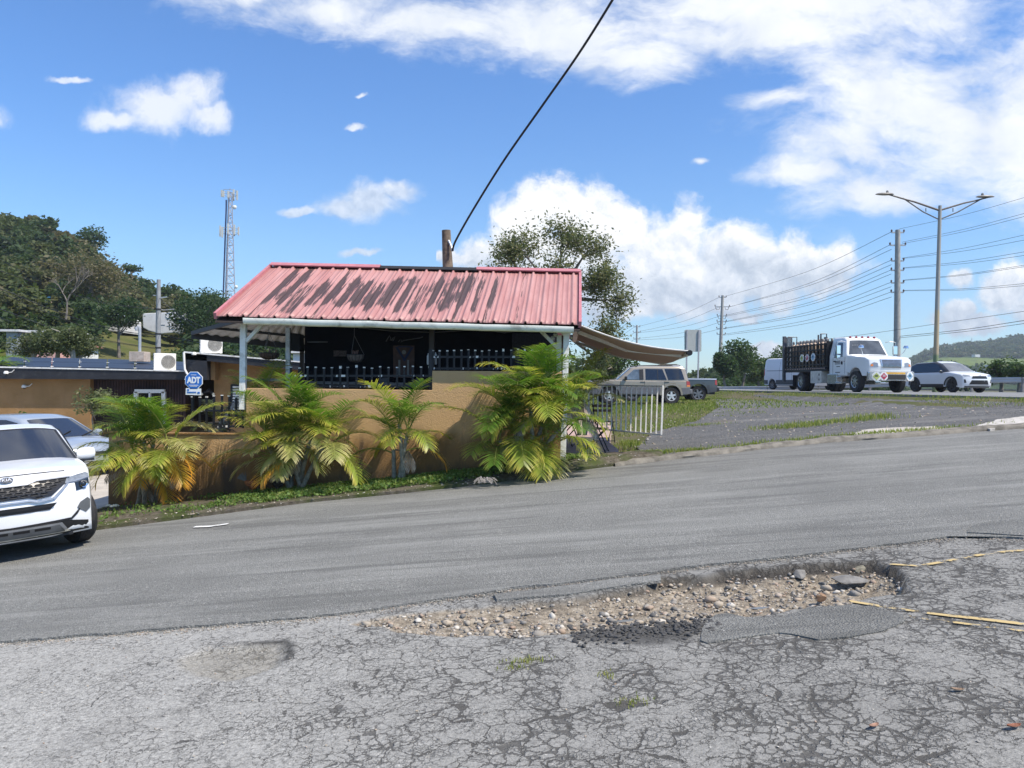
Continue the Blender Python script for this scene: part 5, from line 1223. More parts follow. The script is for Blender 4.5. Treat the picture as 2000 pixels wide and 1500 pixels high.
    c.patch('lower_surround', sil, [(-.62, .80), (-.46, .665), (-.28, .645), (-.2, .668), (.2, .668), (.28, .645), (.46, .665), (.62, .80), (.645, .80), (.48, .645), (.29, .625), (.2, .65), (-.2, .65), (-.29, .625), (-.48, .645), (-.645, .80)], fr, .026)
    c.patch('middle_intake', dg, [(-.50, .60), (.50, .60), (.42, .53), (-.42, .53)], fr, .006)
    c.patch('intake_bar', blackp, [(-.47, .575), (.47, .575), (.46, .562), (-.46, .562)], fr, .02)
    c.patch('seam_strip', blackp, [(-.66, .40), (0, .385), (.66, .40), (.74, .455), (.74, .44), (.66, .375), (0, .36), (-.66, .375), (-.74, .44), (-.74, .455)], fr, .01)
    c.patch('lower_bumper', blackp, [(-.86, .22), (.86, .22), (.86, .33), (.62, .375), (-.62, .375), (-.86, .33)], fr, .006)
    sk = c.patch('skid_plate', sil, [(-.62, .245), (-.54, .36), (.54, .36), (.62, .245)], fr, .02)
    c.patch('skid_face', gun, [(-.57, .253), (-.51, .338), (.51, .338), (.57, .253)], fr, .028, sk)
    for a in (-.42, -.2, .02, .24):
        c.patch('skid_vent', dg, [(a, .30), (a, .33), (a + .17, .33), (a + .17, .30)], fr, .032, sk)
    c.patch('skid_lip', mat('cream_edge', (.7, .69, .6), .4), [(-.63, .238), (.63, .238), (.63, .246), (-.63, .246)], fr, .03, sk)
    for sg in both:
        f2 = lambda u, v, s_=sg: ((float(np.interp(v, [p[1] for p in FP], [p[0] for p in FP])), s_ * u, v), (1, s_ * .8, .15))
        hl = c.patch('headlight', lamp_cl, [(.60, .795), (.62, .875), (.84, .925), (.885, .90), (.89, .83), (.74, .80)], f2, .008)
        c.patch('headlight_divider', sil, [(.60, .80), (.60, .808), (.74, .825), (.89, .85), (.89, .838), (.74, .812)], f2, .016, hl)
        dk = c.patch('lamp_pocket', glass_dark, [(.73, .70), (.72, .795), (.885, .825), (.89, .76), (.83, .71)], f2, .008, hl)
        q = c.M(*f2(.81, .765)[0]) + Vector((.02, sg * .016, 0)); m = MB(); m.lathe([(.030, 0), (.044, .006), (.046, -.012), (.030, -.02)], (0, 0, 0), 'x', 20, Matrix.Rotation(R(28 * sg), 3, 'Z')); m.v = [(v[0] + q.x, v[1] + q.y, v[2] + q.z) for v in m.v]; m.build('lamp_ring', chrome, dk, smooth=True)
        m = MB(); m.lathe([(0, .012), (.02, .008), (.03, -.006)], (0, 0, 0), 'x', 16, Matrix.Rotation(R(28 * sg), 3, 'Z')); m.v = [(v[0] + q.x, v[1] + q.y, v[2] + q.z) for v in m.v]; m.build('projector', glass_dark, dk, smooth=True)
        c.patch('daylight_strip', mat('strip_white', (.8, .82, .85), .2, 0, .6), [(.63, .866), (.84, .916), (.835, .925), (.63, .877)], f2, .014, hl)
        fg = c.patch('fog_pocket', gun, [(.73, .50), (.77, .56), (.86, .60), (.89, .57), (.885, .47), (.83, .43)], f2, .008)
        c.patch('fog_bar', blackp, [(.66, .405), (.75, .485), (.755, .47), (.68, .395)], f2, .012)
        for k in range(2): pass
    # badge
    q = c.M(*fr(0, .905)[0]); Mt = Matrix.Translation(q + Vector((.034, 0, .012))) @ Matrix.Rotation(R(90), 4, 'Z') @ Matrix.Rotation(R(62), 4, 'X')
    m = MB(); m.lathe([(0, .0), (.062, 0), (.066, -.012)], (0, 0, 0), 'z', 26); m.v = [tuple(Mt @ Vector((v[0], v[1] * .5, v[2]))) for v in m.v]; bd = m.build('badge', mat('badge_black', (.01, .01, .012), .2), c.root)
    text_into(bd, 'badge_lettering', 'KIA', .048, chrome, Mt @ Matrix.Translation((0, 0, .003)) @ Matrix.Diagonal((1.25, 1, 1, 1)), .002, .001)
    m = MB(); m.lathe([(.058, .003), (.063, .004), (.063, 0), (.058, 0)], (0, 0, 0), 'z', 26); m.v = [tuple(Mt @ Vector((v[0], v[1] * .5, v[2]))) for v in m.v]; m.build('badge_ring', chrome, bd)
    # hood seam
    c.patch('hood_seam', slot_m, [(-.62, 0), (.62, 0), (.62, .02), (-.62, .02)], c.seg((1.97, .953), (1.75, 1.0)), .003)
    c.box('underbody', blackp, (0, 0, .33), (3.9, 1.25, .28), bev=0)
    m = MB(); m.lathe([(0, -.8), (.07, -.8), (.07, .8), (0, .8)], (1.33, 0, .33), 'y', 10); m.build('axle', blackp, c.root)
    for sg in both:
        c.wheel(1.33, sg, .335, .225, 14); c.wheel(-1.32, sg, .335, .225)
    h = R(38)
    c.place((-5.5, 8.5, SL * -5.5 + .035), (math.sin(h), -math.cos(h)), (-SL, 0, 1), ref_x=2.16)
kia()
# ---------------------------------------------------------------- silver saloon behind it
def sedan():
    sv = mat('silver_blue_paint', (.42, .47, .53), .28, .35, .5, .03, 2, coat=.7)
    c = Car('parked_saloon', 'pale silver blue saloon parked on the concrete drive by the orange wall', 'car', 1.78, .90, .16, plan=.25, xf=2.3, xr=-2.3)
    FP = [(2.15, .2), (2.27, .35), (2.3, .5), (2.26, .64), (2.12, .72)]
    c.solid('body', sv, FP + [(1.6, .84), (1.15, .90), (-1.9, .96), (-2.2, .92), (-2.3, .6), (-2.2, .22)] + bottom(0, 0, (1.42, -1.35), .37, .22)[::-1], arch_z=.42, bev=.06)
    c.solid('cabin', sv, [(1.22, .87), (.3, 1.34), (-.1, 1.42), (-.8, 1.42), (-1.4, 1.25), (-1.95, .93)], y=.96, bev=.07)
    k = c.W; wf = c.seg((1.22, .87), (.3, 1.34)); c.patch('windscreen', glass_mid, [(-k * .86, .06), (k * .86, .06), (k * .78, .94), (-k * .78, .94)], wf, .012)
    m = MB()
    for u in (-.4, .25):
        a, b = c.M(1.17, u, .895) + Vector((.02, 0, .02)), c.M(.95, u + .5, 1.0) + Vector((.02, 0, .03)); m.beam(a, b, .02, .02)
    m.build('wiper', blackp, c.root)
    for sg in (-1, 1):
        sd = c.side(sg); c.patch('side_window', glass_dark, [(.88, .96), (.25, 1.29), (-.15, 1.35), (-.8, 1.34), (-1.35, 1.16), (-1.5, .99)], sd, .006)
        c.patch('window_trim', chrome, [(.95, .935), (.95, .95), (-1.6, .985), (-1.6, .97)], sd, .01)
        c.patch('headlight', lamp_cl, [(.5, .54), (.5, .63), (.78, .68), (.86, .62), (.8, .54)], lambda u, v, s_=sg: ((float(np.interp(v, [p[1] for p in FP], [p[0] for p in FP])), s_ * u, v), (1, s_ * .7, .1)), .008)
        m = MB(); q = c.M(.85, sg * c.W, .98); m.lathe([(0, -.1), (.07, -.07), (.085, 0), (.06, .09), (0, .1)], q + Vector((0, sg * .1, .03)), 'y', 12); m.build('mirror', sv, c.root, smooth=True)
        c.wheel(1.42, sg, .32, .2); c.wheel(-1.35, sg, .32, .2)
    fr = c.front(FP); c.patch('grille', blackp, [(-.4, .5), (-.42, .6), (.42, .6), (.4, .5)], fr); c.patch('lower_intake', blackp, [(-.6, .26), (-.6, .38), (.6, .38), (.6, .26)], fr)
    c.box('underbody', blackp, (0, 0, .3), (4.1, 1.2, .24), bev=0)
    pt = P(207, 905, 18.4); z = gz(pt.x, pt.y) + .04; c.place((pt.x, pt.y, z), (.93, -.37), (0, 0, 1), ref_x=2.28)
sedan()
# ---------------------------------------------------------------- beige boxy wagon
def jeep():
    bg = mat('pewter_beige_paint', (.30, .265, .215), .35, .3, .5, .06, 2, coat=.4); gy = mat('grey_lower_cladding', (.12, .125, .14), .55, 0, .4, .1)
    c = Car('parked_offroader', 'beige boxy off road wagon with grey lower panels parked on the grass', 'car', 1.76, 1.02, .13, plan=.10, xf=2.25, xr=-2.25, crown=.04)
    FP = [(2.12, .42), (2.22, .5), (2.25, .7), (2.2, .95)]
    c.solid('body', bg, FP + [(2.1, 1.0), (1.0, 1.07), (-2.15, 1.05), (-2.22, .8), (-2.25, .55), (-2.1, .42)] + bottom(0, 0, (1.35, -1.34), .43, .42, .4)[::-1], arch_z=.5, bev=.05)
    c.solid('cabin', bg, [(1.05, 1.03), (.38, 1.6), (-.1, 1.66), (-1.7, 1.66), (-2.0, 1.6), (-2.16, 1.02)], y=.985, bev=.05)
    k = c.W; c.patch('windscreen', glass_mid, [(-k * .9, .08), (k * .9, .08), (k * .84, .93), (-k * .84, .93)], c.seg((1.05, 1.03), (.38, 1.6)), .01)
    c.patch('rear_window', glass_dark, [(-k * .8, .2), (k * .8, .2), (k * .78, .85), (-k * .78, .85)], lambda u, v: ((lerp(-2.16, -2.0, v), u, lerp(1.02, 1.6, v)), (-1, 0, .2)), .01)
    rail = mat('roof_rail_black', (.02, .02, .022), .5)
    for sg in (-1, 1):
        sd = c.side(sg)
        c.patch('front_window', mat('light_window', (.10, .13, .16), .05, 0, .9, .4, 3), [(.75, 1.1), (.3, 1.52), (-.12, 1.55), (-.12, 1.1)], sd, .006)
        c.patch('window_frame', blackp, [(.06, 1.1), (.06, 1.535), (-.12, 1.55), (-.12, 1.1)], sd, .010)
        c.patch('rear_door_window', glass_dark, [(-.22, 1.1), (-.22, 1.56), (-.95, 1.56), (-1.12, 1.1)], sd, .006)
        c.patch('quarter_window', glass_dark, [(-1.2, 1.1), (-1.05, 1.57), (-1.8, 1.57), (-1.95, 1.12)], sd, .006)
        c.patch('window_divider', blackp, [(-.72, 1.1), (-.72, 1.56), (-.75, 1.56), (-.75, 1.1)], sd, .010)
        for a, b in ((.86, -1.34 + .52),):
            c.patch('lower_cladding', gy, [(.85, .44), (.85, .74), (-.85, .74), (-.85, .44)], sd, .014)
        c.patch('front_cladding', gy, [(2.2, .45), (2.2, .72), (1.82, .74), (1.8, .45)], sd, .014); c.patch('rear_cladding', gy, [(-1.8, .45), (-1.8, .72), (-2.22, .72), (-2.22, .45)], sd, .014)
        for ax in (1.35, -1.34):
            arc = [(ax + .52 * math.cos(a), .4 + .5 * math.sin(a)) for a in [i / 12 * math.pi for i in range(13)]]; inn = [(ax + .43 * math.cos(a), .4 + .43 * math.sin(a)) for a in [math.pi - i / 12 * math.pi for i in range(13)]]
            c.patch('arch_flare', bg if ax < 0 else gy, arc + inn, sd, .02)
        for a in (.02, -1.02): c.patch('door_handle', blackp, [(a, .98), (a, 1.01), (a - .2, 1.01), (a - .2, .98)], sd, .02)
        for a in (.88, -.16, -1.02): c.patch('door_gap', slot_m, [(a, .46), (a, 1.03), (a - .012, 1.03), (a - .012, .46)], sd, .004)
        tl = c.patch('tail_light', lamp_rd, [(-2.05, .84), (-2.05, 1.05), (-2.21, 1.03), (-2.235, .84)], sd, .012); c.patch('indicator', lamp_or, [(-2.06, .77), (-2.06, .838), (-2.235, .838), (-2.24, .77)], sd, .012)
        c.patch('side_marker', lamp_or, [(2.17, .76), (2.17, .86), (2.08, .86), (2.08, .76)], sd, .012)
        m = MB(); q = c.M(.66, sg * c.W, 1.1); m.box(q + Vector((0, sg * .1, .05)), (.1, .16, .16)); m.build('mirror', blackp, c.root, bevel=.02)
        m = MB(); a, b = c.M(.2, sg * c.W * .9, 1.62), c.M(-1.8, sg * c.W * .9, 1.68); m.tube([a, a + Vector((-.1, 0, .07)), b + Vector((.1, 0, .05)), b], .018, 6); m.build('roof_rail', rail, c.root)
        for ax in (1.35, -1.34): c.wheel(ax, sg, .365, .23, rim=.58, rim_m=mat('bright_alloy', (.7, .7, .7), .3, .5))
    q = c.M(-1.6, -c.W, .93); m = MB(); m.lathe([(0, 0), (.08, 0), (.085, .012)], (q.x, q.y - .006, q.z), 'y', 20); m.build('fuel_cap', bg, c.root)
    c.solid('rear_bumper', gy, [(-2.2, .44), (-2.36, .46), (-2.36, .66), (-2.2, .68)], bev=.03); c.solid('front_bumper', gy, [(2.2, .44), (2.34, .46), (2.34, .64), (2.2, .68)], bev=.03)
    c.box('underbody', blackp, (0, 0, .46), (4.1, 1.3, .22), bev=0)
    rp = P(1312, 790, 33); c.place((rp.x, rp.y, rp.z), (-.995, -.02), (0, 0, 1), ref_x=-1.34, ref_y=.88)
jeep()
def pickup():
    gp = mat('graphite_paint', (.075, .08, .09), .3, .4, .5, .05, 2, coat=.6); sil = mat('silver_top_paint', (.50, .51, .53), .28, .4, .5, .03, 2, coat=.6)
    c = Car('parked_pickup', 'graphite pickup truck half hidden behind the beige boxy wagon', 'car', 1.88, 1.12, .14, plan=.12, xf=2.65, xr=-2.65, crown=.03)
    FP = [(2.5, .4), (2.62, .55), (2.65, .8), (2.55, 1.05)]
    c.solid('body', gp, FP + [(1.35, 1.14), (-.55, 1.14), (-.56, 1.16), (-2.6, 1.16), (-2.64, .8), (-2.6, .5)] + bottom(0, 0, (1.62, -1.6), .47, .45, .42)[::-1], arch_z=.55, bev=.04)
    c.solid('cabin', sil, [(1.35, 1.1), (.6, 1.7), (.2, 1.8), (-.75, 1.8), (-.95, 1.7), (-1.1, 1.12)], y=.97, bev=.07)
    c.patch('windscreen', glass_mid, [(-.82, .06), (.82, .06), (.75, .92), (-.75, .92)], c.seg((1.35, 1.1), (.6, 1.7)), .01)
    for sg in (-1, 1):
        sd = c.side(sg); c.patch('side_window', glass_dark, [(1.0, 1.2), (.5, 1.62), (.1, 1.7), (-.7, 1.69), (-.85, 1.2)], sd, .006)
        c.patch('bed_rail', sil, [(-1.05, 1.12), (-1.05, 1.155), (-2.58, 1.155), (-2.58, 1.12)], sd, .014); c.patch('tail_light', lamp_rd, [(-2.5, .85), (-2.5, 1.1), (-2.62, 1.1), (-2.62, .82)], sd, .014)
        arc = [(-1.6 + .56 * math.cos(a), .42 + .55 * math.sin(a)) for a in [i / 12 * math.pi for i in range(13)]]; inn = [(-1.6 + .47 * math.cos(a), .42 + .47 * math.sin(a)) for a in [math.pi - i / 12 * math.pi for i in range(13)]]
        c.patch('arch_flare', gp, arc + inn, sd, .03)
        for ax in (1.62, -1.6): c.wheel(ax, sg, .39, .25, rim=.66, spokes=6, rim_m=mat('grey_alloy', (.22, .22, .23), .35, .6))
        m = MB(); m.tube([c.M(.2, sg * c.W * .8, 1.78), c.M(.1, sg * c.W * .8, 1.78) + Vector((0, 0, .06)), c.M(-.6, sg * c.W * .8, 1.78) + Vector((0, 0, .06)), c.M(-.7, sg * c.W * .8, 1.76)], .02, 5); m.build('roof_rail', blackp, c.root)
    c.solid('rear_bumper', blackp, [(-2.6, .5), (-2.75, .52), (-2.75, .72), (-2.6, .74)], bev=.02); c.box('underbody', blackp, (0, 0, .5), (4.9, 1.4, .25), bev=0)
    rp = P(1364, 785, 37.5); c.place((rp.x, rp.y, rp.z), (-1, .03), (0, 0, 1), ref_x=-1.6, ref_y=.94)
pickup()
def van():
    wv = mat('white_van_paint', (.62, .63, .66), .35, 0, .5, .02, 2, coat=.4)
    c = Car('delivery_van', 'white windowless delivery van on the highway behind the stake truck', 'van', 2.0, 1.25, .07, plan=.12, xf=2.8, xr=-2.8, crown=.05)
    c.solid('body', wv, [(2.6, .3), (2.78, .45), (2.8, .8), (2.5, 1.1), (1.75, 1.35), (1.1, 2.05), (.7, 2.2), (-2.5, 2.22), (-2.75, 2.1), (-2.8, .8), (-2.75, .35)] + bottom(0, 0, (1.75, -1.75), .40, .32)[::-1], arch_z=.45, bev=.06, zs=.2)
    c.patch('windscreen', glass_mid, [(-.85, .05), (.85, .05), (.8, .9), (-.8, .9)], c.seg((1.75, 1.35), (1.1, 2.05)), .012)
    for sg in (-1, 1):
        sd = c.side(sg); c.patch('cab_window', glass_dark, [(1.5, 1.3), (1.0, 1.9), (.4, 1.92), (.4, 1.3)], sd); c.patch('lower_trim', mat('grey_van_trim', (.06, .065, .07), .6), [(1.3, .36), (1.3, .68), (-1.3, .68), (-1.3, .36)], sd, .014)
        c.patch('rear_trim', mat('grey_van_trim', (.06, .065, .07), .6), [(-2.2, .4), (-2.2, .68), (-2.76, .68), (-2.74, .4)], sd, .014); c.patch('slide_rail', slot_m, [(-.6, 1.36), (-.6, 1.39), (-2.4, 1.39), (-2.4, 1.36)], sd, .006)
        c.patch('door_gap', slot_m, [(.3, .4), (.3, 2.0), (.285, 2.0), (.285, .4)], sd, .004); c.patch('door_gap', slot_m, [(-.95, .4), (-.95, 2.0), (-.965, 2.0), (-.965, .4)], sd, .004)
        c.patch('tail_light', lamp_rd, [(-2.66, 1.0), (-2.66, 1.5), (-2.76, 1.5), (-2.76, 1.0)], sd, .01)
        for ax in (1.75, -1.75): c.wheel(ax, sg, .35, .2, rim=.62, rim_m=mat('grey_alloy', (.22, .22, .23), .35, .6))
    c.box('underbody', blackp, (0, 0, .4), (5.0, 1.4, .24), bev=0)
    rp = P(1508, 767.5, 54); c.place((rp.x, rp.y, HZ + .05), (.34, -.94), (0, 0, 1), ref_x=-1.75, ref_y=-.95)
van()
def suv():
    wp = mat('pearl_white_paint', (.66, .68, .70), .25, 0, .5, .02, 2, coat=.7); FPb = mat('gloss_black_roof', (.012, .012, .014), .15, 0, .6, coat=.5)
    c = Car('moving_crossover', 'white crossover with black roof and black wheels on the highway right of the truck', 'car', 1.86, 1.02, .15, plan=.2, xf=2.3, xr=-2.3, crown=.06)
    FP = [(2.15, .25), (2.27, .4), (2.3, .6), (2.27, .85), (2.12, .98)]
    c.solid('body', wp, FP + [(1.2, 1.12), (-2.1, 1.1), (-2.28, .9), (-2.25, .35)] + bottom(0, 0, (1.38, -1.32), .41, .3)[::-1], arch_z=.48, bev=.06)
    c.solid('cabin', FPb, [(1.2, 1.06), (.35, 1.56), (-.1, 1.66), (-1.4, 1.62), (-1.8, 1.5), (-2.1, 1.08)], y=.96, bev=.06)
    c.patch('windscreen', mat('grey_windscreen', (.16, .165, .17), .08, 0, .8, .2, 3), [(-.8, .06), (.8, .06), (.72, .93), (-.72, .93)], c.seg((1.2, 1.06), (.35, 1.56)), .012)
    c.patch('roof_front', wp, [(-.7, 0), (.7, 0), (.68, 1), (-.68, 1)], c.seg((.35, 1.56), (-.1, 1.66)), .006)
    fr = c.front(FP); dg = mat('grille_gloss_black', (.01, .01, .012), .35)
    g = c.patch('grille', dg, [(-.5, .72), (-.42, .86), (.42, .86), (.5, .72)], fr); c.patch('lower_grille', dg, [(-.62, .42), (-.5, .64), (.5, .64), (.62, .42)], fr)
    c.patch('bumper_strip', mat('satin_silver', (.40, .41, .43), .3, .6), [(-.6, .36), (.6, .36), (.6, .39), (-.6, .39)], fr, .014); c.patch('lower_lip', dg, [(-.8, .26), (.8, .26), (.8, .33), (-.8, .33)], fr, .01)
    m = MB(); m.lathe([(.05, -.01), (.065, .008), (.05, .012), (.045, 0)], c.M(*fr(0, .87)[0]) + Vector((.02, 0, 0)), 'x', 18); m.build('badge', chrome, c.root)
    for sg in (-1, 1):
        sd = c.side(sg); f2 = lambda u, v, s_=sg: ((float(np.interp(v, [p[1] for p in FP], [p[0] for p in FP])), s_ * u, v), (1, s_ * .7, .1))
        c.patch('headlight', lamp_cl, [(.55, .84), (.55, .9), (.84, .96), (.9, .9), (.86, .84)], f2); c.patch('corner_vent', dg, [(.76, .5), (.8, .68), (.88, .68), (.86, .5)], f2)
        c.patch('side_window', glass_dark, [(.85, 1.14), (.3, 1.5), (-.2, 1.54), (-1.5, 1.5), (-1.75, 1.2), (-1.7, 1.14)], sd); c.patch('sill_trim', blackp, [(.85, .3), (.85, .44), (-.8, .44), (-.8, .3)], sd, .012)
        for ax in (1.38, -1.32):
            arc = [(ax + .5 * math.cos(a), .36 + .49 * math.sin(a)) for a in [i / 12 * math.pi for i in range(13)]]; inn = [(ax + .41 * math.cos(a), .36 + .41 * math.sin(a)) for a in [math.pi - i / 12 * math.pi for i in range(13)]]
            c.patch('arch_flare', blackp, arc + inn, sd, .014); c.wheel(ax, sg, .36, .23, rim=.7, rim_m=blackp)
        m = MB(); q = c.M(.8, sg * c.W, 1.12); m.lathe([(0, -.1), (.07, -.08), (.09, 0), (.06, .09), (0, .1)], q + Vector((0, sg * .12, .03)), 'y', 12); m.build('mirror', FPb, c.root, smooth=True)
    c.box('underbody', blackp, (0, 0, .38), (4.0, 1.3, .24), bev=0)
    rp = P(1858, 762, 40); c.place((rp.x, rp.y, HZ + .05), (.20, -.98), (0, 0, 1), ref_x=1.38, ref_y=-.9)
suv()
def distant_car():
    c = Car('distant_car', 'small white far off car roof peeking left of the white crossover', 'car', 1.75, .95, .14, plan=.2, xf=2.2, xr=-2.2)
    c.solid('body', white_pt, [(2.1, .3), (2.2, .5), (2.1, .8), (1.2, .95), (-2.0, .98), (-2.18, .6), (-2.1, .3)] + bottom(0, 0, (1.35, -1.3), .36, .25)[::-1], arch_z=.4)
    c.solid('cabin', glass_dark, [(1.2, .9), (.4, 1.4), (-1.0, 1.42), (-1.8, .95)], y=.92, bev=.05)
    for sg in (-1, 1):
        for ax in (1.35, -1.3): c.wheel(ax, sg, .32, .2)
    rp = P(1795, 757, 62); c.place((rp.x, rp.y, HZ + .05), (.1, -1), (0, 0, 1))
# ---------------------------------------------------------------- stake bed truck
def truck():
    root_c = Car('stake_truck', 'white cab gas cylinder truck with black stake sides and hazard placards', 'truck', 2.3, 1.75, .10, plan=.14, xf=4.1, xr=-4.1, crown=.06)
    c = root_c; r_ = c.root; wp = mat('white_truck_paint', (.72, .74, .74), .3, 0, .5, .02, 2, coat=.5)
    steel = mat('truck_black_steel', (.012, .012, .014), .5, .2, var=.3); cyl = mat('cylinder_tan', (.34, .26, .20), .5, .1, var=.3, vs=2); alum = mat('polished_aluminium', (.55, .56, .57), .25, .8)
    # hood / cab, front axle at x=2.9
    c.xf = 4.05
    hood = [(3.55, .95), (3.98, .98), (4.05, 1.25), (3.98, 1.55), (3.7, 1.66), (2.15, 1.80), (2.15, .95)] + []
    c.solid('hood', wp, [(3.5, .75), (3.98, .78), (4.05, 1.2), (3.98, 1.5), (3.65, 1.63), (2.12, 1.78), (2.12, 1.0)] + [(2.9 + .62 * math.cos(a), .52 + .62 * math.sin(a)) for a in [math.pi * .80 - i / 10 * math.pi * .66 for i in range(11)]], y=.93, bev=.10, arch_z=1.0, zs=.15)
    cab = c.solid('cab', wp, [(2.12, .75), (2.12, 1.76), (1.75, 2.55), (1.5, 2.66), (.55, 2.68), (.5, 2.6), (.5, .75)], y=.93, bev=.09, zs=.18)
    w = c.W
    c.patch('windscreen', mat('truck_windscreen', (.07, .075, .08), .06, 0, .9, .4, 2), [(-w * .82, .05), (w * .82, .05), (w * .76, .9), (-w * .76, .9)], c.seg((2.12, 1.76), (1.75, 2.55)), .012)
    for k in range(6): m = MB(); q = c.seg((2.12, 1.76), (1.75, 2.55))(-.05 + k * .1 + (.05 if k > 2 else 0), .62)[0]; qq = c.M(*q) + Vector((.02, 0, 0)); m.box(qq, (.005, .06, .05)); 
    m = MB()
    for k in range(8):
        if k in (3,): continue
        q = c.seg((2.12, 1.76), (1.75, 2.55))(-.1 - k * .09, .60)[0]; m.box(c.M(*q) + Vector((.016, 0, 0)), (.006, .055, .05))
    m.build('screen_letters', mat('faded_sticker', (.2, .2, .2), .6), cab)
    for k in range(5):
        m = MB(); q = c.M(1.62, -.75 + k * .375, 2.63); m.lathe([(0, .06), (.05, .04), (.06, -.02)], q, 'z', 8); m.build('marker_light', lamp_rd, cab, smooth=True)
    sg_out = {}
    for sg in (-1, 1):
        sd = lambda u, v, s_=sg: ((u, s_ * c.W * .93, v), (0, s_, .1))
        c.patch('side_window', glass_dark, [(1.78, 1.72), (1.55, 2.4), (1.0, 2.42), (1.0, 1.68)], sd, .008)
        c.patch('door_gap', slot_m, [(2.0, .85), (2.0, 1.7), (1.98, 1.7), (1.98, .85)], sd, .004); c.patch('door_gap', slot_m, [(.9, .85), (.9, 2.5), (.88, 2.5), (.88, .85)], sd, .004)
        c.patch('door_handle', blackp, [(.98, 1.45), (.98, 1.52), (1.15, 1.52), (1.15, 1.45)], sd, .03)
        em = c.patch('door_emblem', slot_m, [(1.62, 1.32), (1.62, 1.44), (1.72, 1.50), (1.8, 1.42), (1.78, 1.3)], sd, .006)
        for z, a in ((1.46, 1.0), (1.40, 1.0), (1.33, 1.0), (1.2, 1.15), (.92, 1.05)):
            c.patch('door_lettering', slot_m, [(1.55, z), (1.55, z + .035), (a + .08, z + .035), (a + .08, z)], sd, .006, em)
        # mirrors on tubular arms
        m = MB(); q = Vector((2.02, sg * 1.42, 2.0)); m.box(q, (.10, .2, .42)); m.box(q + Vector((0, 0, -.34)), (.10, .18, .18)); mo = m.build('mirror', chrome, r_, bevel=.02)
        m = MB(); m.tube([(1.9, sg * 1.0, 2.38), (1.95, sg * 1.2, 2.42), (2.02, sg * 1.45, 2.38), (2.02, sg * 1.45, 1.5), (1.95, sg * 1.05, 1.45)], .018, 6); m.build('mirror_arm', alum, mo)
        m = MB(); m.tube([(3.2, sg * .85, 1.62), (3.35, sg * 1.0, 1.85), (3.4, sg * 1.08, 2.0)], .012, 5); m.lathe([(0, .12), (.08, .1), (.12, .02), (.12, -.02), (0, -.03)], (3.4, sg * 1.08, 2.05), 'z', 12); m.build('fender_mirror', chrome, r_, smooth=True)
        f2 = lambda u, v, s_=sg: ((float(np.interp(v, [.78, 1.2, 1.5, 1.63], [3.98, 4.05, 3.98, 3.65])), s_ * u, v), (1, s_ * .6, .15))
        hl = c.patch('headlight', lamp_cl, [(.66, 1.15), (.68, 1.33), (.85, 1.36), (1.0, 1.28), (1.02, 1.17)], f2, .012); c.patch('indicator', lamp_or, [(.9, 1.18), (.9, 1.28), (1.0, 1.26), (1.02, 1.18)], f2, .018, hl)
        # wheels: front single, rear dual
        c.wheel(2.9, sg, .50, .28, spokes=8, rim=.6, rim_m=alum, track=1.12)
        c.wheel(-2.3, sg, .50, .28, spokes=8, rim=.6, rim_m=alum, track=1.15); c.wheel(-2.3, sg, .50, .28, spokes=8, rim=.6, rim_m=alum, track=.84)
        m = MB(); m.box((.9, sg * .98, .62), (.9, .3, .5)); m.box((1.5, sg * 1.0, .45), (.5, .3, .06)); m.box((1.5, sg * 1.0, .72), (.4, .2, .05)); m.build('step_tank', alum, r_, bevel=.03)
        bx = c.box('tool_box', mat('cream_tool_box', (.58, .55, .48), .5, dirt=(.2, .17, .13), dirt_s=4, dirt_a=.4), (-.55, sg * .95, .72), (1.1, .5, .62), bev=.02)
        for a in (-.05,):
            m = MB(); m.box((-.2, sg * 1.21, .85), (.06, .02, .1)); m.box((-.2, sg * 1.21, .6), (.06, .02, .1)); m.build('latch', blackp, bx)
        m = MB(); m.box((-2.95, sg * 1.0, .55), (.02, .5, .6)); m.build('mud_flap', blackp, r_)
    fr = lambda u, v: ((float(np.interp(v, [.78, 1.2, 1.5, 1.63], [3.98, 4.05, 3.98, 3.65])), u, v), (1, 0, .1))
    g = c.patch('grille', alum, [(-.5, 1.1), (-.56, 1.5), (.56, 1.5), (.5, 1.1)], fr, .02)
    for k in range(6): c.patch('grille_slot', slot_m, [(-.47, 1.13 + k * .058), (-.47, 1.165 + k * .058), (.47, 1.165 + k * .058), (.47, 1.13 + k * .058)], fr, .026, g)
    c.xf = 4.2
    bp = c.solid('bumper', alum, [(3.95, .52), (4.18, .55), (4.2, .92), (4.0, .97)], y=1.0, bev=.03)
    fb_ = lambda u, v: ((4.2, u, v), (1, 0, 0))
    c.patch('bumper_opening', slot_m, [(-.42, .58), (-.42, .8), (.62, .8), (.62, .58)], fb_, .008, bp); c.patch('yellow_strip', mat('amber_strip', (.65, .36, .06), .5), [(-.5, .83), (-.5, .91), (.6, .91), (.6, .83)], fb_, .01, bp); 
    yl = mat('placard_yellow', (.45, .5, .16), .5); rd = mat('placard_red', (.42, .05, .09), .5); bl = mat('placard_blue', (.22, .38, .52), .5); wh = mat('placard_white', (.7, .7, .68), .5)
    def placard(u, v, s_, fn, col_, par, txt=None):
        octo = [(u + s_ * 1.25 * math.cos(R(22.5 + 45 * k)), v + s_ * 1.25 * math.sin(R(22.5 + 45 * k))) for k in range(8)]
        p = c.patch('placard', wh, octo, fn, .02, par, step=1); q = c.patch('placard_diamond', col_, [(u - s_, v), (u, v + s_), (u + s_, v), (u, v - s_)], fn, .026, p, step=1)
        for dv in (.25, -.05): c.patch('placard_print', wh if col_ is rd else slot_m, [(u - s_ * .4, v + s_ * dv), (u - s_ * .4, v + s_ * (dv + .16)), (u + s_ * .4, v + s_ * (dv + .16)), (u + s_ * .4, v + s_ * dv)], fn, .032, p, step=1)
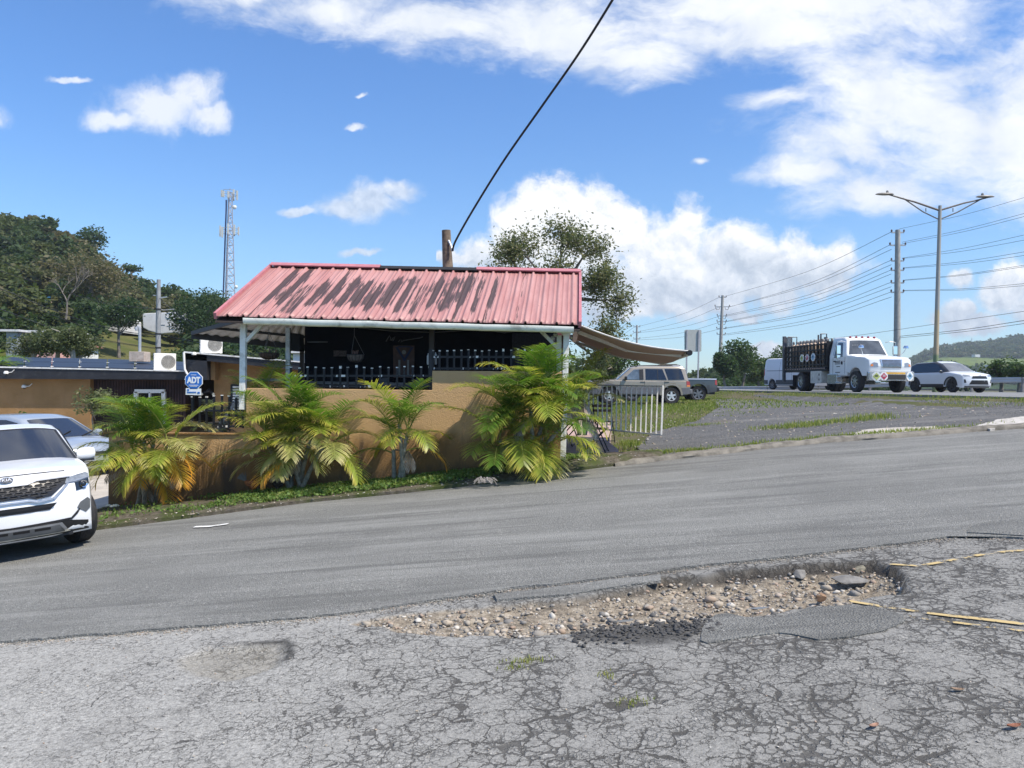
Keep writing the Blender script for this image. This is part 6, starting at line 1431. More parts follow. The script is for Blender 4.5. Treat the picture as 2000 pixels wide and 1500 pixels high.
    # photo left = vehicle right (y<0)
    placard(-.85, .72, .17, fb_, yl, bp); placard(-.48 - .02, .73, .16, fb_, rd, bp); placard(.86, .74, .17, fb_, bl, bp)
    # chassis and bed
    m = MB(); m.box((-.6, .42, .78), (6.8, .1, .22)); m.box((-.6, -.42, .78), (6.8, .1, .22)); m.build('chassis', steel, r_)
    c.box('bed_floor', steel, (-1.85, 0, 1.12), (4.4, 2.34, .22), bev=.01)
    m = MB()
    for k in range(22): m.box((.25 - k * .2, -1.185, 1.16), (.08, .006, .05)); m.box((.25 - k * .2, 1.185, 1.16), (.08, .006, .05))
    m.build('reflector_tape', mat('tape_pale', (.5, .35, .3), .5), r_)
    m = MB(); zb, zt = 1.24, 2.42
    for sg in (-1, 1):
        for z in (1.35, 1.6, 1.85, 2.1, 2.36): m.beam((.3, sg * 1.16, z), (-4.0, sg * 1.16, z), .05, .07)
        for k in range(13): x = .25 - k * .355; m.beam((x, sg * 1.16, zb), (x, sg * 1.16, zt), .07, .06, (0, 1, 0))
    for z in (1.35, 1.6, 1.85, 2.1, 2.36): m.beam((.32, -1.16, z), (.32, 1.16, z), .05, .07); m.beam((-4.02, -1.16, z), (-4.02, 1.16, z), .05, .07)
    for k in range(7): y = -1.1 + k * .367; m.beam((.33, y, zb), (.33, y, zt), .06, .07, (0, 1, 0))
    m.build('stake_sides', steel, r_)
    c.box('headboard', steel, (.42, 0, 1.85), (.05, 2.3, 1.3), bev=.01)
    scs = mat('scuffed_steel', (.10, .10, .11), .5, .3, var=.3)
    for x, h in ((-4.05, 2.95), (-3.85, 2.95), (-.25, 2.9), (-.5, 2.86)):
        for y in (-1.1, -.9) if x < -3 else (-1.1,): m = MB(); m.beam((x, y, 1.0), (x, y, h), .06, .06, (0, 1, 0)); m.build('bed_upright', scs, r_)
    for sg in (-1, 1): m = MB(); m.beam((-4.1, sg * 1.2, .5), (-4.1, sg * 1.2, 3.0), .16, .14, (0, 1, 0)); m.build('gate_mast', scs, r_)
    for x, y0, y1, z in ((-3.85, -1.1, -.6, 2.95), (-.25, -1.1, -.8, 2.9)): m = MB(); m.tube([(x, y0, z), (x, y1, z), (x, y1, 2.4)], .03, 5); m.build('top_hoop', scs, r_)
    # cylinders: separate things standing on the bed
    pos = []
    for i in range(10):
        for y in (-.98, -.7, .7, .98): pos.append((.08 - i * .39 + random.uniform(-.03, .03), y))
    for sg in (-1,):
        pb = c.box('placard_rack', steel, (-1.4, -1.2, 1.7), (1.6, .02, .08), bev=0)
        fs = lambda u, v: ((u, -1.235, v), (0, -1, 0))
        c2 = c; oldM = c.M; c.M = lambda x, y, z: Vector((x, y, z))
        placard(-1.95, 1.72, .17, fs, yl, pb); placard(-1.38, 1.72, .16, fs, rd, pb); placard(-.75, 1.74, .17, fs, bl, pb)
        c.M = oldM
    fp = P(1668, 768, 35.5); c.place((fp.x, fp.y, HZ + .05), (.10, -.995), (0, 0, 1), ref_x=2.9, ref_y=-1.12)
    Mw = r_.matrix_world.copy()
    Mw = Matrix(r_.matrix_world)
    hd = MB(); hd.lathe([(0, 0), (.115, 0), (.12, .03), (.12, 1.12), (.10, 1.22), (.05, 1.27)], (0, 0, 0), n=12)
    first = None
    for k, (x, y) in enumerate(pos):
        lab = 'tan upright gas cylinder standing on the stake truck bed'
        if first is None:
            o = thing('gas_cylinder', (0, 0, 0), lab, 'gas cylinder', 'gas cylinders on the truck bed'); hd.build('tank', cyl, o, smooth=True)
            v = MB(); v.lathe([(.05, 1.26), (.06, 1.3), (.06, 1.4), (.04, 1.43), (0, 1.43)], (0, 0, 0), n=10); v.build('valve_cap', mat('cap_grey', (.2, .19, .18), .5, .3), o, smooth=True); first = o
        else: o = copy_tree(first)
        o.matrix_world = Mw @ Matrix.Translation((x, y, 1.235))
truck()
# ================================================================= FOLIAGE
def leaf_mat(name, stops, rough=.55, trans=.35, tr_gain=1.5):
    """stops: colours picked by the per-plant 'tint' attribute"""
    t = NT(bpy.data.materials.new(name)); a = t.attr('tint'); n = t.noise(t.pos(), 1.7, 3, .6)
    f = t.math('ADD', a, t.math('MULTIPLY', t.math('SUBTRACT', n, .5), .35))
    c = t.ramp(f, stops)
    tc = t.mix(1., c, (tr_gain, tr_gain * 1.05, tr_gain * .7), 'MULTIPLY')
    return t.out(c, rough, spec=.3, trans=trans, tcol=tc)
M_hillleaf = leaf_mat('hillside_leaves', [(0., (.030, .055, .020)), (.3, (.050, .082, .027)), (.55, (.085, .105, .038)), (.78, (.125, .115, .058)), (1., (.16, .14, .085))])
M_dkleaf = leaf_mat('dark_leaves', [(0., (.025, .05, .018)), (.5, (.045, .085, .028)), (1., (.09, .13, .04))])
M_olive = leaf_mat('olive_leaves', [(0., (.07, .095, .04)), (.5, (.13, .15, .07)), (1., (.21, .19, .11))])
M_grass = leaf_mat('grass_blades', [(0., (.07, .12, .02)), (.5, (.14, .20, .035)), (1., (.30, .30, .09))], trans=.4)
M_weed = leaf_mat('weed_leaves', [(0., (.06, .12, .025)), (.5, (.12, .20, .045)), (1., (.24, .26, .08))], trans=.3)
M_bark = mat('grey_bark', (.17, .15, .13), .9, var=.3, vs=4, bump=.4, bs=20)
M_barkp = mat('pale_bark', (.30, .28, .24), .9, var=.2, vs=4)
def leaf_quads(C, size, aspect=.45, up=.35, rg=rng):
    """random leaf quads (rhombs) at centres C (n,3)"""
    n = len(C); sz = np.asarray(size) * np.ones(n)
    d = rg.normal(size=(n, 3)); d[:, 2] = d[:, 2] * .6 - .15; d /= np.linalg.norm(d, axis=1, keepdims=True)
    w = rg.normal(size=(n, 3)); w[:, 2] *= up; w -= d * (w * d).sum(1, keepdims=True); w /= np.linalg.norm(w, axis=1, keepdims=True) + 1e-9
    a = d * sz[:, None] * .5; b = w * sz[:, None] * .5 * aspect
    V = np.stack([C - a, C - a * .1 + b, C + a, C - a * .1 - b], 1).reshape(-1, 3)
    return V, np.arange(4 * n).reshape(n, 4)
def canopy_pts(c, r, n, rg=rng, shell=.55, flat=.8, lobes=7):
    """points in a lumpy crown made of several lobes"""
    lc = rg.normal(size=(lobes, 3)); lc /= np.linalg.norm(lc, axis=1, keepdims=True); lc *= rg.uniform(.25, .62, (lobes, 1)) * r; lc[:, 2] = np.abs(lc[:, 2]) * .9 - .15 * r
    lr = rg.uniform(.34, .55, lobes) * r
    k = rg.integers(0, lobes, n); d = rg.normal(size=(n, 3)); d /= np.linalg.norm(d, axis=1, keepdims=True)
    rad = lr[k] * rg.uniform(shell, 1.04, n) ** .7
    p = lc[k] + d * rad[:, None]; p[:, 2] *= flat
    return p + np.array(c)
# ---------------------------------------------------------------- left hill
HX = [-400, -100, 0, 30, 75, 100, 140, 180, 220, 260, 300, 360, 430, 480, 560, 700, 900, 1100, 1300]
HYp = [425, 410, 408, 412, 412, 425, 450, 480, 510, 535, 550, 562, 572, 600, 650, 690, 715, 722, 726]
def hill_R(px, d): return 1.6 + (750 - np.interp(px, HX, HYp) - (1000 - px) * .0087) / 1500 * d
def hillz(x, y):
    px = 1000 + 1500 * x / y; D = 150 - 20 * ss(0, 500, px); y0 = 46 + 8 * ss(250, 500, px)
    t = (y - y0) / (D - y0); z0 = .3
    if t <= 0: return lerp(-.8, z0, ss(34, y0, y))
    Rr = hill_R(px, D) - 3.4
    if t <= 1: return z0 + (Rr - z0) * (t ** 1.0) * (.75 + .25 * t)
    return Rr - (y - D) * .12
def hill():
    aa = np.linspace(-.98, .12, 70); ys = np.concatenate([np.linspace(34, 150, 50), np.linspace(160, 330, 8)])
    V = [(a * y, y, hillz(a * y, y) + .5 * mnoise.noise((a * y * .08, y * .08, 0)) * ss(40, 60, y)) for y in ys for a in aa]
    nx = len(aa); F = [(j * nx + i, j * nx + i + 1, (j + 1) * nx + i + 1, (j + 1) * nx + i) for j in range(len(ys) - 1) for i in range(nx - 1)]
    t = NT(bpy.data.materials.new('hill_turf')); p = t.pos(); n = t.noise(p, .3, 5, .6); f = t.noise(p, 3, 5, .7)
    c = t.mix(t.smooth(n, .35, .65), (.085, .10, .03), (.13, .125, .05)); c = t.mix(t.math('MULTIPLY', f, .5), c, (.05, .06, .02))
    o = nbuild('left_hill', V, F, t.out(c, .95, spec=.1, bump=f, bstr=.5, bdist=.1), smooth=True); o['kind'] = 'structure'
hill()
def forest():
    C = []; T = []; S = []
    k = 0
    r2 = np.random.default_rng(11)
    while k < 1250:
        a = r2.uniform(-.97, .08); y = 48 + (r2.random() ** .75) * 108; x = a * y; px = 1000 + 1500 * a
        if 165 < px < 330 and y < 66: continue
        if 258 < px < 366 and y < 83: continue
        if 28 < px < 112 and 76 < y < 90: continue
        if y < 58 and px < 480: 
            if r2.random() < .7: continue
        z = hillz(x, y); D = 150 - 20 * ss(0, 500, px)
        rr = r2.uniform(1.3, 3.0) * (.8 if y > D - 6 else 1)
        if y > D - 3 and r2.random() < .12: rr *= 1.25
        n = int(230 * (rr / 2) ** 1.3 * (1.3 if y < 90 else 1)); p = canopy_pts((x, y, z + rr * .75), rr, n, r2, .5, .85, 6)
        tint = float(np.clip(.42 + .5 * mnoise.noise((x * .03, y * .03, 4)) + r2.normal() * .2, 0, 1))
        if y < 70: tint *= .7
        C.append(p); T.append(np.full(n, tint)); S.append(np.full(n, .26 + .0045 * y) * r2.uniform(.6, 1.3, n)); k += 1
    C = np.concatenate(C); T = np.concatenate(T); S = np.concatenate(S)
    V, F = leaf_quads(C, S, .6, .5, r2)
    o = nbuild('hillside_forest', V, F, M_hillleaf, attrs={'tint': np.repeat(T, 4)}); o['kind'] = 'stuff'
    tag(o, 'dense mixed green and brown woodland covering the left hillside', 'woodland')
forest()
def tree(name, label, px, pyb, d, H, r, m, tint, n=2600, leaf=.22, group=None, trunk_r=.16, flat=.9, bark=M_bark, lobes=9, cat='tree', base=None, seed=0, shell=.45):
    b = Vector(base) if base else P(px, pyb, d); root = thing(name, b, label, cat, group); rg = np.random.default_rng(seed + int(px))
    tp = b + Vector((rg.uniform(-.1, .1) * r, 0, H - r * .8)); m1 = MB(); m1.tube([b + Vector((0, 0, -.3)), b.lerp(tp, .5) + Vector((rg.uniform(-.08, .08) * H, 0, 0)), tp], [trunk_r, trunk_r * .7, trunk_r * .4], 8)
    for k in range(7):
        a = rg.uniform(0, 6.28); s = b.lerp(tp, rg.uniform(.45, .95)); e = tp + Vector((math.cos(a) * r * .7, math.sin(a) * r * .7, rg.uniform(-.2, .5) * r)); m1.tube([s, s.lerp(e, .5) + Vector((0, 0, .12 * r)), e], [trunk_r * .4, trunk_r * .25, trunk_r * .08], 5)
    m1.build('trunk', bark, root, smooth=True, recalc=False)
    C = canopy_pts((tp.x, tp.y, tp.z), r, n, rg, shell, flat, lobes); V, F = leaf_quads(C, leaf * rg.uniform(.6, 1.3, n), .55, .5, rg)
    nbuild('crown', V, F, m, root, attrs={'tint': np.repeat(np.clip(tint + rg.normal(0, .12, n), 0, 1), 4)})
    return root
def hbase(px, d): a = (px - 1000) / 1500; return (a * d, d, hillz(a * d, d))
tree('bushy_tree', 'reddish brown leaved tree on the hillside above the white tank house', 195, 0, 78, 9.5, 5.0, M_hillleaf, .86, 5200, .3, base=hbase(186, 78))
tree('round_tree', 'dark green round topped tree left of the lean-to roof', 395, 0, 74, 7.6, 4.3, M_dkleaf, .35, 6500, .26, base=hbase(396, 74))
tree('round_tree', 'dark tree in front of the white tank house, left of the grey pole', 245, 0, 68, 5.6, 2.9, M_dkleaf, .25, 3600, .26, base=hbase(232, 68))
tree('bushy_tree', 'leafy green shrubby tree right of the stout grey pole, behind the roof units', 368, 0, 56, 3.8, 2.9, M_dkleaf, .75, 4600, .24, base=(hbase(368, 56)[0], 56, .6))
tree('crest_tree', 'dark round tree on the crest above the middle of the slope', 165, 0, 146, 7.5, 4.4, M_dkleaf, .4, 1500, .6, base=hbase(168, 146))
tree('crest_tree', 'small umbrella shaped tree standing alone on the falling ridge line', 253, 0, 138, 6.5, 2.3, M_dkleaf, .5, 500, .5, base=hbase(256, 134), flat=.5)
tree('garden_tree', 'dark olive garden tree rising behind the low roof at the left', 108, 722, 40, 2.9, 1.75, M_olive, .2, 5200, .15, flat=.75, bark=M_barkp)
tree('garden_tree', 'olive garden tree hiding most of the pink house', 138, 724, 38, 2.55, 1.25, M_olive, .25, 3600, .15, flat=.8, bark=M_barkp)
tree('garden_tree', 'smaller olive garden tree between the left edge and the pink house', 62, 720, 41, 2.4, 1.5, M_olive, .35, 3600, .15, flat=.75, bark=M_barkp)
tree('garden_tree', 'low olive garden tree just left of the mown slope', 156, 724, 40, 2.2, 1.2, M_olive, .3, 3000, .15, flat=.8, bark=M_barkp)
def bare_tree():
    b = Vector(hbase(128, 66)) + Vector((0, 0, 2.2)); root = thing('bare_tree', b, 'pale leafless tree with a forked crown in front of the brown tree', 'tree'); rg = random.Random(5); m = MB()
    def br(p, d, L, r_, lv):
        q = p + d * L; mid = p.lerp(q, .5) + Vector((rg.uniform(-.1, .1), 0, .05)) * L; m.tube([p, mid, q], [r_, r_ * .85, r_ * .7], 5)
        if lv == 0: return
        for k in range(rg.choice([2, 3])): e = (d + Vector((rg.uniform(-.75, .75), rg.uniform(-.5, .5), rg.uniform(-.1, .35)))).normalized(); br(q, e, L * rg.uniform(.6, .85), r_ * .65, lv - 1)
    br(b, Vector((.05, 0, 1)), 1.5, .09, 5); m.build('trunk', M_bark, root, smooth=True, recalc=False)
bare_tree()
# ---------------------------------------------------------------- houses on the slope
def house(px0, px1, py0, py1, d, dep, wallm, roofm, label, wins, flat=True, rooft=.14):
    a, b = P(px0, py1, d), P(px1, py0, d); root = thing('hillside_house', ((a.x + b.x) / 2, d + dep / 2, a.z - 2), label, 'house')
    m = MB(); m.box(((a.x + b.x) / 2, d + dep / 2, (a.z - 2 + b.z) / 2), (b.x - a.x, dep, b.z - a.z + 2)); m.build('wall', wallm, root, bevel=.02)
    m = MB(); m.box(((a.x + b.x) / 2, d + dep / 2, b.z + rooft / 2), (b.x - a.x + .5, dep + .5, rooft)); m.build('roof', roofm, root)
    for (u, v, w, h) in wins:
        c = P(lerp(px0, px1, u), lerp(py0, py1, v), d - .03); m = MB(); m.box(c, (w, .06, h)); wf = m.build('window', white_p, root); m = MB()
        for k in (-1, 1): m.box(c + Vector((k * w * .23, -.035, 0)), (w * .38, .02, h * .8))
        m.build('pane', glass_dark, wf)
    return root
cream = mat('cream_house_wall', (.55, .45, .36), .8, var=.06, vs=2); pinkw = mat('pink_house_wall', (.60, .36, .33), .8, var=.06, vs=2); wwall = mat('white_house_wall', (.62, .63, .64), .8, var=.06, vs=1, dirt=(.4, .4, .4), dirt_s=1.5, dirt_a=.5)
greenr = mat('green_roof', (.10, .34, .10), .6); bluer = mat('blue_roof', (.06, .22, .42), .6)
house(28, 42, 584, 600, 88, 1.4, cream, mat('white_roof', (.6, .6, .6), .7), 'small cream house among the trees at the left, with a white framed window', [(.6, .5, .5, .55)])
house(66, 84, 580, 592, 90, 1.4, mat('green_wall', (.13, .33, .13), .7), greenr, 'bright green roofed house high among the trees', [(.5, .8, .4, .4)])
house(88, 99, 582, 596, 89, 1.3, cream, bluer, 'cream house with blue parapet beside the green roofed house', [(.5, .6, .45, .6)])
house(22, 42, 606, 640, 84, 1.5, cream, mat('tan_roof', (.5, .38, .3), .7), 'tan block house below the small cream house, mostly behind branches', [(.5, .3, .5, .5)])
hp = house(66, 118, 650, 690, 50, 2.8, pinkw, mat('white_roof', (.6, .6, .6), .7), 'pink house with a flat white edged roof left of the mown slope', [(.25, .3, .5, .6), (.75, .35, .6, .6)])
house(138, 166, 678, 692, 49, 1.6, white_p, mat('red_tile_roof', (.30, .15, .11), .8), 'little white porch with a dull red tiled roof beside the pink house', [])
house(12, 34, 648, 666, 50, 1.2, mat('grey_shutter_wall', (.25, .28, .30), .7), mat('white_roof', (.6, .6, .6), .7), 'grey green shuttered building at the far left behind the trees', [])
def tank_house():
    d = 80; root = thing('white_tank_house', P(315, 655, d), 'bright white rounded water tank building behind the stout grey pole', 'building')
    m = MB(); m.prism([P(a, b, d) for a, b in [(278, 612), (349, 609), (350, 622), (345, 626), (342, 640), (338, 650), (312, 652), (290, 646), (279, 640)]], (0, 2.2, 0)); m.build('wall', wwall, root, bevel=.08)
    m = MB(); m.prism([P(a, b, d - .1) for a, b in [(200, 612), (225, 610), (240, 625), (240, 650), (200, 645)]], (0, 4, 0)); m.build('side_wall', wwall, root, bevel=.05)
    for a, b in ((330, 616), (340, 617)):
        m = MB(); m.lathe([(.26, 0), (.30, -.04), (.34, 0), (.30, .02)], P(a, b, d - .02), 'y', 16); m.build('vent_ring', mat('pale_grey', (.45, .46, .48), .7), root)
    for a, b in ((331, 636), (318, 634), (336, 642)):
        m = MB(); m.box(P(a, b, d - .02), (.5, .05, .05)); m.build('ledge', mat('pale_grey', (.45, .46, .48), .7), root)
tank_house()
house(572, 596, 690, 703, 40, 2.5, wwall, mat('white_roof', (.6, .6, .6), .7), 'white flat roofed hut seen through the open left bay of the bar', [], rooft=.1)
# ---------------------------------------------------------------- centre tree behind the shack
def centre_tree():
    rg = random.Random(21); d = 27; b = P(1088, 800, d); b.z = .3
    root = thing('almond_tree', b, 'tall open crowned tree with sparse leaves rising behind the right end of the bar', 'tree')
    m = MB(); tips = []
    def br(p, dr, L, r_, lv):
        q = p + dr * L; mid = p.lerp(q, .5) + Vector((rg.uniform(-.1, .1), rg.uniform(-.1, .1), rg.uniform(0, .1))) * L
        m.tube([p, mid, q], [r_, r_ * .8, r_ * .62], 6 if lv > 2 else 4)
        if lv <= 3: tips.append((mid, lv)); tips.append((q, lv))
        if lv == 0: return
        for k in range(3 if lv > 1 else rg.choice([2, 3])):
            e = (dr * .8 + Vector((rg.uniform(-1, 1), rg.uniform(-1, 1), rg.uniform(-.45, .5))) * .8).normalized(); br(q, e, L * rg.uniform(.62, .82), r_ * .6, lv - 1)
    t1 = P(1090, 600, d); m.tube([b, b.lerp(t1, .5) + Vector((.1, 0, 0)), t1], [.26, .22, .17], 9)
    for (px, py, L) in [(985, 530, 1.0), (1035, 470, 1.1), (1095, 470, 1.1), (1150, 520, 1.0), (1180, 580, .9), (1150, 640, .8), (1160, 690, .7), (1070, 520, 1), (1000, 475, .9), (1125, 560, .9), (1140, 460, .9)]:
        tgt = P(px, py + 32 if py < 560 else py, d + rg.uniform(-1.2, 1.2)); s = t1 if py < 600 else b.lerp(t1, .75); dist = (tgt - s)
        mid = s.lerp(tgt, .5) + Vector((0, 0, .25)); e = s.lerp(tgt, .72); m.tube([s, mid.lerp(s, .3), e], [.12, .09, .06], 6)
        br(e, (tgt - mid).normalized(), .50 * L, .05, 4)
    m.build('trunk', M_bark, root, smooth=True, recalc=False)
    g = np.random.default_rng(3); C = []
    for p, lv in tips:
        k = 8 if lv == 0 else 5
        C.append(np.array(p) + g.normal(0, .24, (k, 3)))
    for k in range(130):
        cx_, cy_, rx_, ry_ = rg.choice([(1085, 500, 105, 62), (1085, 500, 105, 62), (1150, 590, 62, 95), (1150, 590, 62, 95), (1000, 512, 62, 26), (1080, 450, 70, 22), (1150, 680, 55, 40)])
        r1 = math.sqrt(rg.random()); a1 = rg.uniform(0, 6.28); C.append(np.array(P(cx_ + rx_ * r1 * math.cos(a1), cy_ + ry_ * r1 * math.sin(a1), d + rg.uniform(-1.6, 1.6))) + g.normal(0, .2, (10, 3)))
    C = np.concatenate(C); V, F = leaf_quads(C, .12 * g.uniform(.6, 1.3, len(C)), .5, .4, g)
    nbuild('crown', V, F, M_olive, root, attrs={'tint': np.repeat(np.clip(g.normal(.45, .3, len(C)), 0, 1), 4)})
centre_tree()
tree('garden_tree', 'round bushy tree low behind the open patio, under the awning', 1195, 790, 42, 3.6, 1.9, M_dkleaf, .6, 3000, .2)
# ---------------------------------------------------------------- trees by the highway
for i, (px, d, H, r, tn, lb) in enumerate([(1446, 80, 6.0, 2.9, .55, 'tallest dark green tree right of the curled arm pole'), (1484, 84, 4.4, 2.5, .85, 'bright green middle tree between the dark tree and the white van'), (1524, 88, 5.2, 2.6, .6, 'green tree directly behind the back of the stake truck'), (1420, 78, 4.2, 2.0, .4, 'low dark tree hugging the foot of the curled arm pole'), (1580, 92, 4.6, 3.0, .5, 'green tree behind the bed of the stake truck')]):
    tree('roadside_tree', lb, px, 766, d, H, r, M_dkleaf, tn, 3400, .32, 'trees beyond the highway', base=tuple(P(px, 766, d)), flat=1.1)
for i, (px, d, lb) in enumerate([(1890, 62, 'low bush left of the guardrail gap at the right'), (1955, 58, 'round low bush above the right guardrail'), (1990, 56, 'low bush at the right edge above the guardrail')]):
    tree('roadside_bush', lb, px, 758, d, 2.6 if i else 2.0, 1.6, M_dkleaf, .6, 1300, .26, 'low bushes beyond the right guardrail', base=tuple(P(px, 762, d)), cat='bush')
def band(name, label, pts, n, m, tint, leaf, rs, seed, sp=.12):
    """long wood: pts (px, top py, d)"""
    rg = np.random.default_rng(seed); C = []; T = []
    for k in range(n):
        u = rg.random() * (len(pts) - 1); i = int(u); f = u - i; px = lerp(pts[i][0], pts[i + 1][0], f); py = lerp(pts[i][1], pts[i + 1][1], f); d = lerp(pts[i][2], pts[i + 1][2], f) * rg.uniform(.93, 1.07)
        zt = P(px, py, d).z; zb = .2; r = rg.uniform(*rs) ; z = lerp(zb, max(zb, zt - r), rg.random() ** .35); x = P(px, py, d).x
        q = int(160); C.append(canopy_pts((x, d, z), r, q, rg, .5, .8, 4)); T.append(np.full(q, np.clip(tint + rg.normal(0, .2), 0, 1)))
    C = np.concatenate(C); T = np.concatenate(T); V, F = leaf_quads(C, leaf * rg.uniform(.6, 1.3, len(C)), .6, .5, rg)
    o = nbuild(name, V, F, m, attrs={'tint': np.repeat(T, 4)}); tag(o, label, 'woodland', kind='stuff')
band('distant_wood', 'band of distant trees on the horizon under the awning and road sign', [(1090, 722, 150), (1180, 715, 160), (1260, 716, 170), (1340, 712, 165), (1400, 700, 150), (1470, 715, 140)], 190, M_hillleaf, .28, 1.0, (2.6, 4.4), 5)
band('roadside_thicket', 'green thicket beyond the guardrail between the parked pickup and the truck', [(1360, 728, 95), (1430, 722, 98), (1520, 720, 104), (1640, 722, 110), (1760, 728, 112)], 130, M_dkleaf, .45, .5, (1.4, 2.4), 6)
band('rear_thicket', 'dark green thicket behind the bar seen through its left bay', [(430, 655, 62), (480, 640, 62), (560, 640, 60), (640, 650, 58), (760, 690, 60), (900, 720, 70)], 130, M_dkleaf, .4, .4, (1.2, 2.2), 8)
# ---------------------------------------------------------------- far hills on the right
def far_hill():
    hx = [1500, 1700, 1780, 1830, 1870, 1930, 1980, 2060, 2300, 2700]; hy = [742, 730, 700, 678, 672, 668, 658, 646, 630, 640]
    V = []; nx = 90; ny = 26; D0, D1 = 420, 900
    for j in range(ny + 1):
        d = lerp(D0, D1, j / ny) if j < ny else 1500
        for i in range(nx + 1):
            px = lerp(1480, 2750, i / nx); zt = P(px, float(np.interp(px, hx, hy)), D1).z; t = j / ny
            x = (px - 1000) / 1500 * d; z = 1 + (zt - 1) * (t ** 1.15) + 5 * mnoise.noise((x * .012, d * .012, 0)) * min(1, t * 3) * (1 - .6 * t) if j < ny else zt * .9
            V.append((x, d, z))
    w = nx + 1; F = [(j * w + i, j * w + i + 1, (j + 1) * w + i + 1, (j + 1) * w + i) for j in range(ny) for i in range(nx)]
    t = NT(bpy.data.materials.new('far_hill_cover')); p = t.pos(); n = t.noise(p, .02, 5, .6); f = t.noise(p, .16, 5, .7); pa = t.noise(p, .006, 3, .5)
    c = t.ramp(f, [(.35, (.02, .04, .018)), (.55, (.05, .085, .03)), (.7, (.08, .12, .04))])
    sx = t.n('ShaderNodeSeparateXYZ'); t.L(p, sx.inputs[0])
    # pasture clearing
    q = P(1905, 697, 640); dv = t.n('ShaderNodeVectorMath', _operation='SUBTRACT'); t.L(p, dv.inputs[0]); dv.inputs[1].default_value = tuple(q)
    sc_ = t.n('ShaderNodeVectorMath', _operation='MULTIPLY'); t.L(dv.outputs[0], sc_.inputs[0]); sc_.inputs[1].default_value = (1 / 42, 1 / 110, 0); ln = t.n('ShaderNodeVectorMath', _operation='LENGTH'); t.L(sc_.outputs[0], ln.inputs[0])
    mk = t.smooth(t.math('ADD', ln.outputs['Value'], t.math('MULTIPLY', t.math('SUBTRACT', f, .5), 1.2)), 1.05, .9)
    c = t.mix(mk, c, t.mix(n, (.13, .20, .05), (.19, .23, .08)))
    o = nbuild('far_hill', V, F, t.out(c, .95, spec=.05, bump=f, bstr=1, bdist=6), smooth=True); o['kind'] = 'structure'
    rg = np.random.default_rng(9); C = []; T = []
    for k in range(1500):
        px = rg.uniform(1740, 2120); t_ = rg.random() ** .8; d = lerp(D0 + 30, D1 - 5, t_); x = (px - 1000) / 1500 * d; zt = P(px, float(np.interp(px, hx, hy)), D1).z
        tt = (d - D0) / (D1 - D0); z = 1 + (zt - 1) * tt ** 1.15 + 5 * mnoise.noise((x * .012, d * .012, 0)) * min(1, tt * 3) * (1 - .6 * tt)
        if ((x - q.x) / 42) ** 2 + ((d - q.y) / 110) ** 2 < 1: continue
        r = rg.uniform(3, 6); C.append(canopy_pts((x, d, z + r * .3), r, 40, rg, .6, .7, 4)); T.append(np.full(40, np.clip(.3 + rg.normal(0, .2), 0, 1)))
    C = np.concatenate(C); V, F = leaf_quads(C, 2.8 * rg.uniform(.6, 1.3, len(C)), .6, .5, rg); o = nbuild('far_wood', V, F, M_hillleaf, attrs={'tint': np.repeat(np.concatenate(T), 4)}); tag(o, 'woods covering the far blue green hill at the right', 'woodland', kind='stuff')
    for px, py, w_, lb in ((1906, 695, 9, 'tiny white farm building on the pale clearing of the far hill'), (1935, 716, 12, 'tiny long white building at the foot of the far hill')):
        m = MB(); c = P(px, py, 640 if py < 700 else 520); m.box(c, (w_ * .45, 5, 2.2)); 
        tag(m.build('far_building', wwall), lb, 'building')
    m = MB(); b = P(1898, 672, 900); m.tube([b, b + Vector((0, 0, 7))], .35, 5); tag(m.build('far_mast', galv), 'tiny thin mast on the ridge of the far hill', 'mast')
far_hill()
# ================================================================= ARECA PALMS
def frond_mat(name, base, tipc, mix_at=.6, trans=.4):
    t = NT(bpy.data.materials.new(name)); a = t.attr('tip'); n = t.noise(t.pos(), 6, 4, .6)
    f = t.math('ADD', a, t.math('MULTIPLY', t.math('SUBTRACT', n, .5), .7))
    c = t.mix(t.smooth(f, mix_at - .25, mix_at + .3), base, tipc)
    tc = t.mix(1., c, (1.5, 1.5, 1.0), 'MULTIPLY')
    return t.out(c, .42, spec=.45, trans=trans, tcol=tc)
FM = {'g': frond_mat('palm_leaf_green', (.10, .20, .025), (.24, .30, .05), .7), 'y': frond_mat('palm_leaf_yellow_green', (.24, .31, .04), (.48, .43, .08), .6),
      'l': frond_mat('palm_leaf_light', (.32, .35, .10), (.55, .50, .22), .5), 'o': frond_mat('palm_leaf_orange', (.44, .32, .04), (.62, .33, .05), .45), 'd': frond_mat('palm_leaf_dead', (.27, .21, .16), (.48, .44, .40), .5, .15)}
M_rach = mat('yellow_green_stalk', (.25, .26, .06), .5, var=.3); M_stem = mat('ringed_palm_stem', (.26, .25, .21), .7, var=.35, vs=14, dirt=(.08, .07, .05), dirt_s=8, dirt_a=.6)
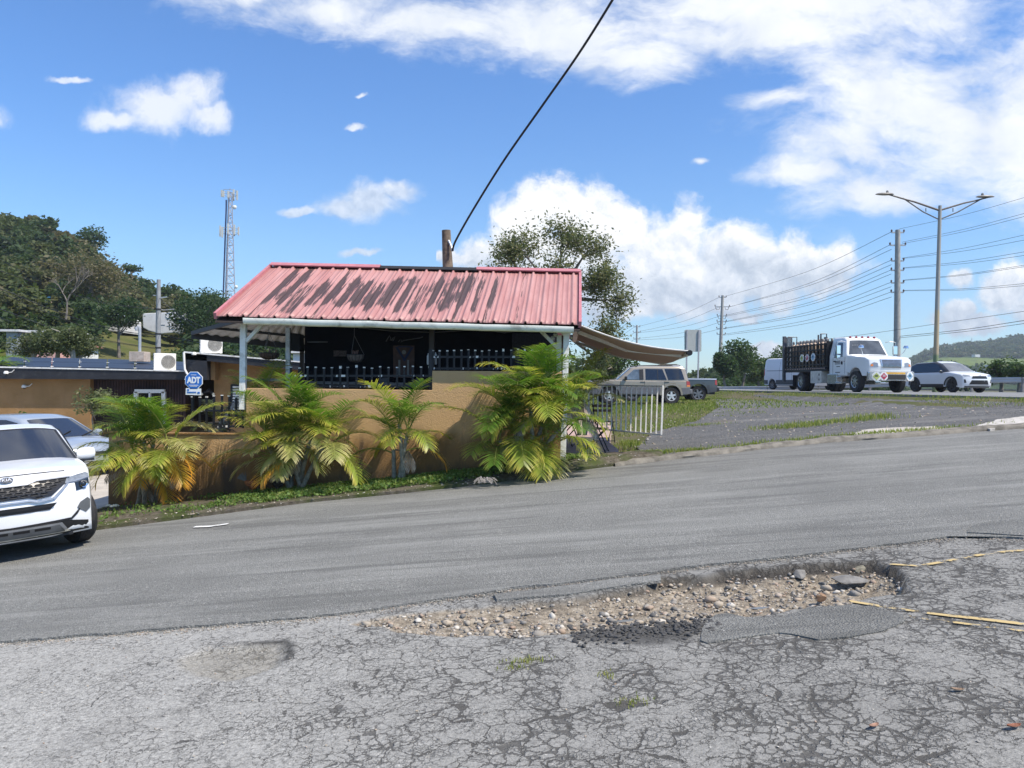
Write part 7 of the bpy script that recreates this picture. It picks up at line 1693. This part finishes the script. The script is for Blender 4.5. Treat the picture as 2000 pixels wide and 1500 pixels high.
def frond(root, base, az, el, L, droop, kind, rg):
    N = 16; p = np.array(base, float); pts = [p.copy()]; tang = []
    ca, sa = math.cos(az), math.sin(az); e = el; curl = rg.uniform(-.25, .25)
    for i in range(N):
        s = i / N; e_ = el - droop * s ** 1.25; a_ = az + curl * s
        t_ = np.array([math.cos(a_) * math.cos(e_), math.sin(a_) * math.cos(e_), math.sin(e_)]); tang.append(t_); p = p + t_ * L / N; pts.append(p.copy())
    tang.append(tang[-1]); pts = np.array(pts); tang = np.array(tang)
    V = []; F = []; A = []
    nl = max(18, int(33 * L / 1.1)); fold = rg.uniform(.1, .5) if kind != 'd' else -.9; age = 1 if kind == 'd' else 0
    for side in (-1, 1):
        for k in range(nl):
            s = .2 + .8 * (k + .5 + rg.uniform(-.2, .2)) / nl; f = min(s, .999) * N; i = int(f); q = pts[i] + (pts[i + 1] - pts[i]) * (f - i); T = tang[i]
            sd = np.cross(T, [0, 0, 1]); sd /= np.linalg.norm(sd) + 1e-6; up = np.cross(sd, T)
            ll = .40 * L / 1.15 * (math.sin(math.pi * min(1, .12 + .82 * (s - .2) / .8)) ** .7) * rg.uniform(.85, 1.1) + .03
            d = T * (.45 + .5 * s) + sd * side * .95 + up * fold; d /= np.linalg.norm(d)
            w = .0095 * (1. if kind != 'd' else .7); wv = np.cross(d, up * .8 + np.array([0, 0, .4])); wv /= np.linalg.norm(wv) + 1e-6
            n0 = len(V); g = rg.uniform(.25, .75) * (2.2 if age else 1); P0 = q.copy(); dd = d.copy()
            for j in range(4):
                ww = w * (.5, 1, .75, .08)[j]; V += [P0 + wv * ww, P0 - wv * ww]; A += [j / 3 * .85 + .15 * s] * 2
                dd = dd + np.array([0, 0, -g * .28 * (j + 1) * .7]); dd /= np.linalg.norm(dd); P0 = P0 + dd * ll / 3
            for j in range(3): a = n0 + j * 2; F.append((a, a + 1, a + 3, a + 2))
    o = nbuild('frond', V, F, FM[kind], root, attrs={'tip': A})
    m = MB(); m.tube([tuple(q) for q in pts[::2]], [.014 * (1 - .8 * i / 8) for i in range(len(pts[::2]))], 4, cap=False); m.build('stalk', M_rach if kind != 'd' else M_bark, o, recalc=False)
def palm(label, bx, by, d, stems, kinds, seed, Lr=(.95, 1.35), low=0, lowk='od'):
    """stems: list of (px_top, py_top, n_fronds)"""
    rg = random.Random(seed); b = P(bx, by, d); b.z = verge_z(b.x, min(b.y, 13.3)) if d < 13.5 else b.z
    root = thing('areca_palm', b, label, 'palm', 'clumping palms along the ochre wall')
    for si, (tx, ty, nf) in enumerate(stems):
        t = P(tx, ty, d + rg.uniform(-.18, .1)); s = b + Vector((rg.uniform(-.16, .16), rg.uniform(-.1, .1), 0)); L = (t - s).length
        m = MB(); mid = s.lerp(t, .5) + Vector((-(t.x - s.x) * .12, 0, .04)); n = 12; pts = []
        for i in range(n + 1):
            u = i / n; pts.append((1 - u) ** 2 * s + 2 * u * (1 - u) * mid + u * u * t)
        m.tube(pts, [(.042 if i % 3 else .047) * (1 - .3 * i / n) for i in range(n + 1)], 9); m.build('stem', M_stem, root, smooth=True)
        lean = math.atan2(t.y - s.y, t.x - s.x)
        for k in range(nf):
            az = k * 2.4 + rg.uniform(-.3, .3) + si; lvl = (k / max(1, nf - 1)) ** 1.2; el = lerp(1.38, .42, lvl) + rg.uniform(-.15, .15)
            if math.sin(az) > .55: az = -az
            frond(root, t + Vector((0, 0, -.22 * lvl)), az, el, rg.uniform(*Lr) * (1 - .12 * lvl), rg.uniform(.9, 1.5) + .45 * lvl, kinds[min(len(kinds) - 1, int(lvl * len(kinds) * .999))] if rg.random() < .75 else rg.choice(kinds), rg)
    for k in range(low):
        az = rg.choice([math.pi + .2, -.2, -1.57, -.9, -2.3]) + rg.uniform(-.4, .4); t = P(*rg.choice(stems)[:2], d)
        frond(root, b.lerp(t, rg.uniform(.55, .9)), az, rg.uniform(-.2, .5), *((lambda kk: (rg.uniform(.45, .65) if kk == 'd' else rg.uniform(.7, 1.05), rg.uniform(1.3, 2.2), kk))(rg.choice(lowk))), rg)
    return root
palm('orange tipped areca palm clump at the left end of the wall, by the drive', 285, 985, 12.9, [(262, 885, 8), (300, 868, 9), (330, 872, 7), (282, 860, 8)], 'gyly', 1, (1.0, 1.3), 12, 'oood')
palm('broad areca palm clump under the white left post, with grey stems', 578, 953, 12.95, [(545, 862, 9), (575, 835, 9), (610, 845, 9), (640, 862, 8), (520, 868, 6), (585, 870, 7)], 'gyyl', 2, (.95, 1.25), 9, 'old')
palm('smallest areca palm, with one upright frond against the middle wall step', 787, 921, 13.0, [(780, 828, 7), (798, 838, 7), (768, 860, 4)], 'ggyy', 3, (.85, 1.1), 4, 'od')
palm('tallest and densest areca palm beside the white right post', 1032, 909, 12.95, [(1000, 812, 9), (1035, 780, 10), (1075, 795, 9), (1015, 845, 8), (1065, 850, 8), (975, 860, 6), (1095, 835, 6)], 'gygy', 4, (1.0, 1.4), 10, 'oldy')
palm('greyish palm behind the right post, fronds reaching over the gate', 1135, 850, 14.6, [(1140, 775, 8), (1120, 800, 6)], 'ygld', 5, (.8, 1.1), 2, 'd')
palm('pale fronded small palm behind the low iron fence', 436, 835, 14.2, [(432, 822, 6), (450, 825, 5)], 'lydl', 6, (.6, .8), 1, 'd')
palm('young green palm in the yard directly behind the low iron fence end', 500, 850, 14.4, [(498, 800, 6), (520, 790, 6)], 'ygy', 7, (.8, 1.1), 0, 'd')
def left_edge_palm():
    b = P(-22, 716, 27); root = thing('areca_palm', b, 'green palm fronds reaching in at the left edge above the low roof', 'palm', 'clumping palms along the ochre wall'); rg = random.Random(9)
    m = MB(); m.tube([b + Vector((0, 0, -2)), b], .08, 8); m.build('stem', M_stem, root)
    for k in range(9): frond(root, b + Vector((0, 0, -.1)), rg.uniform(-.9, .9), rg.uniform(.2, 1.3), rg.uniform(1.1, 1.5), 1.5, rg.choice('gg'), rg)
left_edge_palm()
b_ = P(205, 830, 22)
tree('grey_green_shrub', 'loose grey green shrub against the dark boards of the orange building', 186, 846, 23.5, 1.55, .72, M_olive, .5, 1500, .10, base=tuple(P(186, 850, 23.5)), cat='shrub', trunk_r=.03, flat=1.0, seed=4)
tree('creeping_shrub', 'low leafy creeper along the foot of the orange wall behind the silver car', 118, 850, 24, .8, .55, M_weed, .2, 900, .09, base=tuple(P(120, 860, 24)), cat='shrub', trunk_r=.02, flat=.7, seed=5)
tree('creeping_shrub', 'small sprig growing on the orange wall above the silver car', 44, 820, 24.3, .5, .3, M_weed, .3, 200, .09, base=tuple(P(44, 830, 24.3)), cat='shrub', trunk_r=.02, flat=.9, seed=6)
# ================================================================= GRASS
def blades(name, label, pts, h, w, tint, m=M_grass, rg=rng, cat='grass'):
    """pts (n,3)"""
    n = len(pts); a = rg.uniform(0, 6.28, n); ln = rg.uniform(.1, .7, n); hh = h * rg.uniform(.5, 1.25, n); ww = w * rg.uniform(.7, 1.3, n)
    d = np.stack([np.cos(a), np.sin(a), np.zeros(n)], 1); s = np.stack([-np.sin(a), np.cos(a), np.zeros(n)], 1); up = np.array([0, 0, 1.])
    b0 = pts - s * ww[:, None] / 2; b1 = pts + s * ww[:, None] / 2; mdp = pts + d * (hh * ln * .35)[:, None] + up * (hh * .6)[:, None]
    m0 = mdp - s * ww[:, None] * .4; m1 = mdp + s * ww[:, None] * .4; t = pts + d * (hh * ln)[:, None] + up * hh[:, None]; t1 = t + s * ww[:, None] * .06
    V = np.stack([b0, b1, m1, m0, t, t1], 1).reshape(-1, 3); i = np.arange(n)[:, None] * 6; F = np.concatenate([i + np.array([0, 1, 2, 3]), i + np.array([3, 2, 5, 4])])
    o = nbuild(name, V, F, m, attrs={'tint': np.repeat(np.clip(tint + rg.normal(0, .22, n), 0, 1), 6)}); return tag(o, label, cat, kind='stuff')
def scatter(x0, x1, y0, y1, n, zf, keep, rg=rng):
    out = []
    X = rg.uniform(x0, x1, n); Y = rg.uniform(y0, y1, n)
    for x, y in zip(X, Y):
        if keep(x, y): out.append((x, y, zf(x, y)))
    return np.array(out)
def inpoly(x, y, poly):
    r = False; n = len(poly)
    for i in range(n):
        (x1, y1), (x2, y2) = poly[i], poly[(i + 1) % n]
        if (y1 > y) != (y2 > y) and x < (x2 - x1) * (y - y1) / (y2 - y1) + x1: r = not r
    return r
def lawn_keep(x, y):
    n = mnoise.noise((x * .35, y * .35, 0)) + .5 * mnoise.noise((x * 1.3, y * 1.3, 2))
    if x > hwy_left(y) - .15 or y < edge_y(x) + .3: return False
    e = hwy_left(y) - x
    if e < .9 + n * 1.3: return random.random() < .8
    if inpoly(x, y, lot):
        px = 1000 + 1500 * x / y; dd = y - edge_y(x)
        if dd < .9 and n > -.05: return random.random() < .55
        return n > .5 and random.random() < .35
    if x < 2.2: return False if (y < 25 and x > .9) else (n > -.3)
    return n > -.25 and random.random() < .75
pts = scatter(2.0, 16, 13.6, 45, 95000, lambda x, y: gz(x, y) + .01, lawn_keep)
blades('lawn_grass', 'bright green tufty grass round the parked vehicles and along the highway', pts, .06, .016, .62)
pts = scatter(-16, 12, 26, 60, 26000, lambda x, y: gz(x, y), lambda x, y: x < hwy_left(y) - .2 and not (x < -2 and y < 34))
blades('far_grass', 'green grass running back beyond the parked wagon', pts, .09, .04, .55)
def tuft(px, py, n, sx, sy, h, lb):
    c = G(px, py, .06) if py < 960 else G(px, py, .01); rg = np.random.default_rng(int(px)); q = rg.normal(0, 1, (n, 2)) * [sx, sy] + [c.x, c.y]
    q = np.array([c_ for c_ in q if py > 960 or c_[1] > edge_y(c_[0]) + .22]); z = [(gz(a, b) if py < 960 else SL * a) for a, b in q]; blades('grass_tuft', lb, np.column_stack([q, np.array(z) + (.03 if py < 960 else .0)]), h, .006 if py > 960 else .014, .95 if py > 960 else .65, rg=rg)['kind'] = 'stuff'
tuft(1028, 1288, 90, .06, .03, .022, 'small grass tuft growing in the cracks below the stony pothole'); tuft(1005, 1302, 40, .05, .02, .018, 'few grass blades left of the crack tuft')
tuft(1232, 1368, 80, .05, .03, .018, 'thin grass tuft in the cracked asphalt nearest the camera'); tuft(1186, 1318, 22, .02, .03, .025, 'sprig of grass in a crack between the two larger tufts')
for px, py, n, sx, sy, h, lb in [(1262, 884, 700, .3, .12, .08, 'grass tuft by the near corner of the pink slab'), (1230, 865, 500, .12, .3, .08, 'grass patch along the edge of the pink slab'), (1354, 880, 260, .14, .08, .09, 'single round grass tuft behind the kerb'), (1500, 866, 800, .7, .15, .07, 'long grass strip on the gravel just behind the kerb'), (1355, 833, 260, .5, .12, .06, 'faint grass line in the middle of the gravel'), (1545, 832, 500, .45, .25, .09, 'pointed grass tuft at the left end of the pale apron'), (1620, 824, 700, .7, .25, .1, 'bushy grass patch above the concrete apron'), (1700, 815, 300, .3, .25, .14, 'isolated grass clump behind the concrete apron'), (1700, 846, 900, 1.2, .15, .08, 'grass strip between the concrete apron and the kerb')]:
    tuft(px, py, n, sx, sy, h, lb)
# verge weeds
def verge_keep(x, y):
    e = edge_y(x) + .18; n = mnoise.noise((x * 1.1, y * 1.6, 7)) + .5 * mnoise.noise((x * 4, y * 4, 1))
    if y < e or y > WALL_Y - .02 + (.6 if x > .9 else 0): return False
    t = (y - e) / max(.3, WALL_Y - e); dens = np.interp(x, [-6.9, -5.3, -4.5, -3.6, -1, .5, 1.8, 2.4], [.0, .12, .35, .85, 1, .75, .55, .5])
    return n > .25 - dens * .95 and random.random() < dens * (1.2 - .5 * abs(t - .5))
vg = scatter(-6.9, 2.3, 10.7, 13.9, 60000, lambda x, y: verge_z(x, min(y, 13.4)) + .03, verge_keep)
V, F = leaf_quads(vg + np.column_stack([np.zeros((len(vg), 2)), rng.uniform(0, .06, len(vg))]), .05 * rng.uniform(.6, 1.4, len(vg)), .7, 1.2)
o = nbuild('verge_weeds', V, F, M_weed, attrs={'tint': np.repeat(np.clip(rng.normal(.5, .2, len(vg)), 0, 1), 4)}); tag(o, 'low leafy green weeds on the bank at the foot of the ochre wall', 'weeds', kind='stuff')
k = rng.random(len(vg)) < .25
blades('verge_grass', 'thin grass among the weeds at the foot of the ochre wall', vg[k], .08, .008, .55)
# ================================================================= STONES, LITTER
def rocks(name, label, P3, size, mats_, seed=3, flat=.65, cat='stones'):
    rg = np.random.default_rng(seed); bm = bmesh.new(); bmesh.ops.create_icosphere(bm, subdivisions=1 if len(P3) > 2000 else 2, radius=1); base = np.array([v.co[:] for v in bm.verts]); fc = np.array([[v.index for v in f.verts] for f in bm.faces]); bm.free()
    V = []; F = []; T = []
    for k, (p, s) in enumerate(zip(P3, size)):
        q = base.copy(); 
        for _ in range(5):
            n = rg.normal(size=3); n /= np.linalg.norm(n); dd = q @ n; c = rg.uniform(.35, .8); q = q - np.outer(np.maximum(dd - c, 0), n)
        q = q * (s * rg.uniform(.7, 1.3, 3) * [1.15, 1, flat]); a = rg.uniform(0, 6.28); R_ = np.array([[math.cos(a), -math.sin(a), 0], [math.sin(a), math.cos(a), 0], [0, 0, 1]])
        V.append(q @ R_.T + p); F.append(fc + len(base) * k); T.append(np.full(len(base), rg.random()))
    o = nbuild(name, np.concatenate(V), np.concatenate(F), mats_, attrs={'tint': np.concatenate(T)}); return tag(o, label, cat, kind='stuff')
t = NT(bpy.data.materials.new('mixed_stones')); n = t.noise(t.pos(), 40, 4, .7)
c = t.ramp(t.attr('tint'), [(0., (.12, .12, .115)), (.22, (.25, .24, .225)), (.42, (.36, .33, .28)), (.62, (.47, .40, .31)), (.8, (.34, .25, .19)), (.92, (.58, .55, .49))])
M_stone = t.out(t.mix(t.math('MULTIPLY', n, .4), c, (.12, .10, .08)), .85, spec=.3, bump=n, bstr=.3, bdist=.004)
t = NT(bpy.data.materials.new('black_rubble')); n = t.noise(t.pos(), 60, 4, .7); M_black = t.out(t.mix(n, (.03, .03, .03), (.09, .088, .085)), .8, spec=.4, bump=n, bstr=.4, bdist=.004)
def hole_stones():
    rg = np.random.default_rng(4); n = 26000; X = rg.uniform(-1.8, 4.3, n); Y = rg.uniform(4.5, 7.4, n)
    h1, s1, h2, dep, xr, xr2, s2, sm = hole_fields(X, Y); k = (s1 > .02) & (rg.random(n) < .62); X, Y, dep, xr, s1 = X[k], Y[k], dep[k], xr[k], s1[k]
    sz = np.clip(rg.lognormal(-4.65, .55, len(X)), .004, .045); sz = np.minimum(sz, .012 + s1 * .35)
    Z = SL * X - dep + .012 * fb(X, Y, .8, 20) + sz * .3
    rocks('pothole_stones', 'loose tan and grey stones filling the long pothole', np.column_stack([X, Y, Z]), sz, M_stone)
    # black broken lumps
    q = [G(*p) for p in ((1150, 1245), (1370, 1222))]; n = 420; X = rg.uniform(q[0].x - .1, q[1].x + .12, n); Y = rg.normal((q[0].y + q[1].y) / 2 + .02, .085, n)
    sz = rg.uniform(.007, .02, n); Z = SL * X + .004 + .012 * fb(X, Y, .8, 20)
    X2 = rg.uniform(2.3, 4.0, 260); Y2 = rg.uniform(6.3, 7.2, 260); a1, b1, *_r = hole_fields(X2, Y2); dep2 = _r[1]; kk = (b1 > .03) & (b1 < .3) & (X2 + (Y2 - 6.3) > 2.9); X2, Y2, dep2 = X2[kk], Y2[kk], dep2[kk]; s2_ = rg.uniform(.02, .055, len(X2))
    rocks('asphalt_rubble', 'black broken asphalt lumps beside and inside the pothole', np.column_stack([np.r_[X, X2], np.r_[Y, Y2], np.r_[Z, SL * X2 - dep2 + .015]]), np.r_[sz, s2_], M_black, 6)
    n = 1500; X = rg.uniform(-5, 7, n); Y = rg.uniform(2.4, 6.4, n); rocks('loose_grit', 'small pale grit scattered over the old cracked asphalt', np.column_stack([X, Y, SL * X + .004]), rg.uniform(.002, .0065, n), M_stone, 8)
    n = 900; X = rg.uniform(2.3, 13, n); Y = rg.uniform(13.8, 26, n); kk = Y > [edge_y(x) + .2 for x in X]; X, Y = X[kk], Y[kk]; rocks('lot_stones', 'scattered stones on the grey gravel lot', np.column_stack([X, Y, [gz(a, b) + .02 for a, b in zip(X, Y)]]), rg.uniform(.01, .035, len(X)), M_stone, 9)
    ex = []
    for a, b in zip(NEAR[:-2], NEAR[1:-1]):
        for _ in range(int((b - a).length * 260)): f_ = rg.random(); ex.append((lerp(a.x, b.x, f_), lerp(a.y, b.y, f_) - abs(rg.normal(.02, .05)), 0))
    ex = np.array([(a, b, SL * a + .006) for a, b, c_ in ex if -7 < a < 8]); rocks('seam_crumbs', 'crumbs and grit lying along the ragged seam of the street asphalt', ex, rg.uniform(.002, .008, len(ex)), M_stone, 12)
    n = 380; X = rg.uniform(-6.8, 2.5, n); Y = np.array([edge_y(x) for x in X]) + rg.uniform(-.05, .35, n); rocks('verge_debris', 'small stones and crumbs along the street edge', np.column_stack([X, Y, [verge_z(a, b) + .02 for a, b in zip(X, Y)]]), rg.uniform(.004, .018, n), M_stone, 10)
hole_stones()
# larger slabs in the hole are things
for px, py, w, h, rot, lb, mt in [(1655, 1138, .2, .03, .3, 'long flat grey slab tilted in the deep right end of the pothole', mat('slab_grey', (.17, .165, .155), .8, var=.25, vs=15, bump=.4)), (1562, 1128, .1, .03, 1.0, 'grey angular rock lying in the pothole left of the long slab', mat('slab_grey', (.17, .165, .155), .8)), (1678, 1118, .09, .055, .2, 'upright olive grey rock near the far rim of the pothole', mat('olive_rock', (.20, .185, .14), .85, var=.3, vs=12, bump=.4)), (1690, 1107, .10, .05, .8, 'dark broken asphalt chunk under the far pothole rim', M_black), (1605, 1172, .06, .035, .5, 'rounded brown stone at the near rim of the pothole', mat('brown_rock', (.25, .16, .10), .85, var=.3, vs=12))]:
    c = G(px, py, -.09); bm = bmesh.new(); bmesh.ops.create_icosphere(bm, subdivisions=2, radius=1); rg = random.Random(px)
    for v in bm.verts: v.co *= 1
    for _ in range(7):
        n = Vector((rg.gauss(0, 1), rg.gauss(0, 1), rg.gauss(0, 1))).normalized(); cc = rg.uniform(.4, .7)
        for v in bm.verts:
            dd = v.co.dot(n)
            if dd > cc: v.co -= n * (dd - cc)
    for v in bm.verts: v.co = Vector((v.co.x * w, v.co.y * w * .5, v.co.z * h)); v.co.rotate(Matrix.Rotation(rot * .4, 3, 'X') @ Matrix.Rotation(rot, 3, 'Z'))
    me = bpy.data.meshes.new('rock'); bm.to_mesh(me); bm.free(); me.materials.append(mt); o = link_mesh('rock', me, None, tuple(c + Vector((0, 0, .02)))); tag(o, lb, 'rock')
for px, py, lb in [(1483, 1191, 'small pale blue puddle of water among the stones, right one'), (1220, 1216, 'small pale blue puddle of water among the stones, left one')]:
    c = G(px, py, -.0); poly = [(c.x + .06 * math.cos(a) * (1 + .3 * math.sin(3 * a)), c.y + .022 * math.sin(a)) for a in [k / 12 * 6.28 for k in range(12)]]
    o = sheet('puddle', poly, plane, .2, mat('puddle_water', (.14, .14, .13), .25, 0, .6, .2), .012, None); tag(o, lb, 'puddle', kind='structure')
def dead_leaf(px, py, s, colr, lb, rot=0):
    c = G(px, py, .045 if py < 1050 else .006); m = MB(); n = 6
    def f(u, v): a = (u - .5) * 2; w = math.sqrt(max(0, 1 - a * a)) * .4; x, y = a * s, (v - .5) * 2 * w * s; return c + Vector((x * math.cos(rot) - y * math.sin(rot), x * math.sin(rot) + y * math.cos(rot), .006 + abs(v - .5) * s * .35 + .15 * s * a * a))
    m.grid(f, n, 4); o = m.build('dead_leaf', mat('leaf_' + colr[0], colr[1], .7, var=.3, vs=60)); s_ = o.modifiers.new('thickness', 'SOLIDIFY'); s_.thickness = .0015; tag(o, lb, 'leaf', 'dead leaves on the asphalt')
dead_leaf(1980, 1422, .035, ('rust', (.20, .075, .04)), 'rust coloured dead leaf near the right edge of the picture', .2); dead_leaf(1707, 1421, .03, ('pinkish', (.28, .16, .11)), 'pinkish dead leaf on the cracks at lower right', .5); dead_leaf(1870, 1350, .03, ('brown', (.22, .15, .10)), 'brown dead leaf above the rust coloured one', -.2); dead_leaf(1202, 1339, .012, ('brown', (.22, .15, .10)), 'tiny brown leaf crumb below the rubble', 1)
def dry_bundle(px, py, lb, n=40):
    c = G(px, py, .1); c.z = verge_z(c.x, c.y) + .05; rg = random.Random(px); m = MB()
    for k in range(n):
        a = rg.uniform(0, 3.14); L = rg.uniform(.06, .16); q = c + Vector((rg.gauss(0, .05), rg.gauss(0, .03), rg.uniform(0, .03))); e = q + Vector((math.cos(a) * L, -.04, rg.uniform(-.02, .05)))
        m.tube([q, q.lerp(e, .5) + Vector((0, 0, .06)), e], .004, 4)
    tag(m.build('dry_frond_bundle', mat('dry_grey_frond', (.42, .38, .34), .8, var=.4, vs=30)), lb, 'debris', 'dry frond bundles on the verge', 'stuff')
dry_bundle(946, 944, 'curled dry grey frond bundle at the street edge'); dry_bundle(1078, 926, 'smaller dry frond bundle further right on the verge', 26); dry_bundle(1062, 900, 'dry frond tangle right of the palm foot', 26)
for px, py, w, lb in ((1062, 902, .1, 'crumpled white litter right of the tallest palm foot'), (218, 1003, .12, 'crumpled white litter at the corner of the wall by the drive')):
    c = P(px, py, 12.9 if px > 500 else 12.3); c.z = verge_z(c.x, c.y) + .05; m = MB(); rg = random.Random(px)
    m.grid(lambda u, v: c + Vector(((u - .5) * w * 1.6, (v - .5) * w, .04 * mnoise.noise((u * 4, v * 4, px)) + .03)), 7, 5); o = m.build('litter', mat('litter_white', (.65, .65, .63), .7)); s_ = o.modifiers.new('thickness', 'SOLIDIFY'); s_.thickness = .004; tag(o, lb, 'litter')
# ================================================================= CHICKENS
def chicken(px, py, d, s, label, bodyc, tailc, facing=1, head_up=True):
    b = P(px, py, d); b.z = verge_z(b.x, b.y) + .02; root = thing('chicken', b, label, 'chicken'); ORG[root.name] = Vector(); root.scale = (s * facing, s, s)
    vs = [((0, 0, .20), (.085, .075)), ((.09, 0, .215), (.075, .065)), ((.14, 0, .27), (.042, .04)), ((.165, 0, .34), (.03, .028)), ((.185, 0, .385), (.033, .03)), ((-.09, 0, .215), (.065, .055)), ((-.15, 0, .26), (.03, .028)), ((0, .04, .14), (.04, .035)), ((0, -.04, .14), (.04, .035)), ((.01, .045, .085), (.013, .013)), ((.01, -.045, .085), (.013, .013))]
    me = bpy.data.meshes.new('body'); me.from_pydata([v[0] for v in vs], [(0, 1), (1, 2), (2, 3), (3, 4), (0, 5), (5, 6), (0, 7), (0, 8), (7, 9), (8, 10)], [])
    o = bpy.data.objects.new('body', me); col.objects.link(o); sk = o.modifiers.new('skin', 'SKIN'); 
    for i, v in enumerate(vs): me.skin_vertices[0].data[i].radius = v[1] if me.skin_vertices else v[1]
    me.skin_vertices[0].data[0].use_root = True; sb = o.modifiers.new('sub', 'SUBSURF'); sb.levels = sb.render_levels = 2
    bpy.context.view_layer.update(); dg = bpy.context.evaluated_depsgraph_get(); nm = bpy.data.meshes.new_from_object(o.evaluated_get(dg)); bpy.data.objects.remove(o); nm.materials.clear(); nm.materials.append(bodyc); nm.shade_smooth(); link_mesh('body', nm, root)
    m = MB()
    for k in range(9):
        a = .5 + k * .13; y = (k % 3 - 1) * .018; m.prism([(-.12, y, .25), (-.15, y, .28), (-.14 - .15 * math.cos(a), y * 1.6, .26 + .17 * math.sin(a)), (-.13 - .17 * math.cos(a), y * 1.6, .23 + .15 * math.sin(a))], (0, .006, 0))
    m.build('tail', tailc, root)
    m = MB(); m.prism([(.17, -.004, .405), (.215, -.004, .40), (.21, -.004, .43), (.2, -.004, .415), (.19, -.004, .435), (.18, -.004, .415), (.17, -.004, .425)], (0, .008, 0)); m.build('comb', mat('comb_red', (.45, .03, .02), .6), root)
    m = MB(); m.tube([(.21, 0, .385), (.245, 0, .375)], [.012, .002], 6); m.build('beak', mat('beak_horn', (.5, .35, .12), .5), root)
    for sg in (-1, 1):
        m = MB(); m.tube([(.01, sg * .045, .09), (.015, sg * .045, .0)], .007, 6); 
        for a in (-.5, 0, .5): m.tube([(.015, sg * .045, .006), (.06 * math.cos(a) + .015, sg * .045 + .05 * math.sin(a), .003)], .005, 4)
        m.build('leg', mat('leg_yellow', (.4, .28, .06), .6), root)
        m = MB(); m.lathe([(0, 0), (.05, .005), (.055, .012), (0, .022)], (0, 0, 0), 'y', 14); m.v = [(v[0] * 1.9 - .01, sg * (.068 + v[1]), v[2] * 1.0 + .22) for v in m.v]; m.build('wing', bodyc, root, smooth=True)
        m = MB(); m.lathe([(0, .004), (.006, 0)], (.192, sg * .03, .392), 'y', 8); m.build('eye', blackp, root)
    return root
chicken(493, 966, 12.75, .88, 'rusty brown hen by the dark stain on the wall foot', mat('hen_rust', (.24, .085, .03), .85, var=.35, vs=30), mat('hen_grey_tail', (.16, .15, .13), .8))
chicken(543, 964, 12.7, .72, 'small blackish hen at the foot of the broad palm', mat('hen_dark', (.03, .025, .022), .85, var=.35, vs=30), mat('hen_dark_tail', (.02, .02, .02), .8), -1)

# ================================================================= AIR
m = MB(); m.box((250, 560, 58), (3200, 1300, 122)); t = NT(bpy.data.materials.new('haze_air')); pv = t.n('ShaderNodeVolumePrincipled'); pv.inputs['Color'].default_value = (.80, .88, 1, 1); pv.inputs['Density'].default_value = .00030; pv.inputs['Anisotropy'].default_value = .2
o_ = t.n('ShaderNodeOutputMaterial'); t.L(pv.outputs[0], o_.inputs['Volume']); hz = m.build('haze', t.m); tag(hz, kind='stuff'); hz.visible_shadow = True
